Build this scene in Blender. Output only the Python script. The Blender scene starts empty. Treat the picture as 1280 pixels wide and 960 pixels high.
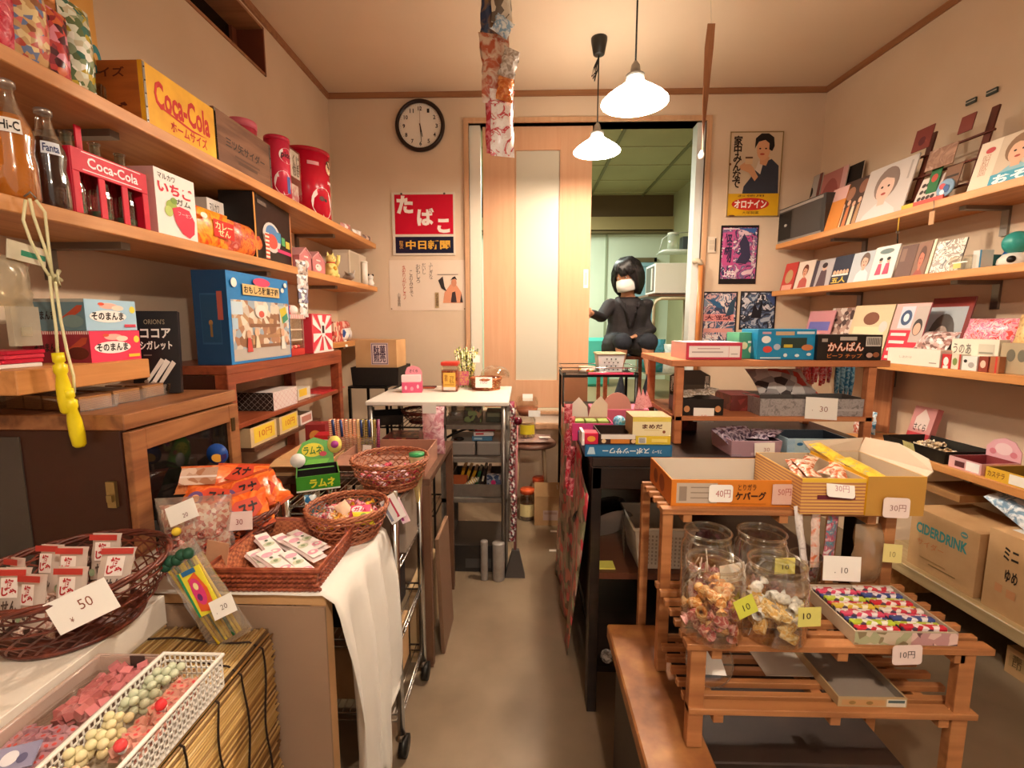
import bpy, bmesh, math, random
from mathutils import Matrix, Vector, Euler
random.seed(7)
SC = bpy.context.scene
COL = SC.collection
PI = math.pi

# ------------------------------------------------------------------ camera, world, lights, exposure
FPX, CAMH = 590.0, 1.25
PITCH = math.atan(75/590.); YAW = math.atan(16/590.*math.cos(PITCH))
cam_data = bpy.data.cameras.new('camera'); cam = bpy.data.objects.new('camera', cam_data); COL.objects.link(cam)
cam.location = (0, 0, CAMH); cam.rotation_euler = (PI/2-PITCH, 0, YAW)
cam_data.sensor_width = 36; cam_data.lens = FPX/1280*36; cam_data.clip_start = 0.02; cam_data.clip_end = 60
SC.camera = cam
SC.view_settings.view_transform = 'Standard'; SC.view_settings.look = 'None'
SC.view_settings.gamma = 1; SC.view_settings.use_curve_mapping = False
SC.view_settings.exposure = 1.15
world = bpy.data.worlds.new('world'); SC.world = world; world.use_nodes = True
world.node_tree.nodes['Background'].inputs[0].default_value = (1.0, .80, .62, 1)
world.node_tree.nodes['Background'].inputs[1].default_value = 0.30
WARM = (1.0, .84, .68)
def light(name, kind, loc, energy, color, size=.1, rot=(0,0,0), sizey=None):
    l = bpy.data.lights.new(name, kind); l.energy = energy; l.color = color
    if kind == 'AREA':
        l.size = size
        if sizey: l.shape = 'RECTANGLE'; l.size_y = sizey
    else: l.shadow_soft_size = size
    o = bpy.data.objects.new(name, l); COL.objects.link(o); o.location = loc; o.rotation_euler = rot
    return o
LAMP_W = 26.0          # each pendant bulb
LAMPS = []             # filled below: (x, y, z)

# ------------------------------------------------------------------ pixel -> place helpers (1280x960)
_c = math.cos; _s = math.sin
FW = Vector((-_s(YAW)*_c(PITCH), _c(YAW)*_c(PITCH), -_s(PITCH)))
RT = Vector((_c(YAW), _s(YAW), 0)); UP = RT.cross(FW)
def ray(u, v): return FW + (u-640)/FPX*RT - (v-480)/FPX*UP
def atZ(u, v, z): d = ray(u, v); t = (z-CAMH)/d.z; return Vector((d.x*t, d.y*t, z))
def atY(u, v, y): d = ray(u, v); t = y/d.y; return Vector((d.x*t, y, CAMH+d.z*t))
def atX(u, v, x): d = ray(u, v); t = x/d.x; return Vector((x, d.y*t, CAMH+d.z*t))
AR = math.radians(4.27)
RTAN = Vector((_s(AR), -_c(AR), 0)); RNRM = Vector((-_c(AR), -_s(AR), 0)); RCOR = Vector((1.925, 3.28, 0))
def RP(s, o, z): p = RCOR + RTAN*s + RNRM*o; p.z = z; return p      # along the right wall, off it, height
def atR(u, v, o):
    d = ray(u, v); p = RCOR + RNRM*o; t = p.dot(RNRM)/d.dot(RNRM)
    q = d*t; return ((q-RCOR).dot(RTAN), CAMH+d.z*t)
RZR = -(PI/2-AR)

# ------------------------------------------------------------------ materials
def lin(c): return c/12.92 if c <= .04045 else ((c+.055)/1.055)**2.4
def hx(h): return tuple(lin(int(h[i:i+2], 16)/255) for i in (0, 2, 4)) + (1,)
MC = {}
def newmat(name):
    m = bpy.data.materials.new(name); m.use_nodes = True
    return m, m.node_tree.nodes, m.node_tree.links, m.node_tree.nodes['Principled BSDF']
def C(h, rough=.55, metal=0, emit=0):
    k = (h, rough, metal, emit)
    if k not in MC:
        m, n, l, b = newmat('paint_'+h)
        b.inputs['Base Color'].default_value = hx(h); b.inputs['Roughness'].default_value = rough; b.inputs['Metallic'].default_value = metal; b.inputs['Specular IOR Level'].default_value = .32
        if emit: b.inputs['Emission Color'].default_value = hx(h); b.inputs['Emission Strength'].default_value = emit
        MC[k] = m
    return MC[k]
def M_(x): return C(x) if isinstance(x, str) else x
def ramp(n, stops, interp='LINEAR'):
    r = n.new('ShaderNodeValToRGB'); e = r.color_ramp.elements; r.color_ramp.interpolation = interp
    e[0].position = stops[0][0]; e[0].color = hx(stops[0][1]); e[1].position = stops[-1][0]; e[1].color = hx(stops[-1][1])
    for p, c in stops[1:-1]: q = e.new(p); q.color = hx(c)
    return r
def wood(name, c1, c2, c3, axis=0, scale=9, rough=.45, bump=.15):
    m, n, l, b = newmat(name)
    tc = n.new('ShaderNodeTexCoord'); mp = n.new('ShaderNodeMapping'); l.new(tc.outputs['Object'], mp.inputs[0])
    s = [scale*2.2]*3; s[axis] = scale*.16; mp.inputs['Scale'].default_value = s
    nz = n.new('ShaderNodeTexNoise'); nz.inputs['Scale'].default_value = 1.6; nz.inputs['Detail'].default_value = 6; nz.inputs['Distortion'].default_value = .8
    l.new(mp.outputs[0], nz.inputs[0]); r = ramp(n, [(.3, c1), (.5, c2), (.72, c3)]); l.new(nz.outputs[0], r.inputs[0]); l.new(r.outputs[0], b.inputs['Base Color'])
    bp = n.new('ShaderNodeBump'); bp.inputs['Strength'].default_value = bump; bp.inputs['Distance'].default_value = .002
    l.new(nz.outputs[0], bp.inputs['Height']); l.new(bp.outputs[0], b.inputs['Normal']); b.inputs['Roughness'].default_value = rough
    return m
def noisy(name, stops, scale=6, rough=.7, bump=.1, detail=5, dist=.003, metal=0):
    m, n, l, b = newmat(name)
    tc = n.new('ShaderNodeTexCoord'); nz = n.new('ShaderNodeTexNoise'); nz.inputs['Scale'].default_value = scale; nz.inputs['Detail'].default_value = detail
    l.new(tc.outputs['Object'], nz.inputs[0]); r = ramp(n, stops); l.new(nz.outputs[0], r.inputs[0]); l.new(r.outputs[0], b.inputs['Base Color'])
    bp = n.new('ShaderNodeBump'); bp.inputs['Strength'].default_value = bump; bp.inputs['Distance'].default_value = dist
    l.new(nz.outputs[0], bp.inputs['Height']); l.new(bp.outputs[0], b.inputs['Normal']); b.inputs['Roughness'].default_value = rough; b.inputs['Metallic'].default_value = metal
    return m
def cells(*cols, scale=60, rough=.3, stretch=(1, 1, 1), smooth=False):
    k = ('cells', cols, scale, rough, stretch, smooth)
    if k in MC: return MC[k]
    m, n, l, b = newmat('print_'+cols[0])
    tc = n.new('ShaderNodeTexCoord'); mp = n.new('ShaderNodeMapping'); mp.inputs['Scale'].default_value = stretch; l.new(tc.outputs['Object'], mp.inputs[0])
    if smooth:
        v = n.new('ShaderNodeTexNoise'); v.inputs['Scale'].default_value = scale; v.inputs['Detail'].default_value = 3; v.inputs['Distortion'].default_value = 1.2
        l.new(mp.outputs[0], v.inputs[0]); r = ramp(n, [(.32+.36*i/max(1, len(cols)-1), c) for i, c in enumerate(cols)], 'CONSTANT' if smooth == 2 else 'LINEAR'); l.new(v.outputs[0], r.inputs[0])
    else:
        v = n.new('ShaderNodeTexVoronoi'); v.inputs['Scale'].default_value = scale; l.new(mp.outputs[0], v.inputs['Vector'])
        sp = n.new('ShaderNodeSeparateColor'); l.new(v.outputs['Color'], sp.inputs[0])
        r = ramp(n, [(i/len(cols), c) for i, c in enumerate(cols)], 'CONSTANT'); l.new(sp.outputs[0], r.inputs[0])
    l.new(r.outputs[0], b.inputs['Base Color']); b.inputs['Roughness'].default_value = rough
    MC[k] = m; return m
def clear(name='clear_plastic', tint='f4f1ea', base=.05, edge=.55, rough=.08, milky=0):
    k = ('clr', tint, base, edge, rough, milky)
    if k in MC: return MC[k]
    m, n, l, b = newmat(name); n.remove(b)
    out = n['Material Output']; tr = n.new('ShaderNodeBsdfTransparent'); tr.inputs[0].default_value = hx(tint)
    gl = n.new('ShaderNodeBsdfGlossy'); gl.inputs['Roughness'].default_value = rough; gl.inputs[0].default_value = (1, 1, 1, 1)
    lw = n.new('ShaderNodeLayerWeight'); lw.inputs['Blend'].default_value = .35
    mr = n.new('ShaderNodeMapRange'); mr.inputs['To Min'].default_value = base; mr.inputs['To Max'].default_value = edge
    l.new(lw.outputs['Facing'], mr.inputs['Value']); mx = n.new('ShaderNodeMixShader'); l.new(mr.outputs[0], mx.inputs[0]); l.new(tr.outputs[0], mx.inputs[1]); l.new(gl.outputs[0], mx.inputs[2])
    last = mx
    if milky:
        df = n.new('ShaderNodeBsdfDiffuse'); df.inputs[0].default_value = hx(tint); m2 = n.new('ShaderNodeMixShader'); m2.inputs[0].default_value = milky
        l.new(mx.outputs[0], m2.inputs[1]); l.new(df.outputs[0], m2.inputs[2]); last = m2
    l.new(last.outputs[0], out.inputs[0]); MC[k] = m; return m
def stripes(c1, c2, scale, axis='X', rough=.4, wtype='BANDS', duty=.5):
    k = ('str', c1, c2, scale, axis, duty)
    if k in MC: return MC[k]
    m, n, l, b = newmat('stripes_'+c1); tc = n.new('ShaderNodeTexCoord'); w = n.new('ShaderNodeTexWave'); w.bands_direction = axis
    w.inputs['Scale'].default_value = scale; l.new(tc.outputs['Object'], w.inputs[0]); r = ramp(n, [(0, c1), (duty, c2)], 'CONSTANT'); l.new(w.outputs[0], r.inputs[0])
    l.new(r.outputs[0], b.inputs['Base Color']); b.inputs['Roughness'].default_value = rough; MC[k] = m; return m
def weave(name, c1, c2, scale=90, rough=.5):
    m, n, l, b = newmat(name); tc = n.new('ShaderNodeTexCoord'); mp = n.new('ShaderNodeMapping'); l.new(tc.outputs['Object'], mp.inputs[0])
    ck = n.new('ShaderNodeTexChecker'); ck.inputs['Scale'].default_value = scale; mp.inputs['Scale'].default_value = (1, 1, 1.6); l.new(mp.outputs[0], ck.inputs[0])
    nz = n.new('ShaderNodeTexNoise'); nz.inputs['Scale'].default_value = 25; l.new(tc.outputs['Object'], nz.inputs[0])
    ad = n.new('ShaderNodeMath'); ad.operation = 'MULTIPLY_ADD'; ad.inputs[1].default_value = .5; l.new(ck.outputs['Fac'], ad.inputs[0]); l.new(nz.outputs[0], ad.inputs[2])
    r = ramp(n, [(.25, c1), (1, c2)]); l.new(ad.outputs[0], r.inputs[0]); l.new(r.outputs[0], b.inputs['Base Color'])
    bp = n.new('ShaderNodeBump'); bp.inputs['Strength'].default_value = .8; bp.inputs['Distance'].default_value = .003; l.new(ck.outputs['Fac'], bp.inputs['Height']); l.new(bp.outputs[0], b.inputs['Normal'])
    b.inputs['Roughness'].default_value = rough; return m
def crinkle(c, c2=None, scale=35, rough=.25):
    k = ('crk', c, c2, scale, rough)
    if k in MC: return MC[k]
    m, n, l, b = newmat('foil_'+c); tc = n.new('ShaderNodeTexCoord'); nz = n.new('ShaderNodeTexNoise'); nz.inputs['Scale'].default_value = scale; nz.inputs['Detail'].default_value = 4; nz.inputs['Distortion'].default_value = 1.5
    l.new(tc.outputs['Object'], nz.inputs[0])
    r = ramp(n, [(.42, c), (.56, c2 or c)]); l.new(nz.outputs[0], r.inputs[0]); l.new(r.outputs[0], b.inputs['Base Color'])
    bp = n.new('ShaderNodeBump'); bp.inputs['Strength'].default_value = .9; bp.inputs['Distance'].default_value = .006; l.new(nz.outputs[0], bp.inputs['Height']); l.new(bp.outputs[0], b.inputs['Normal'])
    b.inputs['Roughness'].default_value = rough; MC[k] = m; return m
CLR = clear(); CLR2 = clear(tint='efe9df', base=.10, edge=.6, rough=.15, milky=.10); GLASS = clear(tint='f7f7f2', base=.07, edge=.75, rough=.05)
GREENG = clear(tint='cfd9cc', base=.08, edge=.7, rough=.03)
WALL = noisy('wall_plaster', [(.3, 'd2b99c'), (.7, 'd9c1a6')], 3, .85, .08, dist=.001)
CEIL = noisy('ceiling_board', [(.3, 'dbc3a6'), (.7, 'e0caae')], 2, .85, .05, dist=.001)
FLOOR = noisy('floor_concrete', [(.25, '6a5844'), (.5, '7d6a54'), (.75, '8e7b64')], 3.2, .38, .12, detail=9, dist=.002)
PINE = wood('shelf_pine', 'b9793f', 'c98a4e', 'd79a5e', axis=1)
PINEX = wood('shelf_pine_across', 'b9793f', 'c98a4e', 'd79a5e', axis=0)
TRIMW = wood('trim_wood', '8a5a38', '9a6843', 'a8764e', axis=0)
REDW = wood('reddish_wood', '6e2f1a', '8a4226', '9c5030', axis=1, rough=.35)
CABW = wood('cabinet_oak', '6f4226', '8d5a35', 'a36d44', axis=1, rough=.4)
DARKW = wood('dark_wood', '140d0a', '1e130f', '281a14', axis=0, rough=.4)
STANDW = wood('stand_cedar', '8a552f', 'a66d40', 'b87e4e', axis=0, rough=.5)
BENCHW = noisy('bench_wood', [(.3, '6a3d20'), (.5, '8a5830'), (.7, 'a8733f')], 14, .5, .3, detail=9)
DOORW = wood('door_veneer', 'd3a07a', 'd6a57f', 'd9a983', axis=2, rough=.7, bump=.02)
FRAMEW = wood('door_frame_wood', 'c0926c', 'c89b74', 'cfa37c', axis=2, rough=.5, bump=.03)
CRATEY = noisy('crate_yellow', [(.3, 'd99a10'), (.6, 'f0b41c'), (.8, 'f6c63c')], 12, .6, .2)
CRATEB = wood('crate_brown', '5f3c28', '7a5239', '8d6347', axis=0, rough=.7, bump=.4)
CARD = noisy('cardboard', [(.3, 'b98e5e'), (.7, 'c99f70')], 7, .8, .08)
CARDG = noisy('cardboard_grey', [(.3, 'b3a08c'), (.7, 'c4b29e')], 7, .8, .08)
CHROME = C('c8c4be', .22, 1); STEEL = C('8d8882', .4, .9); BLACK = C('17130f', .45); BLKM = C('1b1917', .35, .4)
WHITE = C('efe9e0', .6); PAPER = C('f3eee6', .7); CREAM = C('e9e0cf', .55); INK = C('2a211c', .6); REDP = C('c4182e', .4)
WICK = weave('woven_cane', '74301c', 'b8704a', 120); WICKD = noisy('dark_cane', [(.3, '3a170e'), (.6, '6a2c1a'), (.8, '8a4228')], 30, .45, .4)
CLOTH = noisy('white_cloth', [(.3, 'e4ddd2'), (.7, 'ece6dc')], 5, .9, .1)
SKIN = C('c98f6e', .55)

# ------------------------------------------------------------------ mesh builder 
TXT = {}
def text_geo(body, bold=.0):
    k = (body, bold)
    if k not in TXT:
        cu = bpy.data.curves.new('t', 'FONT'); cu.body = body; cu.size = 1; cu.offset = bold; cu.resolution_u = 2; cu.align_x = 'CENTER'; cu.space_line = .8 if '\n' in body else 1
        ob = bpy.data.objects.new('t', cu); me = bpy.data.meshes.new_from_object(ob)
        vs = [tuple(v.co) for v in me.vertices]; fs = [tuple(p.vertices) for p in me.polygons]
        bpy.data.objects.remove(ob); bpy.data.meshes.remove(me); bpy.data.curves.remove(cu)
        x0 = min(v[0] for v in vs); x1 = max(v[0] for v in vs); y0 = min(v[1] for v in vs); y1 = max(v[1] for v in vs)
        TXT[k] = ([((v[0]-x0)/(x1-x0), (v[1]-y0)/(y1-y0)) for v in vs], fs)
    return TXT[k]
def TR(x=0, y=0, z=0, rx=0, ry=0, rz=0): return Matrix.Translation((x, y, z)) @ Euler((math.radians(rx), math.radians(ry), math.radians(rz))).to_matrix().to_4x4()
class MB:
    def __init__(s): s.v = []; s.f = []; s.mi = []; s.sm = []; s.mats = []; s.M = Matrix()
    def add(s, vs, fs, mat, smooth=False):
        mat = M_(mat)
        if mat not in s.mats: s.mats.append(mat)
        k = s.mats.index(mat); n = len(s.v)
        s.v += [tuple(s.M @ Vector(p)) for p in vs]
        for f in fs: s.f.append(tuple(i+n for i in f)); s.mi.append(k); s.sm.append(smooth)
        return s
    def b(s, x0, x1, y0, y1, z0, z1, mat):
        return s.add([(x0,y0,z0),(x1,y0,z0),(x1,y1,z0),(x0,y1,z0),(x0,y0,z1),(x1,y0,z1),(x1,y1,z1),(x0,y1,z1)],
                     [(3,2,1,0),(4,5,6,7),(0,1,5,4),(1,2,6,5),(2,3,7,6),(3,0,4,7)], mat)
    def bar(s, p, q, w, h, mat, up=(0, 0, 1)):
        p = Vector(p); q = Vector(q); d = (q-p).normalized(); u = Vector(up)
        if abs(d.dot(u)) > .95: u = Vector((0, 1, 0))
        a = d.cross(u).normalized()*w/2; c = a.cross(d).normalized()*h/2
        vs = [p-a-c, p+a-c, p+a+c, p-a+c, q-a-c, q+a-c, q+a+c, q-a+c]
        return s.add([tuple(x) for x in vs], [(3,2,1,0),(4,5,6,7),(0,1,5,4),(1,2,6,5),(2,3,7,6),(3,0,4,7)], mat)
    def lathe(s, prof, mat, n=24, c=(0, 0, 0), cap=True, sx=1, sy=1):
        vs = []; fs = []
        for r, z in prof:
            for i in range(n): a = 2*PI*i/n; vs.append((c[0]+r*math.cos(a)*sx, c[1]+r*math.sin(a)*sy, c[2]+z))
        for j in range(len(prof)-1):
            for i in range(n): fs.append((j*n+i, j*n+(i+1) % n, (j+1)*n+(i+1) % n, (j+1)*n+i))
        if cap:
            if prof[0][0] > 1e-5: fs.append(tuple(range(n-1, -1, -1)))
            if prof[-1][0] > 1e-5: fs.append(tuple((len(prof)-1)*n+i for i in range(n)))
        return s.add(vs, fs, mat, True)
    def ring(s, R, r, z, mat, n=28, m=6, c=(0, 0, 0), sx=1, sy=1):
        return s.tube([(c[0]+R*sx*math.cos(2*PI*i/n), c[1]+R*sy*math.sin(2*PI*i/n), c[2]+z) for i in range(n)], r, mat, m, True)
    def tube(s, path, r, mat, m=6, closed=False):
        P = [Vector(p) for p in path]; n = len(P); vs = []; fs = []
        for i, p in enumerate(P):
            a = P[(i-1) % n] if (closed or i) else p; b = P[(i+1) % n] if (closed or i < n-1) else p
            d = (b-a).normalized(); u = Vector((0, 0, 1)) if abs(d.z) < .9 else Vector((0, 1, 0))
            x = d.cross(u).normalized(); y = x.cross(d)
            rr = r[i] if isinstance(r, (list, tuple)) else r
            for k in range(m): t = 2*PI*k/m; vs.append(tuple(p+x*math.cos(t)*rr+y*math.sin(t)*rr))
        for i in range(n if closed else n-1):
            for k in range(m): j = (i+1) % n; fs.append((i*m+k, i*m+(k+1) % m, j*m+(k+1) % m, j*m+k))
        if not closed: fs.append(tuple(range(m-1, -1, -1))); fs.append(tuple((n-1)*m+k for k in range(m)))
        return s.add(vs, fs, mat, True)
    def prism(s, pts, y0, y1, mat):       # outline in x,z pushed along y
        n = len(pts); vs = [(x, y0, z) for x, z in pts]+[(x, y1, z) for x, z in pts]
        return s.add(vs, [tuple(range(n)), tuple(range(2*n-1, n-1, -1))]+[(i, n+i, n+(i+1) % n, (i+1) % n) for i in range(n)], mat)
    def ball(s, c, r, mat, n=12, m=8, sz=1, sy=1):
        return s.lathe([(r*math.sin(PI*j/m)+1e-6, -r*sz*math.cos(PI*j/m)) for j in range(m+1)], mat, n, c, cap=False, sy=sy)
    def pillow(s, w, h, t, mat, c=(0, 0, 0), n=8, crimp=True, wav=.0):
        # flat bag standing in the xz plane, front at -y
        vs = []; fs = []
        for side in (-1, 1):
            for j in range(n+1):
                for i in range(n+1):
                    a = i/n; b = j/n; k = (math.sin(PI*a)**.6)*(math.sin(PI*b)**.5) if 0 < i < n and 0 < j < n else 0
                    pin = 1-.06*math.sin(PI*b)
                    vs.append((c[0]+(a-.5)*w*pin+random.uniform(-wav, wav), c[1]+side*t/2*k, c[2]+b*h+(random.uniform(-wav, wav) if k else 0)))
        N = (n+1)**2
        for sd in (0, 1):
            for j in range(n):
                for i in range(n):
                    q = (sd*N+j*(n+1)+i, sd*N+j*(n+1)+i+1, sd*N+(j+1)*(n+1)+i+1, sd*N+(j+1)*(n+1)+i)
                    fs.append(q if sd == 0 else q[::-1])
        return s.add(vs, fs, mat, True)
    # printed marks on a face; fractions of w,h ; face in F L R T B(ack)
    def marks(s, face, w, d, h, lst, eps=.0005):
        if face == 'F': O, U, V, N, W, H = (-w/2, 0, 0), (1,0,0), (0,0,1), (0,-1,0), w, h
        elif face == 'L': O, U, V, N, W, H = (-w/2, d, 0), (0,-1,0), (0,0,1), (-1,0,0), d, h
        elif face == 'R': O, U, V, N, W, H = (w/2, 0, 0), (0,1,0), (0,0,1), (1,0,0), d, h
        elif face == 'B': O, U, V, N, W, H = (w/2, d, 0), (-1,0,0), (0,0,1), (0,1,0), w, h
        else: O, U, V, N, W, H = (-w/2, 0, h), (1,0,0), (0,1,0), (0,0,1), w, d
        O, U, V, N = map(Vector, (O, U, V, N)); e = eps
        def P(a, b): a = min(1, max(0, a)); b = min(1, max(0, b)); return tuple(O+U*(a*W)+V*(b*H)+N*e)
        for t in lst:
            k = t[0]
            if k == 'r': s.add([P(t[1], t[2]), P(t[3], t[2]), P(t[3], t[4]), P(t[1], t[4])], [(0, 1, 2, 3)], t[5])
            elif k == 'c': s.add([P(t[1]+t[3]*math.cos(2*PI*i/20), t[2]+t[4]*math.sin(2*PI*i/20)) for i in range(20)], [tuple(range(20))], t[5])
            elif k == 'p': s.add([P(*q) for q in t[1]], [tuple(range(len(t[1])))], t[2])
            elif k == 't':
                vs, fs = text_geo(t[1], t[7] if len(t) > 7 else .012); x0, y0, x1, y1 = t[2:6]
                s.add([P(x0+(x1-x0)*a, y0+(y1-y0)*b) for a, b in vs], fs, t[6])
            e += .00025
        return s
    def build(s, name, parent=None, bevel=0, seg=1):
        me = bpy.data.meshes.new(name); me.from_pydata(s.v, [], s.f)
        for m in s.mats: me.materials.append(m)
        me.polygons.foreach_set('material_index', s.mi); me.polygons.foreach_set('use_smooth', s.sm); me.update()
        o = bpy.data.objects.new(name, me); COL.objects.link(o)
        if parent: o.parent = parent
        if bevel:
            md = o.modifiers.new('bevel', 'BEVEL'); md.width = bevel; md.segments = seg; md.limit_method = 'ANGLE'; md.angle_limit = math.radians(50)
        return o
def tag(o, label, cat, group=None, loc=None, rz=None, rot=None):
    o['label'] = label; o['category'] = cat
    if group: o['group'] = group
    if loc is not None: o.location = loc
    if rz is not None: o.rotation_euler = (0, 0, rz)
    if rot is not None: o.rotation_euler = rot
    return o
def thing(name, label, cat, loc=(0, 0, 0), rz=0, group=None):
    o = bpy.data.objects.new(name, None); COL.objects.link(o); o.empty_display_size = .05
    return tag(o, label, cat, group, loc, rz)
def struct(mb, name, bevel=0):
    o = mb.build(name, bevel=bevel); o['kind'] = 'structure'; return o
def kids(o): return [c for c in bpy.data.objects if c.parent is o]
def dup(o, loc=None, rot=None, label=None, scale=None):
    c = o.copy(); COL.objects.link(c)
    if loc is not None: c.location = loc
    if rot is not None: c.rotation_euler = rot
    if label: c['label'] = label
    if scale is not None: c.scale = (scale,)*3 if not isinstance(scale, tuple) else scale
    for ch in kids(o):
        d = ch.copy(); COL.objects.link(d); d.parent = c
        for g in kids(ch): e = g.copy(); COL.objects.link(e); e.parent = d
    return c
def boxmb(w, d, h, col, faces=None, mb=None):
    mb = mb or MB(); mb.b(-w/2, w/2, 0, d, 0, h, col)
    for f, l in (faces or {}).items(): mb.marks(f, w, d, h, l)
    return mb
def pack(name, label, cat, loc, rz, w, d, h, col, faces=None, group=None, tilt=0, bevel=.001):
    o = boxmb(w, d, h, col, faces).build(name, bevel=bevel)
    return tag(o, label, cat, group, loc, rot=(math.radians(-tilt), 0, rz))
def fpack(name, label, cat, px, Y, d, col, faces=None, group=None, z0=None, rz=0, tilt=0):
    """box facing the shop door, its front filling pixel box px=(u0,vtop,u1,vbottom) at depth Y"""
    a = atY(px[0], px[3], Y); b = atY(px[2], px[1], Y); z = a.z if z0 is None else z0
    return pack(name, label, cat, ((a.x+b.x)/2, Y, z), rz, b.x-a.x, d, b.z-z, col, faces, group, tilt)
def lpack(name, label, cat, px, X, z0, d, col, faces=None, group=None, tilt=0):
    """box on the left wall facing the aisle: px=(u near, vtop near, u far)"""
    a = atX(px[0], px[1], X); b = atX(px[2], px[1], X)
    return pack(name, label, cat, (X, (a.y+b.y)/2, z0), PI/2, b.y-a.y, d, a.z-z0, col, faces, group, tilt)
def rpack(name, label, cat, px, o, z0, d, col, faces=None, group=None, tilt=0):
    """box on the right wall facing the aisle: px=(u far, vtop near, u near)"""
    s0, _ = atR(px[0], px[1], o); s1, zt = atR(px[2], px[1], o)
    return pack(name, label, cat, RP((s0+s1)/2, o, z0), RZR, s1-s0, d, (zt-z0)/math.cos(math.radians(tilt)), col, faces, group, tilt)
def tray(w, d, h, out, inn, th=.003, faces=None, flare=0, mb=None):
    mb = mb or MB(); x, f = w/2, flare
    o0 = [(-x,0,0),(x,0,0),(x,d,0),(-x,d,0)]; o1 = [(-x-f,-f,h),(x+f,-f,h),(x+f,d+f,h),(-x-f,d+f,h)]
    i0 = [(-x+th,th,th),(x-th,th,th),(x-th,d-th,th),(-x+th,d-th,th)]; i1 = [(-x-f+th,-f+th,h),(x+f-th,-f+th,h),(x+f-th,d+f-th,h),(-x-f+th,d+f-th,h)]
    mb.add(o0+o1, [(3,2,1,0)]+[(i, (i+1) % 4, 4+(i+1) % 4, 4+i) for i in range(4)], out)
    mb.add(i0+i1, [(0,1,2,3)]+[((i+1) % 4, i, 4+i, 4+(i+1) % 4) for i in range(4)], inn)
    mb.add(o1+i1, [(i, (i+1) % 4, 4+(i+1) % 4, 4+i) for i in range(4)], out)
    for q, l in (faces or {}).items(): mb.marks(q, w, d, h, l, eps=.0006)
    return mb
def card(label, loc, w, h, txt, yaw=0, tilt=12, roll=0, col='f3eee6', ink='6b2a2a', rounded=False):
    mb = MB()
    if rounded:
        r = h*.16; pts = []
        for cx, cz, a0 in ((w/2-r, r, -90), (w/2-r, h-r, 0), (-w/2+r, h-r, 90), (-w/2+r, r, 180)):
            for k in range(4): a = math.radians(a0+k*30); pts.append((cx+r*math.cos(a), cz+r*math.sin(a)))
        mb.prism(pts, 0, .0008, col)
    else: mb.b(-w/2, w/2, 0, .0008, 0, h, col)
    if isinstance(txt, str): txt = [('t', txt, .42, .30, .78, .68, ink, .004)]
    mb.marks('F', w, .0008, h, txt)
    o = mb.build('price_card')
    e = Euler((math.radians(-tilt), math.radians(roll), math.radians(yaw)))
    return tag(o, label, 'price card', None, loc, rot=e)
def portrait(x, y, s, hair='2a1c18', skin='d9a98c', cloth='8a8078', a=1.0):
    """head and shoulders printed on a sleeve, centre x,y of the face, s half height (fractions); a = h/w"""
    b = s*a*.8
    return [('p', [(x-2.0*b, y-3.4*s), (x-1.7*b, y-1.9*s), (x-.5*b, y-1.2*s), (x+.5*b, y-1.2*s), (x+1.7*b, y-1.9*s), (x+2.0*b, y-3.4*s)], cloth),
            ('c', x, y+.25*s, 1.3*b, 1.25*s, hair), ('p', [(x-.4*b, y-1.4*s), (x+.4*b, y-1.4*s), (x+.4*b, y-.5*s), (x-.4*b, y-.5*s)], skin), ('c', x, y-.1*s, .92*b, 1.0*s, skin),
            ('p', [(x-1.1*b, y+.5*s), (x-.2*b, y+.75*s), (x+1.1*b, y+.35*s), (x+.8*b, y+1.2*s), (x-.8*b, y+1.2*s)], hair),
            ('c', x-.36*b, y, .13*b, .09*s, '2a1c18'), ('c', x+.36*b, y, .13*b, .09*s, '2a1c18'), ('c', x, y-.55*s, .26*b, .1*s, 'a8483c')]
# ------------------------------------------------------------------ ROOM SHELL
LW, CZ, BY = -1.30, 2.75, 3.28
m = MB(); m.b(LW-.15, 2.5, -1.2, BY, -.1, 0, FLOOR); struct(m, 'floor')
m = MB(); m.b(LW-.15, 2.5, -1.2, BY+.12, CZ, CZ+.1, CEIL); struct(m, 'ceiling')
wy0, wy1, wz0, wz1 = 1.45, 2.50, 2.475, 2.70
m = MB(); m.b(LW-.15, LW, -1.2, BY, 0, wz0, WALL); m.b(LW-.15, LW, -1.2, wy0, wz0, CZ, WALL); m.b(LW-.15, LW, wy1, BY, wz0, CZ, WALL); m.b(LW-.15, LW, wy0, wy1, wz1, CZ, WALL); struct(m, 'wall_left')
m = MB(); t = .012
m.b(LW-.15, LW+.006, wy0, wy1, wz0, wz0+t, TRIMW); m.b(LW-.15, LW+.006, wy1-t, wy1, wz0, wz1, C('6e3520', .5)); m.b(LW-.15, LW+.006, wy0, wy1, wz1-t, wz1, TRIMW)
m.b(LW-.14, LW-.125, wy0, wy1-t, wz0+t, wz0+.035, TRIMW); m.b(LW-.14, LW-.125, wy1-.05, wy1-t, wz0+t, wz1-t, C('7a4028', .5)); m.b(LW-.146, LW-.14, wy0, wy1-t, wz0+t, wz1-t, C('17110d', .08))
struct(m, 'window_1')
m = MB(); m.b(-.02, 4.6, 0, .15, 0, CZ, WALL); o = struct(m, 'wall_right'); p = RP(0, 0, 0); o.location = p; o.rotation_euler = (0, 0, RZR)
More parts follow.
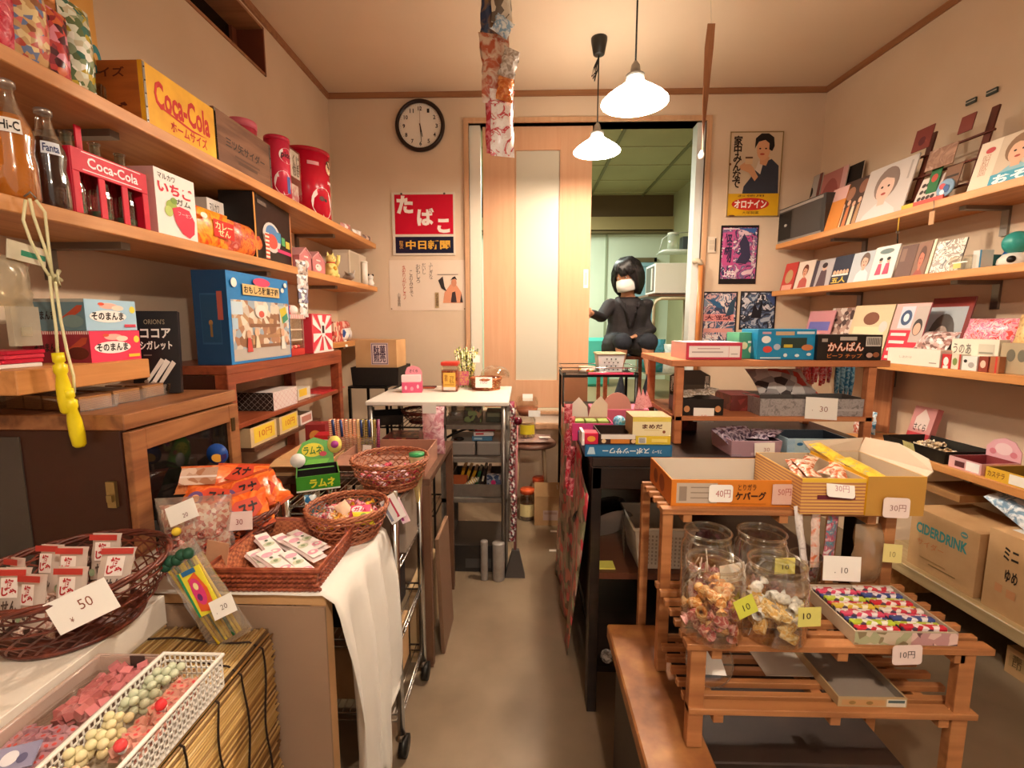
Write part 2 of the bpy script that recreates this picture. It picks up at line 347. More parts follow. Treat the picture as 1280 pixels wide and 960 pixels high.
# local +x runs along the wall towards the shop front, +y goes behind it
ox0, ox1, oz0, oz1 = -.375, 1.175, .60, 2.555
m = MB(); m.b(LW-.15, ox0, BY, BY+.12, 0, CZ, WALL); m.b(ox1, 2.1, BY, BY+.12, 0, CZ, WALL); m.b(ox0, ox1, BY, BY+.12, oz1, CZ, WALL); m.b(ox0, ox1, BY, BY+.12, 0, .52, WALL); struct(m, 'wall_back')
m = MB(); m.b(LW, 1.93, BY-.012, BY, CZ-.035, CZ, TRIMW); struct(m, 'trim_1')
m = MB(); m.b(LW, LW+.012, -1.2, BY-.012, CZ-.035, CZ, TRIMW); struct(m, 'trim_2')
m = MB(); m.b(0, 4.5, -.012, 0, CZ-.035, CZ, TRIMW); o = struct(m, 'trim_3'); o.location = RP(0, 0, 0); o.rotation_euler = (0, 0, RZR)
# door frame
m = MB(); F0 = BY-.018
m.b(ox0-.03, ox0, F0, BY+.12, .52, oz1+.028, FRAMEW); m.b(ox1, ox1+.03, F0, BY+.12, .52, oz1+.028, FRAMEW); m.b(ox0, ox1, F0, BY+.12, oz1, oz1+.028, FRAMEW)
m.b(ox0, ox0+.075, BY+.03, BY+.10, .60, oz1, C('e8ddca', .6)); m.b(ox1-.05, ox1, BY+.02, BY+.11, .60, oz1, C('dfe0da', .5))  # right strip cooler white: reflected inner room light put into its colour
m.b(ox0, ox1, F0-.02, BY+.12, .52, .555, FRAMEW); m.b(ox0, ox1, BY+.01, BY+.12, .555, .62, C('e6dac8', .6)); m.b(ox0, ox1, BY-.005, BY+.12, .62, .64, FRAMEW)
struct(m, 'trim_4')
dx0, dx1, dz0, dz1 = -.285, .444, .66, 2.545
g0 = atY(644, 475, BY+.04); g1 = atY(701, 188, BY+.04)
m = MB(); y0, y1 = BY+.03, BY+.065
m.b(dx0, g0.x, y0, y1, dz0, dz1, DOORW); m.b(g1.x, dx1, y0, y1, dz0, dz1, DOORW); m.b(g0.x, g1.x, y0, y1, dz0, g0.z, DOORW); m.b(g0.x, g1.x, y0, y1, g1.z, dz1, DOORW)
m.b(g0.x, g1.x, y0+.012, y1-.012, g0.z, g1.z, C('cdc6b2', .35))
m.b(g0.x-.004, g0.x+.006, y0-.002, y0+.02, g0.z, g1.z, FRAMEW); m.b(g1.x-.006, g1.x+.004, y0-.002, y0+.02, g0.z, g1.z, FRAMEW)
dr = struct(m, 'door_1', bevel=.001)
h = atY(732, 360, y0); m = MB(); m.b(h.x-.016, h.x+.016, y0-.003, y0+.001, h.z, h.z+.125, C('efe9dd', .4)); m.b(h.x-.009, h.x+.009, y0-.004, y0-.003, h.z+.02, h.z+.105, C('cfc3b2', .4)); ho = m.build('door_handle', dr)
# inner room
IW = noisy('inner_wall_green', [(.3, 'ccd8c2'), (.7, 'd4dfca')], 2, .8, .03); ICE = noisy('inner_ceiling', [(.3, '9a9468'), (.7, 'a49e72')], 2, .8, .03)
IB = C('5d4a30', .5); IX = 1.66
m = MB(); m.b(-1.3, IX, BY+.12, 5.9, .5, .60, C('8f7a58', .5)); struct(m, 'floor_inner')
m = MB(); m.b(-1.3, IX, BY+.12, 5.9, 2.68, 2.75, ICE)
for i in range(5): m.b(-1.2, IX, 3.62+i*.45, 3.632+i*.45, 2.672, 2.68, C('a8a67c', .6))
for x in (-.5, .1, .72, 1.3): m.b(x, x+.025, BY+.12, 5.6, 2.668, 2.68, C('6f6c48', .6))
struct(m, 'ceiling_inner')
m = MB(); m.b(-1.3, IX, 5.6, 5.7, .60, 2.68, IW); m.b(-1.3, IX, 5.54, 5.6, 2.44, 2.68, IB); m.b(-1.3, IX, 5.5, 5.6, 2.30, 2.44, C('a08e62', .6)); m.b(-1.3, IX, 5.49, 5.6, 2.265, 2.285, C('6f6040', .6))
a = atY(757, 300, 5.6); m.b(a.x, a.x+.02, 5.585, 5.6, .6, 2.27, C('97a286', .6)); struct(m, 'wall_inner_back')
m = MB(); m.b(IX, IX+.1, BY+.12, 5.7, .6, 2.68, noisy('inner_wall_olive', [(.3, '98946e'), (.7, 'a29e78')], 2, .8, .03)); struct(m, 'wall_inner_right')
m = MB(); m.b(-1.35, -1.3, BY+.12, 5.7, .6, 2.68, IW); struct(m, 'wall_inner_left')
a = atY(776, 425, 5.55); b = atY(818, 322, 5.55)
m = MB(); m.b(a.x, b.x, 5.56, 5.598, a.z, b.z, C('8fb6c4', .2)); m.b(a.x-.03, b.x+.03, 5.55, 5.6, b.z-.05, b.z, C('6b5f45', .5)); m.b(a.x-.03, a.x, 5.55, 5.6, a.z, b.z, C('b9bda6', .5)); m.b(b.x, b.x+.03, 5.55, 5.6, a.z, b.z, C('b9bda6', .5))
for i in range(5): m.b(a.x, b.x, 5.553, 5.56, a.z+.15+i*.17, a.z+.16+i*.17, C('6f8f98', .4))
struct(m, 'window_2')

# ------------------------------------------------------------------ LIGHTS OF THE PLACE AND AN UNSEEN FRONT LAMP
def pendant(label, x, y, z, rose=True, power=None):
    t = thing('pendant_lamp', label, 'lamp', (x, y, z), 0, None)
    sh = C('fff4e0', .3, 0, 10)
    MB().lathe([(.127, 0), (.126, .004), (.112, .018), (.085, .038), (.055, .058), (.036, .075), (.03, .09)], sh, 32, cap=False).build('lamp_shade', t)
    MB().ball((0, 0, .05), .022, C('fff4e0', .3, 0, 30), 14, 8).build('bulb', t)
    MB().lathe([(.034, .088), (.036, .1), (.02, .108), (.016, .135), (.006, .15)], C('9a938a', .3, .6), 16).build('lamp_holder', t)
    MB().tube([(0, 0, .145), (0, 0, CZ-z-.02)], .0035, BLACK, 6).build('cord', t)
    if rose:
        MB().lathe([(.022, CZ-z-.085), (.03, CZ-z-.08), (.043, CZ-z-.012), (.043, CZ-z)], C('2a2620', .4), 20).build('ceiling_rose', t)
        mm = MB()
        for k in range(3):
            zz = CZ-z-.09; mm.tube([(0, 0, zz), (-.012-.006*k, .004*k, zz-.05), (-.02-.008*k, .004, zz-.12+.012*k), (-.006, 0, zz-.07), (0, 0, zz-.02)], .0032, BLACK, 5)
        mm.build('cord_knot', t)
    light('bulb_light', 'POINT', (x, y, z+.016), power or LAMP_W, WARM, .028)
    return t
p2 = atY(746, 190, 2.72); p1 = atY(793, 129, 1.95)
pendant('white glowing pendant lamp hanging by the door with bunched cord at its ceiling rose', p2.x, 2.72, p2.z, power=15)
pendant('larger-looking white glowing pendant lamp, the nearer of the two, on a long cord', p1.x, 1.95, p1.z, power=30)
LAMP_W = 24.0; pendant('unseen white pendant lamp set behind the camera to light the foreground', .25, -.12, 1.98, power=26)  # unseen third lamp for the foreground, height fitted to the shelf shadows
light('inner_tube', 'AREA', (.1, 4.5, 2.55), 27, (.92, 1.0, .88), .25, (0, 0, 0), 1.2)

# ------------------------------------------------------------------ WALL SHELVES
def lshelf(label, z, y0, y1, th=.032, d=.295):
    t = thing('wall_shelf', label, 'shelf', (LW, y0, z))
    MB().b(0, d, 0, y1-y0, -th, 0, PINE).build('board', t, bevel=.002)
    k = 0
    y = .35
    while y < y1-y0:
        MB().b(.0, .22, y, y+.03, -th-.018, -th, STEEL).b(0, .012, y, y+.03, -th-.1, -th, STEEL).build('bracket', t); y += .72
    return t
lshelf('long pine shelf high on left wall holding crates and canisters', 1.785, .2, 3.25)
lshelf('pine shelf on left wall below the crates, holding bottles and boxes', 1.500, .2, 3.25)
lshelf('thick short pine board on left wall under two printed snack boxes', 1.158, .90, 1.235, .05)
lshelf('thin pine board at the far left corner with small packs', 1.150, 2.44, 3.25, .03, .28)
def rshelf(label, z, s0, s1, o, th=.032):
    t = thing('wall_shelf', label, 'shelf', RP(0, 0, z), RZR)
    MB().b(s0, s1, -o, 0, -th, 0, PINEX).build('board', t, bevel=.002)
    s = s0+.4
    while s < s1: MB().b(s, s+.03, -.2, 0, -th-.016, -th, STEEL).b(s, s+.03, -.012, 0, -th-.12, -th, STEEL).build('bracket', t); s += .75
    return t
rshelf('long pine shelf high on right wall carrying record sleeves and a radio', 1.768, .02, 2.6, .28)
rshelf('middle pine shelf on right wall lined with small record sleeves', 1.465, .02, 2.6, .285)
rshelf('lower pine shelf on right wall loaded with magazines and boxes', 1.068, .3, 2.6, .30)
rshelf('lowest pine shelf on right wall carrying a black tray of sweets', .672, .75, 2.6, .30)
t = thing('low_shelf', 'low pale plank on the floor at right carrying cardboard cartons', 'shelf', RP(0, 0, 0), RZR)
MB().b(1.05, 2.6, -.37, 0, .165, .215, wood('pale_plank', 'a58a60', 'b89c70', 'c4aa80', axis=0)).build('board', t, bevel=.003)
MB().b(2.05, 2.1, -.3, -.02, 0, .165, PINEX).build('leg', t); MB().b(1.1, 1.15, -.3, -.02, 0, .165, PINEX).build('leg', t)

# ------------------------------------------------------------------ LEFT FURNITURE
t = thing('display_cabinet', 'oak cabinet with dark glass door standing at the left wall', 'cabinet', (LW, 1.0, 0))
W_, D_, H_ = .415, .41, 1.05
m = MB(); m.b(0, W_, 0, D_, H_-.035, H_, CABW).b(0, W_-.012, 0, .02, .4, H_-.035, C('3a1c12', .35)).b(0, .02, .02, D_, .4, H_-.035, CABW).b(0, W_-.012, D_-.02, D_, .4, H_-.035, CABW).b(0, W_-.012, .02, D_-.02, .4, .42, CABW)
m.b(0, W_-.012, 0, D_, 0, .4, DARKW); m.build('body', t, bevel=.002)
m = MB(); x = W_-.012
m.b(x, x+.018, .006, .05, .42, H_-.04, CABW).b(x, x+.018, D_-.05, D_-.006, .42, H_-.04, CABW).b(x, x+.018, .05, D_-.05, H_-.09, H_-.04, CABW).b(x, x+.018, .05, D_-.05, .42, .47, CABW)
dd = m.build('door', t, bevel=.0015)
MB().b(x+.004, x+.008, .05, D_-.05, .47, H_-.09, C('15110f', .06)).build('glass_pane', dd)
MB().b(x+.018, x+.021, D_-.045, D_-.03, .93, .97, C('5b4a2c', .35, .8)).build('hinge', dd)
MB().b(.02, W_*.42, -.003, 0, .5, H_-.05, C('4a423c', .15)).build('side_pane', t)
MB().b(W_-.05, W_-.03, -.008, 0, .84, .90, C('a08a5a', .3, .8)).b(W_-.046, W_-.034, -.014, -.008, .855, .87, C('a08a5a', .3, .8)).build('latch', t)

t = thing('open_shelf_unit', 'reddish-brown open shelf unit under the blue box on the left', 'shelf', (-.985, 1.53, 0))
L_ = .98; D2 = .30
MB().b(-D2, 0, 0, L_, 1.082, 1.112, REDW).b(-.025, 0, .04, L_-.04, 1.045, 1.082, REDW).build('top', t, bevel=.002)
for yy in (0, L_-.045):
    MB().b(-.045, 0, yy, yy+.045, 0, 1.082, REDW).build('post', t, bevel=.002); MB().b(-D2, -.255, yy, yy+.045, 0, 1.082, REDW).build('post', t, bevel=.002)
MB().b(-D2+.045, -.045, 0, .012, .1, 1.08, C('3a1a12', .4)).build('side_panel', t)
for zz in (.905, .60, .2): MB().b(-D2, -.005, .045, L_-.045, zz-.018, zz, REDW).build('shelf', t, bevel=.001)

def table(name, label, x0, x1, y0, y1, z, top, legm, th=.025, lw=.03, skirt=None, cat='table'):
    t = thing(name, label, cat, ((x0+x1)/2, (y0+y1)/2, 0)); w, d = (x1-x0)/2, (y1-y0)/2
    MB().b(-w, w, -d, d, z-th, z, top).build('table_top', t, bevel=.002)
    for sx in (-1, 1):
        for sy in (-1, 1): MB().b(sx*w-(lw if sx > 0 else 0), sx*w+(lw if sx < 0 else 0), sy*d-(lw if sy > 0 else 0), sy*d+(lw if sy < 0 else 0), 0, z-th, legm).build('leg', t)
    if skirt:
        MB().b(-w, w, -d-.006, -d, .02, z-th, skirt).build('front_panel', t)
    return t
PANEL = noisy('kraft_panel', [(.3, '8f735c'), (.7, '9b7f68')], 3, .7, .04)
FT = (-.885, -.396, .87, 1.20, .715)    # the white-clothed front table
table('display_table', 'kraft-panelled display table under the white cloth and woven baskets', *FT, CARD, CARD, skirt=PANEL)
# cloth: top sheet plus side drape
def cloth():
    x1, y0, y1, z = -.384, .862, 1.205, .7165
    vs = []; fs = []; nx, ny = 34, 22
    for i in range(nx+1):
        for j in range(ny+1):
            s = i/nx*(.50+.60); yy = y0+(y1-y0)*j/ny; yy0 = yy
            if s < .50: X = x1-.50+s; Z = z+.0006*math.sin(i*1.7+j)
            else:
                q = s-.50; X = x1+.012*min(1, q/.03)+.018*math.sin(j*.9+q*5)*min(1, q/.15)+.02*min(1, q/.3); Z = z-q
                cut = .60*(.42+.58*min(1, max(0, (.75-abs(j/ny-.42))/.75)*1.35)); Z = z-min(q, cut)*(1.0)
                yy = yy+(.0 if j/ny > .5 else .05*(q/.6)*(1-j/ny))
            vs.append((X, yy, Z))
    for i in range(nx):
        for j in range(ny): a = i*(ny+1)+j; fs.append((a, a+ny+1, a+ny+2, a+1))
    m = MB(); m.add(vs, fs, CLOTH, True); o = m.build('tablecloth'); md = o.modifiers.new('t', 'SOLIDIFY'); md.thickness = .0015; md.offset = 1
    tag(o, 'white cloth draped over the front display table and down its aisle side', 'tablecloth')
cloth()

# box clad with a bamboo blind
BZ = .655
t = thing('storage_box', 'storage box clad in a bamboo blind at the bottom left', 'box', (-.79, .55, 0))
MB().b(-.28, .28, -.33, .31, 0, BZ-.008, C('6b5136', .7)).build('body', t)
BAM = [wood('bamboo_reed', a, b, c, axis=1, scale=40, rough=.5, bump=.4) for a, b, c in (('8a6030', 'a87e44', 'c39a58'), ('b48a4c', 'cfa864', 'dcb878'), ('c8a060', 'dcbc80', 'e8cc98'), ('6a4824', '8a6436', 'a07a48'))]
m = MB(); x = -.28; k = 0
prof = [(-.10+i*.0062, BZ-.004) for i in range(62)]+[(.288, BZ-.010)]+[(.291, BZ-.016-i*.0062) for i in range(96)]
for i, (px, pz) in enumerate(prof):
    r = .0029+random.uniform(-.0004, .0004); m.tube([(px, -.34+random.uniform(-.01, .01), pz), (px+random.uniform(-.001, .001), 0, pz), (px, .30+random.uniform(-.008, .008), pz)], r, BAM[random.choice((0, 1, 1, 2, 2, 3))], 5)
o = m.build('bamboo_blind', t); o['kind'] = 'stuff'
m = MB()
for yy in (-.27, -.19, -.11, -.03, .05, .13, .20, .26):
    pth = []
    for i, (px, pz) in enumerate(prof[::3]):
        w = .006*math.sin(i*.55+yy*29)
        pth.append((px+(.0042 if px > .28 else 0), yy+w, pz+(0 if px > .28 else .004)))
    m.tube(pth, .0021, C('2b1c12', .7), 4)
m.build('binding_thread', t)

# chrome wire trolley
t = thing('wire_trolley', 'chrome wire trolley with black castors behind the white-clothed table', 'trolley', (-.355, 1.225, 0))
tw, td = -.30, .30
for (px, py) in ((0, 0), (0, td), (tw, 0), (tw, td)):
    p = MB().lathe([(.0115, .07), (.0115, .80)], CHROME, 12, (px, py, 0)).build('post', t)
    c_ = MB().lathe([(.018, .055), (.006, .07), (.006, .09)], CHROME, 10, (px, py, 0)).build('castor', t)
    mm = MB(); mm.M = TR(px+.008, py, .03, 0, 90, 0); mm.lathe([(.03, -.011), (.03, .011)], BLACK, 18); mm.build('wheel', c_)
for z in (.13, .36, .58, .755):
    m = MB(); rim = [(0, 0, z), (0, td, z), (tw, td, z), (tw, 0, z)]; m.tube(rim, .0035, CHROME, 6, True); m.tube([(a, b, z-.022) for a, b, _ in rim], .0028, CHROME, 6, True)
    for i in range(1, 14): m.tube([(tw*i/14, 0, z+.003), (tw*i/14, td, z+.003)], .0016, CHROME, 4)
    for i in range(0, 12): yy = td*i/12; m.tube([(0, yy, z), (0, yy+td/24, z-.022), (0, yy+td/12, z)], .0014, CHROME, 4)
    m.build('wire_shelf', t)
# table behind the trolley
table('display_table', 'low brown table holding open cartons behind the wire trolley', -.95, -.33, 1.58, 2.12, .715, C('5c4030', .5), C('6a4a36', .5))
# steel table and racks at the back
BT = .885
t = thing('work_table', 'white-topped steel work table standing against the back wall', 'table', (-.40, 2.45, 0))
MB().b(-.36, .325, -.25, .32, BT-.022, BT, C('e9e2d6', .45)).build('table_top', t, bevel=.004)
for px in (-.34, .30):
    for py in (-.235, .29): MB().lathe([(.012, 0), (.012, BT-.022)], STEEL, 10, (px, py, 0)).build('leg', t)
GREYM = noisy('grey_steel', [(.3, '6f675e'), (.7, '82796f')], 20, .45, .05, metal=.3)
t = thing('steel_rack', 'grey steel rack of bins and books below the white work table', 'rack', (-.41, 2.235, 0))
for px in (0, .30):
    for py in (0, .36): MB().b(px, px+.028, py, py+.028, 0, .855, GREYM).build('post', t)
for z in (.765, .60, .395): MB().b(0, .328, 0, .388, z-.022, z, GREYM).build('shelf', t, bevel=.001)
t = thing('wire_rack', 'thin black wire rack with dark trays left of the grey rack', 'rack', (-.735, 2.24, 0))
for px in (0, .29):
    for py in (0, .3): MB().lathe([(.006, 0), (.006, .85)], BLACK, 8, (px, py, 0)).build('post', t)
for z in (.75, .55, .3):
    m = MB(); m.tube([(0, 0, z), (.29, 0, z), (.29, .3, z), (0, .3, z)], .005, BLACK, 6, True)
    for i in range(1, 12): m.tube([(.29*i/12, 0, z), (.29*i/12, .3, z)], .002, BLACK, 4)
    m.build('wire_shelf', t)
t = table('metal_stand', 'dark metal stand under the black tray in the left corner', -1.0, -.775, 2.62, 2.95, .90, BLKM, BLKM, .012, .015, cat='stand')

# stool
t = thing('round_stool', 'low round stool against the back wall below the door', 'stool', (.045, 3.06, 0))
MB().lathe([(.15, .455), (.165, .46), (.168, .478), (.155, .485)], C('6e4a3c', .4), 32).build('seat', t)
for k in range(4):
    a = PI/4+k*PI/2; MB().tube([(.115*math.cos(a), .115*math.sin(a), .456), (.135*math.cos(a), .135*math.sin(a), .2), (.15*math.cos(a), .15*math.sin(a), 0)], .011, C('c8a884', .4), 8).build('leg', t)

# ------------------------------------------------------------------ RIGHT FURNITURE
KT = .85
t = thing('black_display_table', 'long black wooden display table on the right of the aisle', 'table', (.205, 1.392, 0))
MB().b(0, .98, 0, 1.05, KT-.03, KT, DARKW).b(0, .98, 0, .02, KT-.10, KT-.03, DARKW).build('table_top', t, bevel=.003)
MB().b(0, .03, 0, .055, 0, KT-.03, DARKW).build('leg', t, bevel=.002); MB().b(.80, .83, 0, .055, 0, KT-.03, DARKW).build('leg', t, bevel=.002)
MB().b(0, .03, .99, 1.05, 0, KT-.03, DARKW).build('leg', t, bevel=.002); MB().b(.80, .83, .99, 1.05, 0, KT-.03, DARKW).build('leg', t, bevel=.002)
MB().b(.004, .016, .055, .99, .3, KT-.03, BLACK).build('side_panel', t); MB().b(.3, .83, 1.0, 1.012, .0, KT-.03, BLACK).build('dark_backing', t)  # black back added so the space under the table stays dark
MB().b(.03, .80, .01, 1.0, .455, .475, C('5a3424', .4)).build('shelf', t); MB().b(.03, .80, .03, 1.0, .12, .14, DARKW).build('shelf', t)
# bench
t = thing('wooden_bench', 'worn brown wooden bench under the slatted stand at bottom right', 'bench', (.235, .1, 0))
MB().b(0, .135, 0, 1.145, .37, .41, BENCHW).build('seat', t, bevel=.004)
MB().b(.02, .04, .02, 1.10, .0, .37, DARKW).build('side_panel', t); MB().b(.10, .12, .02, 1.10, 0, .37, DARKW).build('side_panel', t); MB().b(.04, .10, 1.07, 1.09, 0, .37, DARKW).build('end_panel', t)
# step stand (slatted)
t = thing('slatted_stand', 'cedar plant stand with slatted step shelves holding jars and boxes', 'stand', (.325, 0, 0))
def slats(name, x0, x1, y0, y1, z, n, par, front=True):
    mm = MB(); st = (y1-y0)/n
    for i in range(n):
        wd = .026 if (front and i == 0) else .014
        mm.b(x0, x1, y0+i*st, y0+i*st+wd, z-.013, z, STANDW)
    for xx in (x0+.05, (x0+x1)/2, x1-.07): mm.b(xx, xx+.02, y0+.004, y1-.008, z-.033, z-.0132, STANDW)
    return mm.build(name, par, bevel=.001)
X1 = .555
slats('upper_shelf', -.005, X1-.02, 1.055, 1.275, .825, 6, t)
slats('middle_shelf', -.01, X1+.015, .848, 1.10, .637, 7, t)
slats('lower_shelf', .0, X1, .848, 1.10, .500, 7, t)
t2 = thing('dark_infill_block', 'dark block added on the floor for the darkness beneath the slatted stand', 'crate', (.385, .93, 0)); MB().b(0, .44, 0, .33, 0, .30, noisy('dark_infill_brown', [(.3, '1e110b'), (.7, '2e1b11')], 9, .6, .2)).build('body', t2, bevel=.003)  # dark brown block added to give the darkness under the stand
for px in (.0, X1-.045):
    zf = .412 if px < .1 else 0
    MB().b(px, px+.03, .852, .872, zf, .624, STANDW).build('post', t, bevel=.001); MB().b(px-.002, px+.022, 1.06, 1.085, zf, .812, STANDW).build('post', t, bevel=.001)
    MB().b(px-.002, px+.02, 1.25, 1.27, .0, .812, STANDW).build('post', t, bevel=.001)
# small shelf unit on the black table
t = thing('tabletop_shelf', 'orange pine two-tier shelf standing on the black table', 'shelf', (.50, 1.56, KT))
SW = .65
MB().b(-.02, SW+.03, -.01, .40, .262, .283, wood('orange_pine', 'a8623a', 'bc7448', 'c88456', axis=0)).build('top_board', t, bevel=.002)
OP = bpy.data.materials['orange_pine']
MB().b(.0, SW, .0, .37, .08, .095, OP).build('shelf', t, bevel=.001)
for px in (.0, SW-.028):
    for py in (.0, .34):
        MB().b(px, px+.026, py, py+.028, 0, .262, OP).build('post', t, bevel=.003)
# rack trolley by the door
t = thing('wire_shelf_cart', 'black wire-edged shelf cart in front of the doorway', 'cart', (.22, 2.62, 0))
for px in (0, .40):
    for py in (0, .26): MB().lathe([(.009, 0), (.009, .985)], BLKM, 10, (px, py, 0)).build('post', t)
for z in (.97, .62): MB().b(-.01, .41, -.01, .27, z-.012, z, BLKM).build('shelf', t)
m = MB()
for zz in (.985, 1.01): m.tube([(-.01, -.01, zz), (.41, -.01, zz), (.41, .27, zz), (-.01, .27, zz)], .003, CHROME, 5, True)
m.build('wire_rail', t)
MB().b(.0, .13, -.01, .2, .63, .955, C('8a5a3c', .5)).build('wood_panel', t)
# ------------------------------------------------------------------ PROTOTYPES
def basket(name, label, loc, r0, r1, h, mat, n=26, cat='basket', group=None, sy=1, rim=.006, wd=.0055, handle=False):
    t = thing(name, label, cat, loc, 0, group); m = MB()
    def rr(f): return r0+(r1-r0)*math.sin(f*PI/2)
    for sgn in (-1, 1):
        for i in range(n):
            a0 = 2*PI*i/n; vs = []; K = 7
            for k in range(K+1):
                f = k/K; a = a0+sgn*f*1.0; R = rr(f)+(.0014*sgn); da = wd/R/2
                for s in (-1, 1): vs.append((R*math.cos(a+s*da), R*sy*math.sin(a+s*da), .006+f*(h-.006)))
            m.add(vs, [(2*k, 2*k+1, 2*k+3, 2*k+2) for k in range(K)], mat, True)
    for f in (.28, .55, .82): m.ring(rr(f), .0022, .006+f*(h-.006), mat, 40, 5, sy=sy)
    m.build('woven_side', t)
    MB().lathe([(r0, 0), (r0+.003, .007)], mat, 36, sy=sy).build('base', t)
    m = MB()
    for q in (0, 1, 2): m.tube([((r1+.0025*math.cos(8*a+q*2.1))*math.cos(a), (r1+.0025*math.cos(8*a+q*2.1))*sy*math.sin(a), h+.004*math.sin(8*a+q*2.1)) for a in [2*PI*i/96 for i in range(96)]], rim*.62, mat, 6, True)
    m.build('rim', t)
    return t
def sweet_mb(r=.008, L=.022, mat='d8344a'):      # twist-wrapped sweet lying along x
    m = MB(); m.M = TR(ry=90)
    m.lathe([(r*.9, -L*.95), (r*.75, -L*.8), (r*.25, -L*.55), (r*.85, -L*.4), (r, -L*.1), (r, L*.1), (r*.85, L*.4), (r*.25, L*.55), (r*.75, L*.8), (r*.9, L*.95)], mat, 8, cap=False); return m
def pile(proto, n, cx, cy, z0, R, dz, label=None, sy=1, rmin=.0, tilt=35, flat=False, seedv=1, rectw=None, dome=.0):
    """n copies of one sweet heaped in a round or rectangular holder; proto is the first"""
    rnd = random.Random(seedv)
    for i in range(n):
        o = proto if i == 0 else dup(proto)
        if rectw: x = rnd.uniform(-rectw[0], rectw[0]); y = rnd.uniform(-rectw[1], rectw[1]); q = max(abs(x/rectw[0]), abs(y/rectw[1]))
        else:
            q = math.sqrt((i+.5)/n); a = i*2.39996+rnd.uniform(-.3, .3); x = R*q*math.cos(a); y = R*sy*q*math.sin(a)
        z = z0+dz*(rnd.random()**.5)+dome*(1-q*q)
        o.location = (cx+x, cy+y, z)
        o.rotation_euler = (math.radians(rnd.uniform(-tilt, tilt)), math.radians(rnd.uniform(-tilt, tilt)), rnd.uniform(0, 2*PI))
def spack(name, label, cat, group, w, h, t, mat, extra=None, n=8, wav=.0015, crimp=None):
    """soft bag; extra(mb) adds print; laid flat when rx=-90"""
    m = MB(); m.pillow(w, h, t, mat, n=n, wav=wav)
    if crimp: m.b(-w/2, w/2, -.0006, .0006, -.006, .002, crimp); m.b(-w/2, w/2, -.0006, .0006, h-.002, h+.006, crimp)
    if extra: m.marks('F', w, t, h, extra, eps=t*.5+.0012)
    o = m.build(name); return tag(o, label, cat, group)
def bottle(label, loc, r, h, liquid, cap, lab, txt, tcol, labface=0, fill=.72):
    t = thing('soda_bottle', label, 'bottle', loc, labface)
    prof = [(r*.85, 0), (r, .006), (r, h*.3), (r*.9, h*.42), (r, h*.55), (r*.95, h*.62), (r*.5, h*.8), (r*.4, h*.9), (r*.4, h*.965)]
    MB().lathe(prof, GLASS, 24, cap=False).build('glass_body', t)
    MB().lathe([(a*.93, z+.003) for a, z in prof if z < h*fill]+[(r*.62, h*fill)], liquid, 24).build('drink', t)
    MB().lathe([(r*.46, h*.96), (r*.46, h), (r*.38, h*1.012)], cap, 18).build('cap', t)
    if lab:
        m = MB(); vs = []; K = 10
        for k in range(K+1):
            a = -PI/2+(k/K-.5)*1.0
            for z in (h*.545, h*.665): vs.append(((r*1.0+.001-(z-h*.54)*.12)*math.cos(a), (r*1.0+.001-(z-h*.54)*.12)*math.sin(a), z))
        m.add(vs, [(2*k, 2*k+2, 2*k+3, 2*k+1) for k in range(K)], lab)
        tv, tf = text_geo(txt, .02); pts = []
        for a, b in tv:
            an = -PI/2+(a-.5)*.8; zz = h*(.565+.08*b); q = r+.0022-(zz-h*.54)*.12; pts.append((q*math.cos(an), q*math.sin(an), zz))
        m.add(pts, tf, tcol); m.build('label', t)
    return t
def canister(name, label, loc, r, h, body, lid, marks=None, rz=0, cat='canister', lidh=.02, n=32):
    t = thing(name, label, cat, loc, rz)
    m = MB(); m.lathe([(r, 0), (r, h-lidh)], body, n)
    for mk in (marks or []):      # wrapped prints: ('t'|'r'|'c', ang0, z0, ang1, z1, ...) in degrees about the front
        def W(a, b): an = math.radians(-90+a); q = r+.0007+mk[-1]*.0003; return (q*math.cos(an), q*math.sin(an), b)
        if mk[0] == 't':
            vs, fs = text_geo(mk[5], .02); m.add([W(mk[1]+(mk[3]-mk[1])*a, mk[2]+(mk[4]-mk[2])*b) for a, b in vs], fs, mk[6])
        elif mk[0] == 'r':
            K = 12; vs = [W(mk[1]+(mk[3]-mk[1])*k/K, z) for k in range(K+1) for z in (mk[2], mk[4])]; m.add(vs, [(2*k, 2*k+2, 2*k+3, 2*k+1) for k in range(K)], mk[5])
        elif mk[0] == 'c':
            ca_, cz_, ra, rz_ = mk[1:5]; vs = [W(ca_+ra*math.cos(2*PI*i/20), cz_+rz_*math.sin(2*PI*i/20)) for i in range(20)]; m.add(vs, [tuple(range(20))], mk[5])
    m.build('body', t)
    MB().lathe([(r*1.04, h-lidh), (r*1.04, h-.003), (r*.98, h)], lid, n).build('lid', t)
    return t

# ------------------------------------------------------------------ LEFT WALL, TOP SHELF
S1, S2, S3 = 1.785, 1.500, 1.158
XF = -1.035
def LX(u, v, X=XF): return atX(u, v, X).y
def bagL(name, label, u0, u1, vt, z0, X, t, mat, extra=None, cat='snack bag', rz=PI/2, group=None, crimp=None, h=None):
    y0, y1 = LX(u0, vt, X), LX(u1, vt, X); zt = atX((u0+u1)/2, vt, X).z
    o = spack(name, label, cat, group, y1-y0, h or (zt-z0), t, mat, extra, crimp=crimp, wav=.003)
    o.location = (X-t/2, (y0+y1)/2, z0+.002); o.rotation_euler = (0, 0, rz); return o
bagL('candy_bag', 'glossy pink bag at the near end of the top left shelf', -30, 22, -60, S1, -1.04, .05, crinkle('d3304a', 'e86a7c'))
bagL('candy_bag', 'clear bag of mixed beige and red sweets next to the pink bag', 14, 66, -50, S1, -1.03, .06, cells('c9a06a', 'b84a3c', 'e6cf9a', '8f5a3a', '6a7fa8', 'd8766a', 'caa878', scale=85))
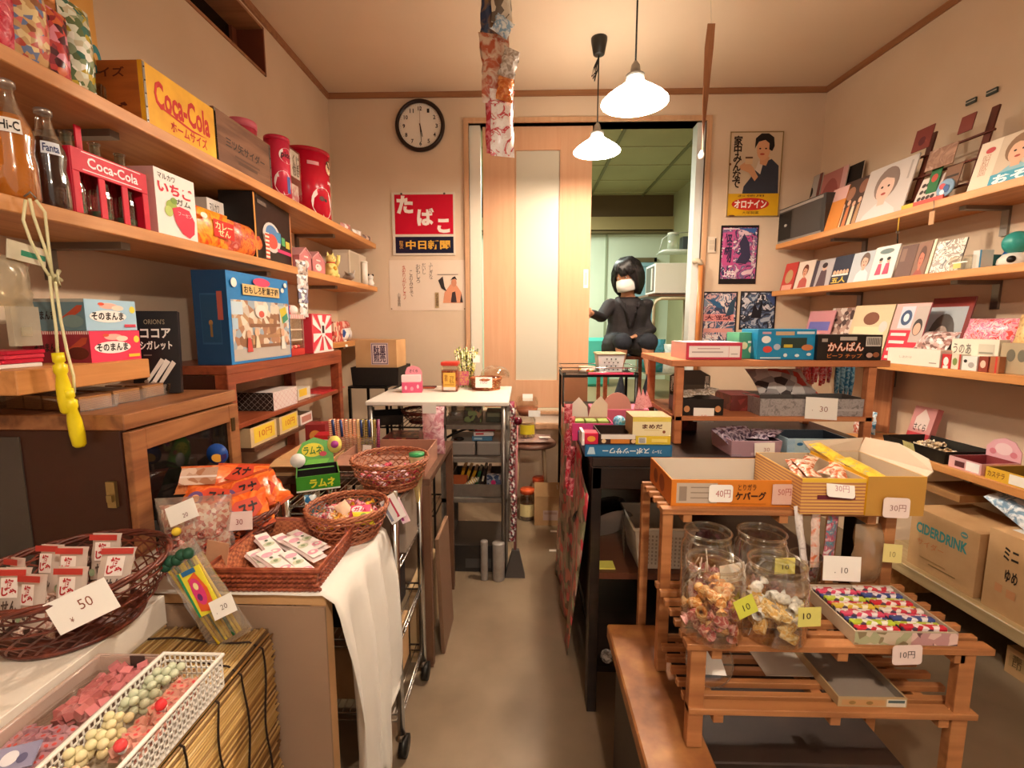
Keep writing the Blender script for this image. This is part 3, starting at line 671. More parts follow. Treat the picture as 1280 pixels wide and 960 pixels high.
bagL('candy_bag', 'orange crackly bag lying behind the mixed sweets bag', 40, 92, -60, S1, -1.10, .05, crinkle('e2702a', 'f2a060'))
bagL('candy_strip', 'dark red strip of small wrapped sweets before the clear green bag', 64, 88, 14, S1, -1.03, .03, cells('8a2430', 'b83c3a', '4a1c22', 'c8643a', 'd8889a', scale=70))
bagL('candy_bag', 'clear bag of green and yellow wrapped sweets on the top left shelf', 86, 123, 4, S1, -1.035, .06, cells('5d6f4a', 'b9a23a', 'd8dcc8', '3f6f62', 'c8c0a0', '8a9a78', 'f0eee0', scale=75, rough=.15))
bagL('candy_bag', 'tall golden bag with teal print behind the clear green bag', 70, 120, -55, S1, -1.16, .04, 'd09a4a', [('c', .3, .35, .14, .08, '1f5f6a'), ('c', .7, .42, .15, .09, '2a7a80'), ('c', .7, .42, .06, .04, 'd09a4a'), ('r', .1, .25, .6, .3, '18414c')])
t = thing('glass_jar', 'small empty glass jar between the candy bags and yellow crate', 'jar', (-1.16, atX(128, 60, -1.16).y, S1)); MB().lathe([(.03, 0), (.034, .01), (.034, .1), (.026, .115), (.026, .14)], GREENG, 20, cap=False).build('glass_body', t); MB().ring(.027, .003, .14, GREENG, 20).build('rim', t)
def crate(label, u0, u1, vt, X, z0, d, front, side, marksF, marksL, slot=.012):
    y0, y1 = LX(u0, vt, X), LX(u1, vt, X); h = atX(u0, vt, X).z-z0; w = y1-y0
    t = thing('wooden_crate', label, 'crate', (X, (y0+y1)/2, z0), PI/2); th = .012
    MB().b(-w/2, w/2, 0, d, 0, .01, side).build('base', t)
    m = MB(); m.b(-w/2, w/2, 0, th, .012, h, front); m.marks('F', w, d, h, marksF); m.build('front_board', t, bevel=.001)
    MB().b(-w/2, w/2, d-th, d, .012, h, side).build('back_board', t, bevel=.001)
    m = MB(); m.b(-w/2, -w/2+th, th+.0005, d-th-.0005, .012, h, side); m.marks('L', w, d, h, marksL); m.build('end_board', t, bevel=.001)
    MB().b(w/2-th, w/2, th+.0005, d-th-.0005, .012, h, side).build('end_board', t, bevel=.001)
    for sx in (-1, 1):
        m = MB(); x = sx*(w/2-.005); m.b(x-.004, x+.004, -.0015, 0, .014, h-.002, C('8f8a84', .3, .9))
        for k in range(5): m.ball((x, -.002, .02+k*(h-.035)/4), .0022, C('5a5048', .4, .8), 6, 4)
        m.build('metal_strip', t)
    return t
crate('yellow painted soda crate with red script lettering on the top left shelf', 176, 264, 74, -1.035, S1, .24, CRATEY, wood('crate_end', '8a4a14', 'a65c1c', 'b86a24', axis=1, rough=.6),
      [('t', 'Coca-Cola', .12, .40, .88, .84, 'c2271c', .03), ('t', 'ホームサイズ', .30, .14, .82, .33, 'c2271c', .02), ('p', [(.2, .42), (.6, .32), (.85, .36), (.6, .36), (.2, .45)], 'c2271c')], [('t', 'ズ', .55, .12, .8, .38, '5a2410', .03), ('t', 'イズ', .5, .75, .8, .9, '5a2410', .02)])
crate('dark brown wooden crate with black stencil lettering behind the yellow crate', 266, 334, 132, -1.035, S1, .24, CRATEB, CRATEB,
      [('t', '三ツ矢サイダー', .16, .42, .86, .60, '2e1c14', .02), ('r', .35, .2, .7, .26, '5a3a28'), ('r', .3, .3, .75, .34, '5f3e2a')], [])
t = bottle('clear empty bottle poking up out of the yellow crate', (-1.17, atX(229, 115, -1.17).y, S1+.012), .03, .24, C('b9ad98', .3), C('a49a8c', .3, .6), None, '', None, fill=.02)
canister('candy_canister', 'pink-lidded red canister standing in the brown crate', (-1.165, atX(301, 145, -1.165).y, S1+.012), .055, .275, C('b83848', .35), C('d86878', .35), cat='canister', lidh=.03)
canister('candy_canister', 'tall pink cylinder with white oval patch, just past the brown crate', (-1.08, atX(345, 165, -1.08).y, S1), .05, .265, C('cf2f4a', .3), C('c42a44', .35),
         [('c', 20, .185, 42, .032, 'f3e9e4', 0), ('t', -12, .17, 48, .20, 'pico', '2a1a1a', 1), ('c', -5, .07, 45, .05, 'f0dcd8', 0), ('r', 12, .03, 34, .10, '4a5a9a', 1)], rz=math.radians(55))
t = thing('lottery_box', 'clear upright box of prize tickets beside the pink cylinder', 'box', (-1.05, atX(367, 180, -1.05).y, S1), PI/2)
MB().b(-.055, .055, 0, .09, 0, .25, CLR).build('body', t); m = MB(); m.b(-.05, .05, .004, .006, .13, .245, C('f0e4dc')); m.marks('F', .1, .1, .25, [('t', 'くじ\n付き', .3, .55, .95, .92, '3a2622', .02)], eps=-.002); m.build('label', t)
MB().b(-.045, .045, .01, .08, .004, .1, cells('e6c0c0', 'f2e6e0', 'd89aa0', scale=60)).build('ticket_stack', t)
canister('candy_canister', 'big shiny red canister at the far end of the top left shelf', (-1.115, 2.50, S1), .108, .33, C('c4152e', .25), C('b51228', .3),
         [('c', 15, .07, 34, .075, 'f2e2dc', 0), ('c', 10, .09, 8, .012, '5a2a20', 2), ('c', 22, .085, 4, .008, '2a1a1a', 3), ('c', 42, .25, 14, .032, 'f0cfa8', 1), ('c', 44, .268, 15, .018, '4a2a1c', 2), ('r', -25, .245, 5, .262, 'e8a0a4', 1), ('r', 34, .17, 62, .185, 'f0d0cc', 1)], rz=math.radians(50), lidh=.02)
for i, (u, c, lab) in enumerate(((432, ('c8847a', 'f0dcd4', 'b83c3c'), 'small red and white sweets pack past the red canister'), (446, ('f2ece4', 'd8d0c8', 'c8988a'), 'small white sweets pack between two coloured ones on the top left shelf'), (458, ('7a5448', 'd8b8a0', '8a8a8a'), 'small brown sweets pack at the far tip of the top left shelf'))):
    o = spack('sweets_pack', lab, 'sweets pack', None, .09, .05, .03, cells(*c, scale=55)); o.location = (-1.06, atX(u, 290, -1.06).y, S1+.002); o.rotation_euler = (0, 0, PI/2-.3)

# ------------------------------------------------------------------ LEFT WALL, SECOND SHELF
bottle('orange soda bottle at the near end of the second left shelf', (-1.045, LX(14, 180, -1.045), S2), .037, .232, C('c9761c', .2), C('b9b0a8', .3, .7), PAPER, 'Hi-C', '2a2622', PI/2-.75)
bottle('dark grape soda bottle standing beside the orange one', (-1.06, LX(58, 180, -1.06), S2), .034, .215, C('2e1216', .15), C('a8a09a', .3, .7), C('dfe6ee'), 'Fanta', '24346a', PI/2-.6)
# red bottle carrier
y0, y1 = LX(88, 190, -1.03), LX(180, 190, -1.03); w = y1-y0
t = thing('bottle_carrier', 'red plastic six-bottle carrier with white script on its side', 'carrier', (-1.03, (y0+y1)/2, S2), PI/2)
RPL = C('c8142e', .5)
m = MB(); m.b(-w/2, w/2, .0, .15, 0, .006, RPL).b(-w/2, w/2, 0, .004, .10, .152, RPL).b(-w/2, w/2, .146, .15, .10, .152, RPL)
m.marks('F', w, .15, .152, [('r', .12, .70, .9, .715, 'f6dcdc'), ('r', .12, .96, .9, .975, 'f6dcdc'), ('t', 'Coca-Cola', .18, .76, .85, .92, 'f8e8e8', .02)])
for k in range(4): x = -w/2+k*(w-.018)/3; m.b(x, x+.018, 0, .004, .006, .10, RPL).b(x, x+.018, .146, .15, .006, .10, RPL)
for x in (-w/2, w/2-.004): m.b(x, x+.004, .004, .146, .006, .152, RPL)
m.build('body', t, bevel=.001)
MB().b(-w/2+.004, w/2-.004, .073, .077, .006, .15, RPL).b(-.012, .004, .073, .077, .15, .235, RPL).b(-w/2+.004, -w/2+.02, .073, .077, .15, .17, RPL).build('divider', t)
for k in range(3):
    for j in range(2):
        x = -w/2+.035+k*(w-.07)/2; p = Matrix.Rotation(PI/2, 4, 'Z') @ Vector((x, .04+j*.072, 0)); q = Vector((-1.03, (y0+y1)/2, S2+.007))+p
        if k == 0 and j == 0:
            b0 = thing('soda_bottle', 'empty greenish soda bottle slotted in the red carrier', 'bottle', q, 0, 'empty bottles in the red carrier')
            MB().lathe([(.022, 0), (.026, .006), (.026, .06), (.022, .08), (.026, .10), (.024, .12), (.012, .155), (.011, .185)], GREENG, 18, cap=False).build('glass_body', b0)
            MB().lathe([(.022, .001), (.025, .008), (.0245, .02)], C('6d7a66', .1), 18).build('glass_base', b0); MB().ring(.0115, .002, .185, GREENG, 16).build('rim', b0)
        else: dup(b0, loc=q)
pk = lpack('gum_box', 'white box printed with a big strawberry on the second left shelf', 'box', (191, 207, 240), -1.03, S2, .11, C('f0e8e0'),
      {'F': [('t', 'マルカワ', .08, .86, .50, .95, '2a1a1a', .01), ('t', 'いちご', .06, .66, .92, .84, 'd01f3a', .04), ('t', 'ガム', .48, .54, .86, .64, '2a1a1a', .01), ('c', .36, .48, .14, .10, '9ab04a'), ('c', .28, .40, .1, .08, 'b8c86a'), ('c', .42, .58, .08, .05, '7a9a3a'), ('p', [(.36, .46), (.55, .52), (.8, .5), (.93, .34), (.9, .14), (.76, .05), (.58, .10), (.42, .26)], 'd8304a'), ('t', 'フーセン', .5, .38, .86, .44, 'f0d8d4', 0)],
       'L': [('r', 0, 0, 1, 1, 'cf9a94'), ('t', 'い\nち\nご', .25, .15, .5, .7, 'b02a3c', .02), ('t', '風\n船', .6, .4, .78, .7, '2a1a1a', .01)]})
lpack('gum_box', 'small white box half hidden behind the orange snack bags', 'box', (258, 246, 286), -1.14, S2, .06, C('e9e0d6'), {'F': [('t', 'マルカワ', .1, .78, .5, .93, '2a1a1a', .01)]})
bagL('snack_bag', 'orange curry snack bag with red label next to the strawberry box', 243, 292, 262, S2, -1.03, .05, cells('e8641c', 'f2b030', 'e23c1c', 'f4c84a', scale=14, smooth=True), [('r', .42, .30, .96, .75, 'd0281c'), ('t', 'カレー\nせん', .46, .34, .92, .7, 'f8e8b0', .02), ('c', .2, .75, .08, .07, 'f8f0e0')])
bagL('snack_bag', 'orange and red snack bag in front of the black display box', 290, 336, 282, S2, -1.03, .05, cells('e0501c', 'f08a3a', 'b8342a', 'd8887a', scale=26, smooth=True), [('r', .86, .06, .98, .95, stripes('f0e0d0', 'd0401c', 20, 'Z'))])
# black display box with open lid
y0, y1 = LX(318, 240, -1.035), LX(375, 240, -1.035); w = y1-y0
t = thing('display_box', 'black hanging-lid display box with a round sticker on the second left shelf', 'box', (-1.06, (y0+y1)/2-.02, S2), PI/2+.12)
tray(w, .12, .25, '1c1512', '2a1d18', .004).build('body', t)
m = MB(); m.b(-w/2, w/2, -.004, -.001, 0, .25, C('231a16', .35)); m.marks('F', w, 0, .25, [('r', .0, .0, .035, 1, 'd8944a'), ('r', .97, 0, 1, 1, 'c8845a'), ('c', .42, .42, .24, .24, 'd8cfc8'), ('c', .42, .48, .16, .14, '5a86b8'), ('c', .42, .36, .14, .12, 'd0584a'), ('r', .56, .38, .66, .55, '4a90b8'), ('r', .68, .36, .78, .5, '58a868'), ('r', .8, .34, .92, .46, 'd8b84a'), ('r', .55, .22, .95, .28, 'c83a6a'), ('r', .08, .86, .3, .92, '6a5a50')], eps=.0045); m.build('front_panel', t)
# hanging chain of small packs at the far side
t = thing('pack_chain', 'chain of small clear sweets packs dangling from the second left shelf', 'sweets pack', (-.995, LX(377, 330, -.995), 1.30))
for k, (c, hh) in enumerate((('c8b0a0', .06), ('d8c8c0', .06), ('8a86a0', .06), ('e0d8d0', .06))):
    m = MB(); m.pillow(.055, .062, .016, cells(c, 'f0ece8', '6a5a5a', scale=80)); m.M = Matrix(); p = m.build('sweets_pouch', t); p.location = (0, 0, .17-k*.063); p.rotation_euler = (0, 0, PI/2-.7+k*.15)
MB().tube([(0, 0, .23), (-.002, 0, .168)], .001, C('d8d0c8'), 4).build('string', t)
# pink houses
for i, (u0, u1, vt, lab) in enumerate(((373, 389, 302, 'pink house-shaped box, the nearer of the two, by the hanging packs'), (388, 405, 306, 'pink house-shaped box beside the yellow cat figurine'))):
    y0, y1 = LX(u0, vt, -1.05), LX(u1, vt, -1.05); w = y1-y0; h = .11
    m = MB(); m.prism([(-w/2, 0), (w/2, 0), (w/2, h*.65), (0, h), (-w/2, h*.65)], 0, .09, C('c87a7c', .45)); m.marks('F', w, .09, h, [('c', .5, .32, .22, .16, 'f0dcd4'), ('c', .42, .36, .05, .03, '4a2a2a'), ('r', .35, .6, .65, .66, 'f0dcd4')])
    m.prism([(-w/2-.004, h*.63), (0, h+.004), (w/2+.004, h*.63), (w/2, h*.60), (0, h-.002), (-w/2, h*.60)], -.003, .093, C('d89a9a', .4))
    tag(m.build('gift_box'), lab, 'box', None, (-1.05, (y0+y1)/2, S2), PI/2)
# yellow cat figurine
t = thing('cat_figurine', 'yellow lucky cat figurine with one raised paw', 'figurine', (-1.045, LX(413, 320, -1.045), S2), PI/2-.5)
YL = C('e6cf7a', .35); m = MB(); m.lathe([(.03, 0), (.036, .01), (.036, .04), (.028, .065), (.018, .078)], YL, 20); m.ball((0, -.002, .095), .027, YL, 16, 10, sz=.9)
for s in (-1, 1): m.add([(s*.022, 0, .108), (s*.006, 0, .118), (s*.02, 0, .134), (s*.014, .01, .11)], [(0, 1, 2), (1, 3, 2), (3, 0, 2), (0, 3, 1)], YL); m.ball((s*.016, -.03, .008), .012, YL, 10, 6)
m.tube([(.028, -.008, .06), (.04, -.014, .09), (.038, -.018, .12)], [.010, .009, .010], YL, 8); m.tube([(-.028, -.012, .06), (-.024, -.034, .045)], [.010, .008], YL, 8); m.build('body', t)
m = MB();
for s in (-1, 1): m.ball((s*.009, -.025, .1), .0028, INK, 8, 5)
m.ball((0, -.028, .093), .003, C('b84a3c'), 8, 5); m.build('face', t); MB().ring(.02, .004, .076, C('c8402c'), 20).build('collar', t); MB().ball((0, -.03, .045), .012, C('d8a83a', .3, .5), 10, 6).build('coin', t)
# silver bird ornament, white block, doll
t = thing('bird_ornament', 'crumpled silvery bird-shaped ornament behind the yellow cat', 'ornament', (-1.05, LX(436, 330, -1.05), S2), .4)
m = MB(); m.lathe([(.004, -.06), (.02, -.03), (.026, 0), (.018, .03), (.004, .05)], C('b8b0a8', .3, .3), 14); m.M = TR(); b_ = m.build('body', t); b_.rotation_euler = (PI/2, 0, .5); b_.location = (0, 0, .03)
MB().tube([(.01, .03, .03), (.03, .06, .06), (.035, .05, .075)], [.01, .007, .004], C('c8c0b8', .3, .3), 8).build('neck', t); MB().add([(-.02, 0, .035), (.02, -.05, .05), (.0, -.08, .03), (-.03, -.05, .06)], [(0, 1, 2, 3)], C('a8a098', .3, .3)).build('wing', t)
lpack('paper_box', 'cream upright block-shaped box near the far end of the second left shelf', 'box', (436, 312, 457), -1.06, S2, .10, C('c9b9a4'), {'F': [('r', .05, .05, .55, .95, 'b5a48c')], 'L': [('r', .1, .1, .9, .9, 'd8cbb8')]})
t = canister('wax_candle', 'white cylinder standing against the cream block-shaped box', (-1.035, LX(455, 312, -1.035), S2), .018, .15, C('efe8dc', .4), C('e6ded0', .4), cat='cylinder', lidh=.01)
t = thing('small_doll', 'tiny black and white doll at the far tip of the second left shelf', 'figurine', (-1.03, 3.19, S2), .6)
MB().lathe([(.018, 0), (.022, .02), (.012, .045)], C('e8e0d8'), 14).build('body', t); MB().ball((0, 0, .058), .018, C('e8e0d8'), 12, 8).build('head', t); m = MB(); m.ball((-.014, 0, .074), .008, INK, 8, 5); m.ball((.014, 0, .074), .008, INK, 8, 5); m.build('ear', t)

# jump rope and bag hanging in front of the near shelf
t = thing('skipping_rope', 'pale skipping rope with yellow handles hanging from the second left shelf', 'skipping rope', (-.99, .955, 1.46))
ROPE = C('e2dcae', .5)
m = MB()
P0 = [atX(u, v, -.985) for u, v in ((32, 250), (29, 275), (38, 300), (55, 335), (66, 352))]
P1 = [atX(u, v, -.985) for u, v in ((37, 248), (42, 270), (56, 310), (68, 350))]
P2 = [atX(u, v, -.985) for u, v in ((45, 250), (56, 265), (60, 300), (66, 350))]
P3 = [atX(u, v, -.975) for u, v in ((62, 345), (66, 380), (70, 410), (72, 442))]
P4 = [atX(u, v, -.97) for u, v in ((69, 352), (76, 400), (84, 440), (92, 470), (93, 490), (88, 505))]
og = Vector((-.99, .955, 1.46))
for q in (P0, P1, P2, P3, P4): m.tube([p-og for p in q], .0028, ROPE, 6)
kn = atX(68, 350, -.98)-og; m.tube([kn+Vector((.0, .012, .02)), kn+Vector((.01, -.006, .0)), kn+Vector((-.004, .012, -.012)), kn+Vector((.006, -.004, .012)), kn+Vector((0, .014, 0))], .0045, ROPE, 6)
m.build('rope', t)
YH = C('e8d21c', .35)
for (u, v, X, tilt) in ((72, 441, -.975, 3), (84, 486, -.968, 6)):
    h = atX(u, v, X)-og; m = MB(); m.M = Matrix.Translation(h) @ Euler((math.radians(tilt), 0, 0)).to_matrix().to_4x4()
    m.lathe([(.010, 0), (.0105, -.018), (.007, -.022), (.012, -.026), (.012, -.04), (.009, -.046), (.0125, -.07), (.0135, -.1), (.012, -.125), (.008, -.13)], YH, 16); m.build('handle', t)
MB().tube([atX(30, 246, -1.0)-og, atX(38, 240, -.99)-og, atX(45, 248, -.985)-og], .002, STEEL, 6).build('hook', t)
t = thing('clear_pouch', 'clear pouch with green-trimmed card hanging behind the skipping rope', 'pouch', atX(40, 420, -1.02), PI/2)
m = MB(); m.pillow(.085, .10, .035, clear(tint='e2d8be', base=.12, edge=.6, rough=.15, milky=.35), wav=.004); p = m.build('bag', t); p.location = (-.02, .01, .06)
m = MB(); m.b(-.055, .02, -.006, -.004, .148, .185, C('dad2b8')); m.marks('F', .075, 0, .185, [('r', .1, .86, .75, .92, '2e8a6a')], eps=.0065); p = m.build('header_card', t); p.rotation_euler = (0, math.radians(8), 0)
m = MB(); m.b(-.035, .02, 0, .012, -.02, .06, clear(tint='e6dfcc', base=.12, edge=.5, rough=.2, milky=.3)); m.b(-.02, .0, -.002, 0, .0, .018, C('9a937e')); m.build('toy_stem', t)

# ------------------------------------------------------------------ LEFT, THIRD LEVEL
SK = [('t', 'そのまんま', .12, .30, .68, .62, '1e1614', .03)]
for k, (bc, fc, lc, z, dx, nm) in enumerate(((C('d8284a', .35), 'e23a5a', '8a2a34', S3, 0, 'pink snack box under the light blue one on the near left board'), (C('8ab4d0', .35), 'a8cde2', '5f7f88', S3+.076, .004, 'light blue snack box stacked on the pink one on the near left board'))):
    y0, y1 = LX(109+0*k, 400, -1.03), LX(172, 400, -1.03)
    w = y1-y0
    fF = [('r', 0, 0, 1, 1, fc), ('c', .45, .8, .18, .1, 'f0b8a8'), ('c', .62, .74, .12, .09, 'f4dcc8'), ('c', .92, .7, .06, .12, 'f0d84a'), ('c', .30, .86, .06, .05, 'e0583c'), ('c', .42, .46, .36, .2, 'f6f0ea'), ('t', 'そのまんま', .10, .34, .72, .60, '1e1614', .035), ('r', .72, .1, .96, .2, 'e8c83a' if k == 0 else 'd0485a')]
    fL = [('r', 0, 0, 1, 1, lc), ('r', 0, .9, 1, 1, stripes('f0e0d8', 'b83040', 60, 'Y') if k == 0 else 'a0a49a'), ('t', 'そのまんま', .18, .35, .56, .62, '1e1614', .03), ('p', [(.66, .2), (.95, .62), (.98, .8), (.9, .8), (.62, .35)], 'b04a30'), ('c', .82, .3, .16, .2, '5a2418' if k == 0 else '6f8a88')]
    pack('snack_box', nm, 'box', (-1.03-dx, (y0+y1)/2, z), PI/2, w, .165, .075, bc, {'F': fF, 'L': fL})
for k in range(4):
    tag(boxmb(.20, .085, .0085, C(('c8203c', 'd83a50', 'b81c34', 'e0d8d0')[3-k], .3)).build('candy_pack', bevel=.0015), ('silvery flat pack at the foot', 'dark red flat pack, second from the foot', 'pinkish flat pack, third from the foot', 'bright red flat pack on top')[k]+' of the stack on the near left board', 'sweets pack', None, (-1.22+.06-k*.003, .925+.005*k, S3+.0005+k*.009), math.radians(-4+3*k))
fpack('carton', 'small plain brown carton behind the red packs on the near left board', 'box', (-12, 405, 18, 438), 1.12, .05, C('a08878'), z0=S3)
pack('candy_box', 'black candy cigarette box leaning upright on the oak cabinet', 'box', (-1.045, 1.305, 1.053), math.radians(22), .113, .022, .235, C('1d1718', .35),
     {'F': [('t', "ORION'S", .28, .84, .72, .90, '9a8a70', .005), ('t', 'ココア', .20, .67, .84, .79, 'f2ece4', .03), ('t', 'シガレット', .18, .53, .86, .64, 'f2ece4', .03), ('p', [(.24, .14), (.32, .14), (.68, .40), (.6, .43)], 'e9e2d8'), ('p', [(.36, .12), (.46, .12), (.8, .38), (.7, .42)], 'f4efe8'), ('p', [(.5, .10), (.6, .11), (.92, .36), (.84, .40)], 'e6dfd4'), ('c', .28, .15, .05, .022, 'c8beb2'), ('c', .41, .13, .05, .022, 'c8beb2'), ('c', .55, .11, .05, .022, 'c8beb2'), ('r', .25, .46, .42, .475, '7a6a60')],
      'L': [('t', 'コ\nコ\nア\nシ', .2, .08, .8, .62, 'cdc4ba', .02)]}, tilt=6)
for k in range(3):
    t = thing('wafer_tray', ('clear tray of brown wafers nearest the aisle on the oak cabinet', 'middle clear tray of wafers on the oak cabinet', 'empty-ended clear tray by the black box on the oak cabinet')[k], 'tray', (-1.0-.01*k, 1.07+k*.10, 1.0505), math.radians(80+4*k))
    tray(.085, .24, .03, CLR, CLR, .001, flare=.004).build('tray_body', t)
    for q in range(4 if k < 2 else 2): MB().b(-.036, .036, .01+q*.056, .06+q*.056, .002, .034, stripes('b8844e', '7a4c2c', 90, 'Z')).build('wafer', t)
# blue playhouse box
pk = lpack('sweets_box', 'big blue picture box of assorted sweets on the open shelf unit', 'box', (281, 337, 358), -.985, 1.113, .115, C('1d5f9a', .35),
     {'F': [('r', 0, 0, 1, 1, '2a7ab8'), ('r', .05, .74, .95, .74, '2a7ab8'), ('r', .04, .03, .98, .70, cells('b8906a', '8a5f44', 'd8c8b4', 'a8785a', 'c8bcae', '98a8b4', 'e0d4c4', scale=34)),
            ('r', .04, .03, .98, .16, 'b8aea4'), ('r', .04, .54, .2, .68, 'c0d4e0'), ('r', .04, .38, .12, .5, 'aac4d4'), ('r', .3, .16, .8, .2, '8a6248'), ('r', .3, .27, .82, .31, 'a8805e'), ('r', .3, .40, .8, .44, '8a6248'), ('r', .80, .45, .96, .66, 'c0c8c4'), ('p', [(.8, .62), (.92, .66), (.96, .5), (.84, .44)], 'c8b43a'), ('p', [(.84, .52), (.94, .58), (.96, .5), (.86, .44)], '3c8a6a'),
            ('c', .26, .32, .035, .05, 'd8a88a'), ('p', [(.22, .12), (.31, .12), (.28, .28), (.24, .28)], 'c84a44'), ('c', .38, .34, .035, .05, 'd8b090'), ('p', [(.35, .16), (.43, .16), (.4, .3), (.37, .3)], 'e0d0b0'), ('c', .83, .33, .035, .05, 'd8a88a'), ('p', [(.79, .12), (.88, .12), (.85, .28), (.81, .28)], 'e8e0d4'), ('c', .90, .24, .03, .045, 'd8a88a'), ('c', .47, .58, .10, .08, 'e4dcd2'), ('c', .47, .55, .045, .04, 'c8584a'),
            ('r', .20, .76, .80, .88, 'd8b87a'), ('t', 'おもしろ駄菓子箱', .22, .775, .78, .865, '2a1c14', .025), ('c', .5, .92, .14, .05, 'd8486a'), ('c', .08, .88, .04, .05, 'f0e8dc'), ('c', .86, .86, .03, .03, 'e8e0d0'), ('c', .92, .93, .03, .03, 'e8e0d0')],
      'L': [('r', 0, 0, 1, 1, '163f66'), ('r', .2, .22, .78, .76, '2a547a'), ('r', .22, .24, .76, .74, '1c4668'), ('r', .70, .48, .86, .78, 'b0584a'), ('c', .48, .45, .06, .03, 'a87844'), ('r', .45, .3, .52, .44, '8a6a3a')]})
# toy kiosk
t = thing('toy_kiosk', 'small red toy kiosk with striped roof beside the blue picture box', 'toy', (-1.0, LX(371, 400, -1.0), 1.113), PI/2)
RK = C('b8342c', .4); m = MB(); m.b(-.06, .06, 0, .09, 0, .03, RK).b(-.06, -.052, 0, .09, .03, .16, CLR2).b(.052, .06, 0, .09, .03, .16, CLR2).b(-.052, .052, .082, .09, .03, .16, C('c8a890')); m.build('body', t, bevel=.001)
for z in (.065, .11): MB().b(-.052, .052, .004, .082, z, z+.005, C('d8c0a8')).build('shelf', t)
m = MB(); m.prism([(-.068, .16), (.068, .16), (.068, .178), (-.068, .178)], -.006, .094, stripes('f2e8e0', 'c43c34', 24, 'X')); m.build('awning', t)
m = MB(); m.b(-.06, .0, .02, .08, .178, .215, C('b8243a')); m.build('roof_block', t); MB().lathe([(.02, .178), (.03, .19), (.03, .205), (.018, .218)], C('eee4da'), 14, (.01, .03, 0)).build('roof_bun', t)
m = MB()
rnd = random.Random(3)
for i in range(14): m.ball((-.04+(i % 7)*.0135, .02+.03*(i//7), .037), .008, ('d8584a', 'e8c0a0', 'b84a3c')[i % 3], 8, 5)
m.build('toy_sweets', t)
rays_ = []
for i in range(12):
    a0, a1 = i*PI/6, i*PI/6+PI/12; rays_.append(('p', [(.5, .5)]+[(min(.97, max(.03, .5+.9*math.cos(a))), min(.97, max(.03, .5+.9*math.sin(a)))) for a in (a0, a1)], 'f2e6e0'))
lpack('popcorn_box', 'red and white sunburst box at the end of the open shelf unit', 'box', (389, 392, 414), -.99, 1.113, .05, C('d83a4a', .4), {'F': rays_+[('c', .5, .6, .12, .2, 'f2e6e0'), ('r', .44, .5, .56, .7, '3a2a2a'), ('r', 0, 0, 1, .05, 'f2d8d0')]})
# packs on the far board
lpack('snack_box', 'small red printed box standing at the start of the far left board', 'box', (417, 402, 428), -1.05, 1.15, .05, cells('c8483c', 'e8c0a8', '8a2a2a', scale=50))
o = spack('snack_bag', 'white and blue snack bag on the far left board', 'snack bag', None, .17, .075, .06, cells('e8e0da', 'd8d0cc', '2a4a86', 'e0d8d0', 'c8b8b0', scale=22)); o.location = (-1.06, 2.78, 1.152); o.rotation_euler = (0, 0, PI/2)
o = spack('snack_bag', 'red-brown snack bag lying on top of the white and blue one', 'snack bag', None, .15, .05, .05, crinkle('b8483c', 'd8a090')); o.location = (-1.06, 2.80, 1.222); o.rotation_euler = (math.radians(-20), 0, PI/2+.1)
fc = atX(437, 424, -1.0); card('tiny white price tag on the front edge of the far left board', (-1.017, fc.y, 1.12), .035, .04, [], yaw=90)
# inside the open shelf unit (shelf at z .905)
m = MB(); ASA = [cells('2e2420', '4a3c36', 'b8a89c', '332822', scale=95)]
def diamond(n1, n2, a, b, wd=.012):
    out = []
    for i in range(-n2, n1+1):
        p0 = (i/n1, 0); p1 = ((i+n2)/n1, 1)
        for q0, q1 in ((p0, p1), ((i/n1, 1), ((i+n2)/n1, 0))):
            x0, y0 = q0; x1, y1 = q1
            t0 = max(0, (0-x0)/(x1-x0)); t1 = min(1, (1-x0)/(x1-x0))
            if t1 <= t0: continue
            A_ = (x0+(x1-x0)*t0, y0+(y1-y0)*t0); B_ = (x0+(x1-x0)*t1, y0+(y1-y0)*t1)
            out.append(('p', [(A_[0], A_[1]-wd), (A_[0]+.0, A_[1]+wd), (B_[0], B_[1]+wd), (B_[0], B_[1]-wd)], b))
    return [('r', 0, 0, 1, 1, a)]+out
US = .9055
lpack('patterned_box', 'dark box with white diamond lattice pattern in the open shelf unit', 'box', (341, 491, 371), -1.0, US, .15, C('d8c8c0'), {'F': diamond(6, 3, 'e2d2cc', 'b86a66'), 'L': diamond(6, 3, '2e2420', 'd8ccc0')})
lpack('snack_box', 'yellow-tagged box beside the lattice patterned one', 'box', (372, 487, 388), -1.02, US, .14, C('cfc2b0'), {'F': [('r', .1, .3, .7, .95, 'e2b93a')]})
lpack('snack_box', 'brown speckled box in the middle of the open shelf unit', 'box', (386, 498, 402), -1.0, US, .16, cells('8a5a4a', 'b88a7a', '6a4038', scale=60), {'T': [('r', .05, .1, .95, .9, 'c8bcb4')]})
lpack('snack_box', 'bright red box at the far end inside the open shelf unit', 'box', (403, 494, 432), -.995, US, .15, cells('c81f30', 'd83a40', 'b8182a', scale=60), {'T': [('r', .05, .1, .95, .9, 'd8ccc8')]})
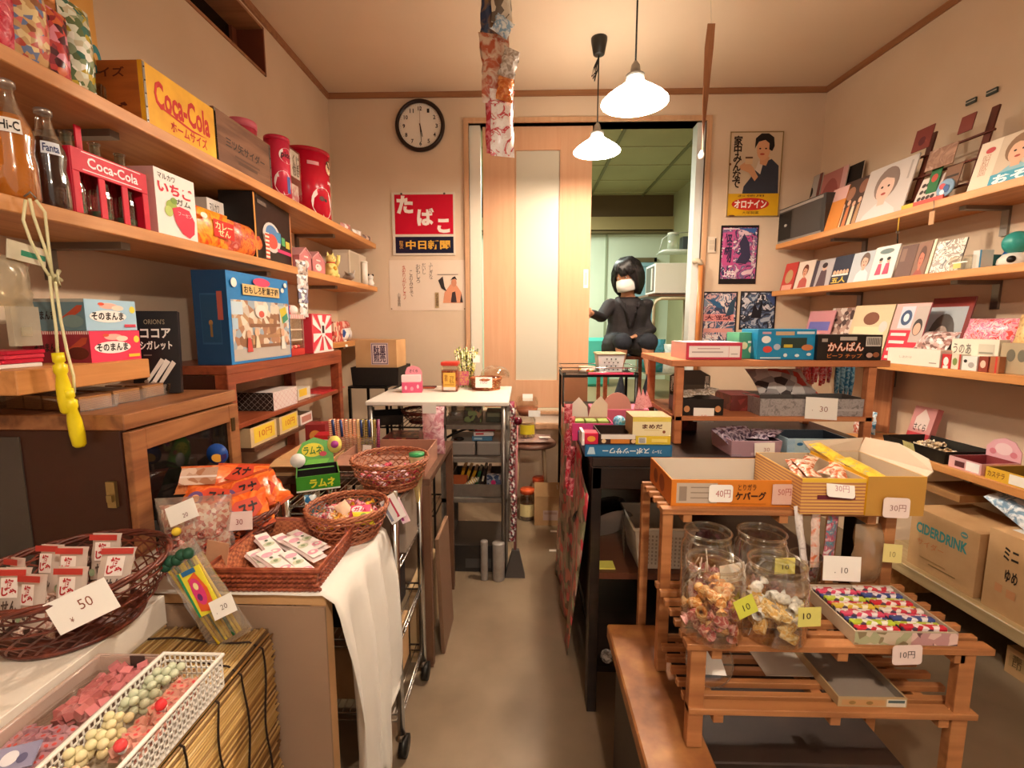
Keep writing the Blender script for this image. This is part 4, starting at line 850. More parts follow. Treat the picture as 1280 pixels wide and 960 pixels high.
for i, (u0, u1, v0, v1, nm) in enumerate(((314, 345, 524, 556, 'nearest'), (350, 372, 517, 540, 'middle'), (376, 390, 516, 532, 'farthest'))):
    a = atX(u0, v1, -.975); b = atX(u1, v0, -.975)
    tray(b.y-a.y, .10, .07 if i < 2 else .045, C('cfb48a') if i < 2 else C('d8c8c0'), '8a7058', faces={'F': [('r', .12, .15, .92, .95, 'e6c43e'), ('t', '10円', .3, .35, .8, .75, 'c86a2a', .01)] if i < 2 else [('r', .1, .2, .9, .8, 'b87a6a')]}).build('t')
    o = bpy.data.objects['t']; o.name = 'counter_box'; tag(o, f'small open box with yellow front, the {nm} on the slide-out ledge' if i < 2 else 'small pinkish open box at the far end of the slide-out ledge', 'box', None, (-.975, (a.y+b.y)/2, .81), PI/2)
t = thing('ledge_drawer', 'slide-out ledge below the lattice patterned box', 'ledge', (-1.09, 1.62, .795)); MB().b(0, .125, 0, .55, 0, .0145, C('5a3826', .5)).build('board', t); MB().b(.0, .01, 0, .55, .0, .09, C('5a3826', .5)).build('back_lip', t)
# carton on black tray on metal stand
t = thing('black_tray', 'black crate tray with white sticker beneath the cardboard carton', 'tray', (-.845, 2.63, .902)); tray(.26, .27, .105, '17130f', '100d0b', .006, flare=.006, faces={'F': [('r', .22, .35, .48, .8, '9a7a72'), ('r', .58, .35, .85, .75, '5a4c46')]}).build('body', t)
pack('carton', 'kraft carton with purple stamped label set in the black tray', 'box', (-.845, 2.66, .925), 0, .235, .21, .235, CARD,
     {'F': [('r', .38, .40, .80, .93, 'c8b0b4'), ('r', .40, .42, .78, .91, '3a2442'), ('r', .415, .435, .765, .895, 'd4c0c0'), ('t', '駄菓\n煎売', .44, .46, .74, .87, '3a2040', .02)]}, bevel=.002)
# ------------------------------------------------------------------ FRONT TABLE, LEFT OF THE AISLE
TZ = .7185
t = thing('woven_tray', 'rectangular brown woven tray of pink-printed sticks on the white cloth', 'tray', (-.515, .872, TZ), math.radians(1))
WT = noisy('tray_weave', [(.3, '6e2c1a'), (.55, '9a4a2e'), (.8, 'b86a48')], 60, .45, .3)
tray(.195, .215, .05, WICK, WICK, .004, flare=.014).build('body', t)
m = MB(); x, y0, y1 = .195/2+.014, -.014, .229
for q in range(2): m.tube([(-x, y0, .05+q*.004), (x, y0, .05+q*.004), (x, y1, .05+q*.004), (-x, y1, .05+q*.004)], .0042, WT, 6, True)
m.build('rim', t)
m = MB()
for side in range(2):
    yy = (-.0145, .2295)[side]
    for r_ in range(4):
        z = .006+r_*.011; m.tube([(-.1-.014*z/.05+(2*x-.02)*i/40+.008, (yy*z/.05 if side == 0 else .215+.0145*z/.05)+.0022*(1 if (i+r_) % 2 else -1), z) for i in range(41)], .0042, WT, 5)
for side in (-1, 1):
    for r_ in range(4):
        z = .006+r_*.011; m.tube([(side*(.0975+.014*z/.05+.0022*(1 if (i+r_) % 2 else -1)), .0+.215*i/36, z) for i in range(37)], .0042, WT, 5)
o = m.build('woven_side', t)
st = spack('sweets_stick', 'long white and pink sweets sachet lying in the woven tray', 'sweets pack', 'sachets in the woven tray', .036, .125, .012, C('f0dcd8', .3),
           [('r', .12, .06, .88, .94, 'f4ece4'), ('c', .5, .22, .34, .07, 'e6a0b0'), ('c', .5, .50, .34, .07, 'c8ccb0'), ('c', .5, .76, .34, .07, 'dca8b8'), ('c', .5, .22, .14, .035, 'f4ece4'), ('c', .5, .5, .14, .035, '8a9a78'), ('c', .5, .63, .1, .03, '5a6a58')], n=6)
for i, (x, y, z, a, tl) in enumerate(((-.435, .905, .012, 52, -84), (-.475, .90, .018, 58, -83), (-.515, .905, .014, 50, -85), (-.445, .965, .020, 60, -82), (-.49, .985, .016, 56, -84), (-.53, .955, .024, 48, -83), (-.46, 1.02, .014, 62, -84))):
    o = st if i == 0 else dup(st)
    o.location = (x, y, TZ+z); o.rotation_euler = (math.radians(tl), 0, math.radians(a))
# orange snacks in a dark basket
basket('snack_basket', 'dark woven basket heaped with orange snack bags at the back of the front table', (-.705, 1.075, TZ), .08, .10, .085, WICKD, 22)
og = spack('snack_bag', 'crinkled orange snack bag in the heap on the dark basket', 'snack bag', 'orange snack bags', .125, .085, .045, crinkle('d9571f', 'e87a34', 22, .22),
           [('p', [(.28, .25), (.62, .2), (.85, .45), (.8, .78), (.45, .8), (.3, .6)], 'c8442a'), ('c', .28, .45, .13, .22, '6a4a7a'), ('c', .28, .45, .07, .12, 'e8a070'), ('t', 'スナ', .46, .38, .78, .7, '2a1a1c', .05)], wav=.004, crimp='b8481c')
for i, (x, y, z, rx, ry, rz) in enumerate(((-.70, .985, .035, -30, -14, 12), (-.78, .99, .03, -35, 10, -20), (-.645, 1.03, .055, -25, -10, 40), (-.735, 1.02, .085, -45, 8, 14), (-.66, 1.06, .09, -40, -12, 28), (-.77, 1.07, .08, -40, 14, -12), (-.715, 1.09, .125, -58, 3, 8), (-.63, 1.10, .075, -40, -25, 45), (-.785, 1.13, .075, -40, 10, 4))):
    o = og if i == 0 else dup(og)
    o.location = (x, y, TZ+z); o.rotation_euler = (math.radians(rx), math.radians(ry), math.radians(rz))
o = spack('snack_bag', 'pale-windowed orange bag of round crackers on top of the heap', 'snack bag', None, .13, .07, .05, crinkle('d8602a', 'e89058', 20, .22), [('r', .12, .2, .75, .8, cells('c8a088', 'e0c4b0', 'b07858', scale=60)), ('r', .12, .45, .75, .52, 'f0e0d8')], wav=.003)
o.location = (-.775, 1.08, TZ+.125); o.rotation_euler = (math.radians(-35), 0, math.radians(10))
t = thing('header_sign', 'small blue-capped round sign poking up behind the orange bags', 'sign', (-.80, 1.18, TZ)); MB().b(-.003, .003, -.001, .001, 0, .17, C('c8b8a8')).build('stick', t)
m = MB(); m.marks('F', 1, 0, 1, [], 0); m.M = TR(0, -.002, .195, 90); m.lathe([(.028, 0), (.028, .003)], C('1d4a9a', .35), 24); m.build('disc', t); m = MB(); m.marks('F', .05, 0, .05, [('c', .5, .3, .3, .22, 'e8b84a'), ('p', [(.7, .1), (1.1, .35), (1.0, .55), (.7, .45)], '3a2a6a')]); o = m.build('print', t); o.location = (0, -.0055, .17)
card('white price card reading 20 tilted at the left of the orange snack heap', atY(231, 652, .905), .060, .040, [('t', '20', .5, .2, .68, .42, '6b2a2a', 0)], 8, 15, -22)
card('pinkish white price card reading 30 on the orange snack basket', atY(298, 663, .962), .060, .040, [('t', '30', .42, .3, .66, .6, '8a3030', 0), ('c', .18, .42, .012, .03, '8a3030')], 4, 12, -3, 'e2c9c4')
# round baskets
b1 = basket('sweets_basket', 'round woven basket of mixed wrapped sweets on the right edge of the front table', (-.448, 1.135, TZ), .075, .098, .075, WICK)
protos = [sweet_mb(.008, .022, crinkle(c, c2, 90)).build('wrapped_sweet') for c, c2 in (('d02a3c', 'e8a0a0'), ('e8c23a', 'd8842a'), ('d8d0c4', 'b03a4a'), ('c8487a', 'f0c8d0'), ('e07a2a', 'f0d8a0'))]
labs = (('red twist-wrapped sweet in the mixed round basket', 'red wrapped sweets in the round basket'), ('yellow twist-wrapped sweet in the mixed round basket', 'yellow wrapped sweets in the round basket'), ('white and red twist-wrapped sweet in the mixed round basket', 'white wrapped sweets in the round basket'), ('pink twist-wrapped sweet in the mixed round basket', 'pink wrapped sweets in the round basket'), ('orange twist-wrapped sweet in the mixed round basket', 'orange wrapped sweets in the round basket'))
for k, p in enumerate(protos):
    tag(p, labs[k][0], 'sweet', labs[k][1]); pile(p, 15, -.448, 1.135, TZ+.028, .072, .03, seedv=k+2)
fl = spack('sweets_pack', 'small flat pink and green printed sachet topping the mixed round basket', 'sweets pack', None, .05, .035, .01, 'd8486a', [('c', .4, .5, .3, .3, 'f0e0e0'), ('t', 'ガム', .2, .3, .8, .7, 'c01f4a', .05)]); fl.location = (-.405, 1.10, TZ+.062); fl.rotation_euler = (math.radians(-60), 0, .2)
fl = spack('sweets_pack', 'yellow lemon-printed sachet topping the mixed round basket', 'sweets pack', None, .05, .035, .012, 'd8c82a', [('c', .5, .5, .2, .3, '7aa03a')]); fl.location = (-.385, 1.075, TZ+.052); fl.rotation_euler = (math.radians(-50), .2, .6)
fl = spack('sweets_pack', 'peach striped sachet lying on the mixed round basket', 'sweets pack', None, .06, .032, .01, stripes('e8b48a', 'f0dcc8', 60, 'X')); fl.location = (-.465, 1.12, TZ+.06); fl.rotation_euler = (math.radians(-60), .3, -.8)
b2 = basket('sweets_basket', 'round woven basket of red and pink sweets on top of the wire trolley', (-.405, 1.375, .764), .08, .112, .085, WICK)
p = sweet_mb(.008, .020, crinkle('c41f3a', 'e8788a', 90)).build('wrapped_sweet'); tag(p, 'dark red twist-wrapped sweet in the basket on the trolley', 'sweet', 'red sweets in the trolley basket'); pile(p, 30, -.405, 1.375, .78, .08, .03, seedv=9)
p = sweet_mb(.009, .020, crinkle('e89ab0', 'f8e8ec', 90)).build('wrapped_sweet'); tag(p, 'pale pink twist-wrapped sweet in the basket on the trolley', 'sweet', 'pale sweets in the trolley basket'); pile(p, 16, -.41, 1.36, .795, .075, .02, seedv=10)
for i, (x, y, z, a) in enumerate(((-.33, 1.235, .70, 20), (-.322, 1.25, .68, -5), (-.345, 1.228, .69, 35))):
    m = MB(); m.prism([(-.012, 0), (.012, 0), (.012, .075), (-.012, .075)], 0, .001, ('f0e8e4', 'e8c8d0', 'e8e0dc')[i]); m.marks('F', .024, 0, .075, [('r', .1, .1, .4, .9, ('c83a5a', 'b84a8a', '8a8a9a')[i])]); tag(m.build('hanging_strip'), ('white and red paper strip', 'pink paper strip', 'grey-white paper strip')[i]+' dangling in front of the trolley basket', 'paper strip', None, (x, y-.022, z+.03), rot=(0, math.radians(-25), math.radians(a)))
# gum display, behind
t = thing('gum_display', 'green and black open display box of gum with pop-up header', 'display box', (-.605, 1.325, .764), math.radians(25))
m = tray(.12, .13, .045, C('3f8f2a', .35), C('1a1512'), .003); m.marks('F', .12, .13, .045, [('t', 'ラムネ', .3, .2, .9, .8, 'e8e03a', .04), ('r', 0, .0, 1, .1, 'f0ece0')], eps=.001); m.build('body', t, bevel=.001)
m = MB(); m.prism([(-.055, 0), (.055, 0), (.055, .05), (.04, .085), (.0, .10), (-.035, .085), (-.055, .05)], 0, .002, C('55a832', .35)); m.marks('F', .11, 0, .1, [('c', .45, .6, .3, .22, 'e8d83a'), ('t', 'ラムネ', .2, .45, .7, .72, '3a7a1a', .03), ('c', .72, .45, .1, .08, 'd04a5a'), ('p', [(.2, .1), (.8, .15), (.9, .3), (.3, .3)], '7ac84a')]); o = m.build('header_card', t); o.location = (-.005, .126, .03); o.rotation_euler = (math.radians(-18), 0, 0)
o = MB().lathe([(.022, 0), (.022, .002)], C('f0ece4'), 20).build('badge', t); o.location = (-.055, .115, .065); o.rotation_euler = (math.radians(80), 0, 0)
o = MB().lathe([(.022, 0), (.022, .002)], C('e8d46a'), 24, sy=1.25).build('pop_up_sign', t); o.location = (.055, .14, .10); o.rotation_euler = (math.radians(80), 0, 0)
o = MB().lathe([(.012, 0), (.012, .001)], C('b8489a'), 20).build('pop_up_mark', bpy.data.objects['pop_up_sign']); o.location = (0, 0, .0025)
for i, (x, y, w, h, c, nm) in enumerate(((-.575, 1.20, .03, .075, ('7ab4d0', 'e8f0f0', '2a6a9a'), 'blue and white upright sachet between the orange heap and the round basket'), (-.555, 1.215, .028, .06, ('e8e8e4', '5a9ac0', 'c8d8e0'), 'pale blue upright sachet just behind the mixed sweets basket'))):
    o = spack('sweets_pack', nm, 'sweets pack', None, w, h, .014, cells(*c, scale=60)); o.location = (x, y, TZ); o.rotation_euler = (math.radians(-8), 0, .2)
# clear bag of small sweets
t = thing('candy_bag', 'bulging clear bag of red and white sweets at the left of the front table', 'candy bag', (-.708, .955, TZ), .2)
m = MB(); m.pillow(.15, .165, .085, CLR2, wav=.004, n=10); m.build('clear_bag', t)
m = MB(); m.pillow(.135, .145, .075, cells('c88a7a', 'e8c8bc', 'a84a40', 'f0e4dc', 'd89a88', 'c05848', 'e4cfc0', scale=150), c=(0, 0, .004), wav=.003, n=10); o = m.build('sweets_fill', t); o['kind'] = 'stuff'
m = MB(); m.ball((-.02, -.04, .105), .009, C('e8c83a'), 10, 6); m.build('yellow_sticker', t)
rnd = random.Random(5)
w1 = sweet_mb(.008, .02, crinkle('e0b8ac', 'c05040', 90)).build('wrapped_sweet'); tag(w1, 'small red and white sweet showing at the front of the bulging clear bag', 'sweet', 'sweets in the bulging clear bag')
for i in range(22):
    o = w1 if i == 0 else dup(w1); q = rnd.uniform(-.055, .055); zz = rnd.uniform(.02, .10)
    o.location = (-.708+q, .955-.038*math.cos(q*20)*math.sin(zz*26)-.006+.2*q, TZ+zz); o.rotation_euler = (rnd.uniform(-1, 1), rnd.uniform(-1, 1), rnd.uniform(0, 6))
m = MB(); m.prism([(-.022, 0), (.022, 0), (.025, .085), (-.018, .09)], 0, .002, C('b98a6a', .7)); tag(m.build('cardboard_piece'), 'loose brown cardboard piece standing beside the bulging clear bag', 'cardboard', None, (-.645, .905, TZ), rot=(0, math.radians(8), .1))
# white slab carton, big basket with 50 card
pack('flat_carton', 'flat white carton beneath the big dark basket at the left edge', 'box', (-.84, .50, BZ), 0, .25, .36, .060, C('e0d6c8', .6), {'R': [('r', .0, .0, 1, .04, 'b8a890')]})
BKX, BKY, BKZ = -.80, .765, BZ+.0640
basket('snack_basket', 'big dark openwork basket of white and red packets with a 50 card', (BKX, BKY, BKZ), .098, .142, .105, WICKD, 28)
pk = spack('candy_packet', 'white packet with red lettering standing in the big dark basket', 'candy packet', 'white and red packets in the big basket', .05, .085, .018, clear(tint='eedfd2', base=.1, edge=.5, rough=.2, milky=.55),
           [('r', .04, .88, .96, 1.0, 'b8382e'), ('r', .25, .45, .75, .84, 'f0e4dc'), ('t', '梅\nじゃ', .28, .48, .72, .82, 'b8282c', .05), ('t', 'せん', .3, .16, .75, .4, '4a3a34', .04), ('c', .2, .2, .1, .08, '8a9a7a')])
for i, (x, y, z, a, rx) in enumerate(((.045, -.055, .045, 5, -10), (-.01, -.065, .035, -8, -12), (-.06, -.05, .04, 10, -8), (.075, -.01, .055, 25, -14), (.01, -.015, .06, 4, -10), (-.045, -.0, .055, -6, -12), (.03, .03, .065, 8, -8), (-.085, -.02, .04, -20, -10))):
    o = pk if i == 0 else dup(pk); o.location = (BKX+x, BKY+y, BKZ+z); o.rotation_euler = (math.radians(rx), math.radians(a*.4), math.radians(a))
pp = sweet_mb(.010, .022, crinkle('b88a7a', 'e0c8b8', 90)).build('wrapped_sweet'); tag(pp, 'brownish wrapped sweet at the bottom of the big dark basket', 'sweet', 'sweets at the bottom of the big basket'); pile(pp, 26, BKX, BKY, BKZ+.018, .07, .025, seedv=21)
card('large white price card reading 50 stuck on the big dark basket', atY(114, 776, .662), .080, .054, [('t', '50', .46, .42, .68, .72, '8a4a30', -.004), ('t', '¥', .24, .2, .3, .34, '8a4a30', 0)], 26, 6, -20)
# bag of long sticks with a 20 card
t = thing('stick_bag', 'clear bag of long yellow and green straws leaning with a 20 card', 'candy bag', (-.545, .805, BZ+.004), 0); t.rotation_euler = (math.radians(-6), math.radians(-30), math.radians(6))
m = MB(); m.pillow(.085, .205, .02, CLR2, wav=.003); m.build('clear_bag', t)
m = MB()
for i in range(9): x = -.03+i*.0068; m.tube([(x*.8, .002*(i % 3-1), .01), (x, .003*(i % 2)-.002, .175)], .0028, ('e8c82a', 'd8b41c', '2f6a3a', 'e8d24a')[i % 4], 6)
m.build('straw_bundle', t)
m = MB(); m.M = TR(.0, -.011, .07, 0, 4, 0); m.prism([(-.022, 0), (.022, 0), (.022, .09), (-.022, .09)], 0, .002, 'e8d83a'); m.marks('F', .044, 0, .09, [('r', 0, 0, .1, 1, '2a8a5a'), ('p', [(.2, .1), (.8, .0), (.9, .5), (.7, .9), (.3, .8)], 'e0602a'), ('c', .5, .5, .25, .3, 'd83a7a'), ('c', .5, .62, .1, .08, 'f0e0a0'), ('c', .45, .38, .1, .08, '6a2a6a'), ('r', .2, .9, .8, 1.0, '2a6a9a')]); m.build('header_label', t)
m = MB()
for i in range(5): m.ball((-.03+i*.012, -.003, .185+.004*(i % 2)), .011, '1d4a34', 8, 6)
m.build('green_top', t)
card('white price card reading 20 on the clear bag of straws', (-.535, .775, BZ+.075), .045, .034, [('t', '20', .42, .35, .7, .62, '5a3a30', -.004), ('c', .2, .3, .012, .03, '5a3a30')], 4, 14, -26)

# tubs of small sweets at the bottom left
def perf(label, x0, x1, y0, y1, z, h, mat, inn, perfo=True):
    t = thing('plastic_basket', label, 'basket', ((x0+x1)/2, (y0+y1)/2, z)); w, d = (x1-x0)/2, (y1-y0)/2
    MB().b(-w, w, -d, d, 0, .002, inn).build('base', t)
    m = MB()
    def grid(p, u, L, n):      # a wall of crossing bars
        p = Vector(p); u = Vector(u)
        for i in range(n+1): q = p+u*(L*i/n); m.bar(q, q+Vector((0, 0, h)), .0022, .0016, mat, up=(0, 1, 0) if abs(u.x) > .5 else (1, 0, 0))
        k = max(3, int(h/.0095))
        for j in range(k+1): m.bar(p+Vector((0, 0, h*j/k)), p+u*L+Vector((0, 0, h*j/k)), .0016, .0028, mat)
    if perfo:
        for sx in (-1, 1): grid((sx*w, -d, 0), (0, 1, 0), 2*d, int(2*d/.0085))
        for sy in (-1, 1): grid((-w, sy*d, 0), (1, 0, 0), 2*w, int(2*w/.0085))
    else: m = tray(2*w, 2*d, h, mat, mat, .002); m.v = [(a, b-d, c) for a, b, c in m.v]
    m.build('perforated_wall' if perfo else 'wall', t)
    MB().tube([(-w-.002, -d-.002, h), (w+.002, -d-.002, h), (w+.002, d+.002, h), (-w-.002, d+.002, h)], .0034, mat, 6, True).build('rim', t)
    return t
CX0 = -.545
perf('white perforated plastic basket of sweets along the edge of the bamboo box', -.592, -.497, .30, .70, BZ, .055, C('efe9de', .4), C('e0d8cc'))
perf('cloudy pinkish plastic tub of sweets left of the perforated basket', -.702, -.603, .30, .70, BZ, .05, clear(tint='e6cfc0', base=.1, edge=.45, rough=.2, milky=.45), C('c8b0a0'), perfo=False)
m = MB(); m.b(-.012, .012, -.0015, .0, .0, .02, C('4a3a34')); tag(m.build('clip'), 'dark clip on the far rim of the cloudy tub', 'clip', None, (-.635, .697, BZ+.034))
def cand(kind, r, mat):
    m = MB()
    if kind == 'ball': m.ball((0, 0, 0), r, mat, 9, 6)
    elif kind == 'cube': m.b(-r, r, -r, r, -r, r, mat)
    elif kind == 'dice': m.b(-r, r, -r, r, -r, r, mat); m.marks('T', 2*r, 2*r, r, [('c', .5, .5, .22, .22, 'd04a4a')], eps=.0003); m.v = [(a, b-(0 if i < 8 else r), c) for i, (a, b, c) in enumerate(m.v)]
    return m.build({'ball': 'round_sweet', 'cube': 'cube_sweet', 'dice': 'dotted_cube_sweet'}[kind])
def fillbin(label, group, kind, r, mat, x0, x1, y0, y1, z, layers, skip=0, seedv=0):
    rnd = random.Random(seedv); p = cand(kind, r, mat); tag(p, label, 'sweet', group); st = r*2.15; first = True; L = []
    for k in range(layers):
        nx = max(1, int((x1-x0)/st)); ny = max(1, int((y1-y0)/st))
        for i in range(nx):
            for j in range(ny): L.append((x0+st*(i+.5)+rnd.uniform(-.15, .15)*st+(k % 2)*r*.5, y0+st*(j+.5)+rnd.uniform(-.15, .15)*st, z+r+k*r*1.75+rnd.uniform(0, .3)*r))
    for q in L:
        if rnd.random() < skip: continue
        o = p if first else dup(p); first = False; o.location = q; o.rotation_euler = (rnd.uniform(-.5, .5), rnd.uniform(-.5, .5), rnd.uniform(0, 3)) if kind != 'ball' else (0, 0, 0)
    return p
jelly = lambda h: C(h, .18)
zb = BZ+.016
fillbin('pale green round sweet at the far end of the perforated basket', 'pale green sweets in the perforated basket', 'ball', .0068, jelly('c8ceb0'), -.590, -.54, .60, .695, zb+.014, 2, .15, 1)
fillbin('cream round sweet in the middle of the perforated basket', 'cream sweets in the perforated basket', 'ball', .0068, jelly('e4d8a8'), -.590, -.535, .515, .60, zb+.014, 2, .12, 2)
fillbin('coral red round sweet by the aisle side of the perforated basket', 'coral sweets in the perforated basket', 'dice', .0058, jelly('d09482'), -.538, -.499, .53, .66, zb+.014, 2, .12, 3)
fillbin('bright blue round sweet in the perforated basket', 'blue sweets in the perforated basket', 'ball', .0072, jelly('2f9ac8'), -.534, -.499, .455, .515, zb+.004, 2, .1, 4)
fillbin('pale peach round sweet in the near half of the perforated basket', 'peach sweets in the perforated basket', 'ball', .0066, jelly('e0b89a'), -.590, -.53, .42, .51, zb+.014, 2, .12, 5)
fillbin('pink dotted cube sweet nearest the camera in the perforated basket', 'dotted cubes in the perforated basket', 'dice', .0058, C('e6b4a0', .3), -.590, -.499, .31, .42, zb+.014, 2, .1, 6)
fillbin('red jelly sweet at the far end of the cloudy tub', 'red jelly sweets in the cloudy tub', 'cube', .0068, jelly('c8787a'), -.672, -.606, .59, .695, zb+.006, 2, .1, 7)
fillbin('pinkish purple dotted cube in the middle of the cloudy tub', 'purple cubes in the cloudy tub', 'dice', .0058, C('b88a98', .3), -.698, -.606, .49, .585, zb, 2, .1, 8)
fillbin('bright green jelly sweet in the near half of the cloudy tub', 'green jelly sweets in the cloudy tub', 'cube', .0068, jelly('5fc078'), -.70, -.606, .375, .485, zb+.006, 2, .08, 9)
fillbin('white cube sweet nearest the camera in the cloudy tub', 'white cubes in the cloudy tub', 'cube', .0085, C('e8dcc0', .35), -.70, -.606, .305, .37, zb, 2, .1, 10)
for i, (x0, x1, y0, y1, h, nm) in enumerate(((-.588, -.503, .515, .695, .058, 'clear film over the pale green sweets'), (-.588, -.503, .315, .505, .055, 'clear film over the near half of the perforated basket'), (-.70, -.606, .50, .69, .058, 'clear film over the red and purple sweets in the cloudy tub'), (-.70, -.606, .31, .488, .056, 'clear film over the green sweets in the cloudy tub'))):
    m = MB(); m.pillow(x1-x0, y1-y0, h*.9, clear(tint='faf6f2', base=.03, edge=.3, rough=.07), wav=.0015); o = m.build('clear_film'); tag(o, nm, 'plastic film', None, ((x0+x1)/2, y0, BZ+h*.55), rot=(-PI/2, 0, 0))
for (x, y, c, nm) in ((-.517, .60, 'd8383c', 'red-tipped capsule standing among the coral sweets'), (-.519, .535, 'e0484a', 'red-tipped capsule in the middle of the perforated basket'), (-.535, .475, '2a88b8', 'blue and white capsule beside the blue sweets')):
    t = thing('capsule', nm, 'capsule', (x, y, BZ+.045), 0); t.rotation_euler = (.5, .3, 0); MB().lathe([(.005, 0), (.006, .006), (.006, .014)], C('f0e8e4'), 12).build('stem', t); MB().lathe([(.006, .014), (.0075, .018), (.0065, .025), (.001, .028)], C(c, .2), 14).build('tip', t)
m = MB(); m.b(-.03, .03, -.003, 0, 0, .045, PAPER); m.marks('F', .06, 0, .045, [('c', .5, .5, .3, .36, '3a4a6a'), ('c', .5, .5, .2, .25, 'e8e4e0'), ('c', .45, .55, .07, .1, '2a3a5a')], eps=.0035); tag(m.build('sweets_label'), 'dark blue round emblem label lying over the white cubes', 'label', None, (-.615, .338, BZ+.052), rot=(math.radians(-70), 0, .3))
m = MB(); m.b(-.022, .022, -.003, 0, 0, .03, C('8a86a0')); m.marks('F', .044, 0, .03, [('c', .4, .5, .2, .3, 'd8d4d8'), ('c', .7, .4, .12, .2, '5a5674')], eps=.0035); tag(m.build('sweets_label'), 'grey-violet printed label on the purple cubes', 'label', None, (-.628, .495, BZ+.052), rot=(math.radians(-70), 0, .4))
card('yellow sticker-note price card on the perforated basket rim', (-.512, .355, BZ+.03), .034, .034, [('t', '10', .4, .3, .75, .6, '6b4a1a', 0)], 35, 10, -10, 'd8c84a')
# carton on the trolley's low tier, papers
pack('carton', 'kraft carton on the lowest wire tier of the trolley', 'box', (-.50, 1.27, .135), 0, .22, .20, .16, CARD)
pack('carton', 'dark box on the middle wire tier of the trolley', 'box', (-.50, 1.27, .366), 0, .22, .18, .12, C('2a2220'), {'F': [('r', .5, .3, .9, .8, '5a5250')]})
fpack('newspaper_stack', 'grey stack of folded papers on the second wire tier from the top', 'paper', (476, 622, 506, 650), 1.30, .14, C('8a7a6c', .7), {'F': [('r', 0, .3, 1, .35, '8a7a70'), ('r', 0, .6, 1, .64, '8a7a70')]}, z0=.585)
# open cartons on the low brown table behind
def opencarton(label, x, y, z, rz, w, d, h, flap=.0, mat=None):
    t = thing('open_carton', label, 'box', (x, y, z), rz); tray(w, d, h, mat or CARD, mat or CARD, .004).build('body', t)
    if flap: o = MB().b(-w/2, w/2, -flap, 0, -.003, 0, mat or CARD).build('flap', t); o.location = (0, 0, h); o.rotation_euler = (math.radians(12), 0, 0)
    return t
LZ = .7155
CARDR = noisy('cardboard_rosy', [(.3, '9a6a56'), (.7, 'b07f68')], 7, .8, .08)
opencarton('rosy brown open carton with long flap behind the trolley basket', -.50, 1.60, LZ, 0, .30, .24, .075, .07, CARDR)
opencarton('pale kraft open carton behind the gum display', -.78, 1.60, LZ, .05, .20, .22, .06, .05)
t = thing('straw_bundle', 'upright bundle of red and yellow straw sweets with a white tag', 'candy bag', (-.655, 1.76, LZ+.006), 0)
rnd = random.Random(12)
for i in range(13):
    x = -.085+i*.0145; c = ('d83a2a', 'c8282c', 'e0562a', 'd8482c', 'c83a34', 'e07a2a', 'd83a2a', 'e8b02a', 'e0c43a', 'e8b82a', 'd8a82a', 'e8c84a', 'c83a7a')[i]
    o = MB().tube([(x, 0, 0), (x*1.05, .0, .08), (x*1.08-.004, .01, .165)], [.006, .0068, .0062], stripes(c, ('f0c8a0', '2a1a1a')[i > 7], 40+i, 'Z', duty=.25), 8).build('straw', t)
    if i in (1, 3, 8, 10): MB().tube([(x*1.05, -.008, .10), (x*1.08-.004, -.004, .165)], .0055, C('2a3a6a', .3), 6).build('blue_ribbon', t)
m = MB(); m.pillow(.21, .10, .03, CLR2); m.build('clear_bag', t)
card('small white price tag on the bundle of straw sweets', (-.602, 1.735, LZ+.035), .033, .042, [('t', '10', .3, .3, .7, .6, '3a3a3a', 0)], 0, 8, 4)
for i, (x, y, w, d, h, c, f, nm) in enumerate(((-.80, 1.84, .09, .07, .09, 'b8242c', {'F': [('r', .1, .5, .9, .8, 'f0e8e0')]}, 'red box with a white band behind the pale carton'), (-.87, 1.90, .08, .07, .12, '8a2a2c', {'F': [('c', .5, .6, .3, .2, 'e8a04a')]}, 'tall dark red box in the corner of the low brown table'), (-.735, 1.93, .07, .06, .06, 'd87a3c', {}, 'small orange box behind the red banded box'))):
    pack('snack_box', nm, 'box', (x, y, LZ), .15, w, d, h, C(c, .4), f)
t = thing('candy_bag', 'pink bag of sweets with white tag at the aisle end of the low brown table', 'candy bag', (-.375, 1.90, LZ), 0); m = MB(); m.pillow(.09, .20, .05, crinkle('c8808c', 'e8c0c4', 30), wav=.004); m.build('bag', t)
m = MB(); m.b(-.028, .028, -.001, 0, 0, .04, PAPER); o = m.build('tag', t); o.location = (-.01, -.028, .175)
t = thing('clear_cone', 'clear cone pack with green lid hanging at the trolley corner', 'candy bag', (-.33, 1.40, .70), 0); MB().lathe([(.004, 0), (.02, .10), (.024, .15)], clear(tint='f0e0b0', milky=.3, base=.1, edge=.5), 14).build('cone', t); MB().lathe([(.024, .15), (.024, .158)], C('3a9a5a', .3), 14).build('lid', t)
# leaning board by the trolley
tag(MB().b(0, .015, 0, .22, 0, .46, C('7a5c46', .6)).build('wood_board', bevel=.002), 'brown board leaning against the side of the low brown table', 'board', None, (-.315, 1.65, 0), rot=(0, math.radians(-2), 0))
tag(MB().b(0, .05, 0, .3, 0, .3, C('b89a72', .7)).build('carton', bevel=.002), 'kraft carton standing on the floor under the trolley side', 'box', None, (-.42, 1.60, 0))
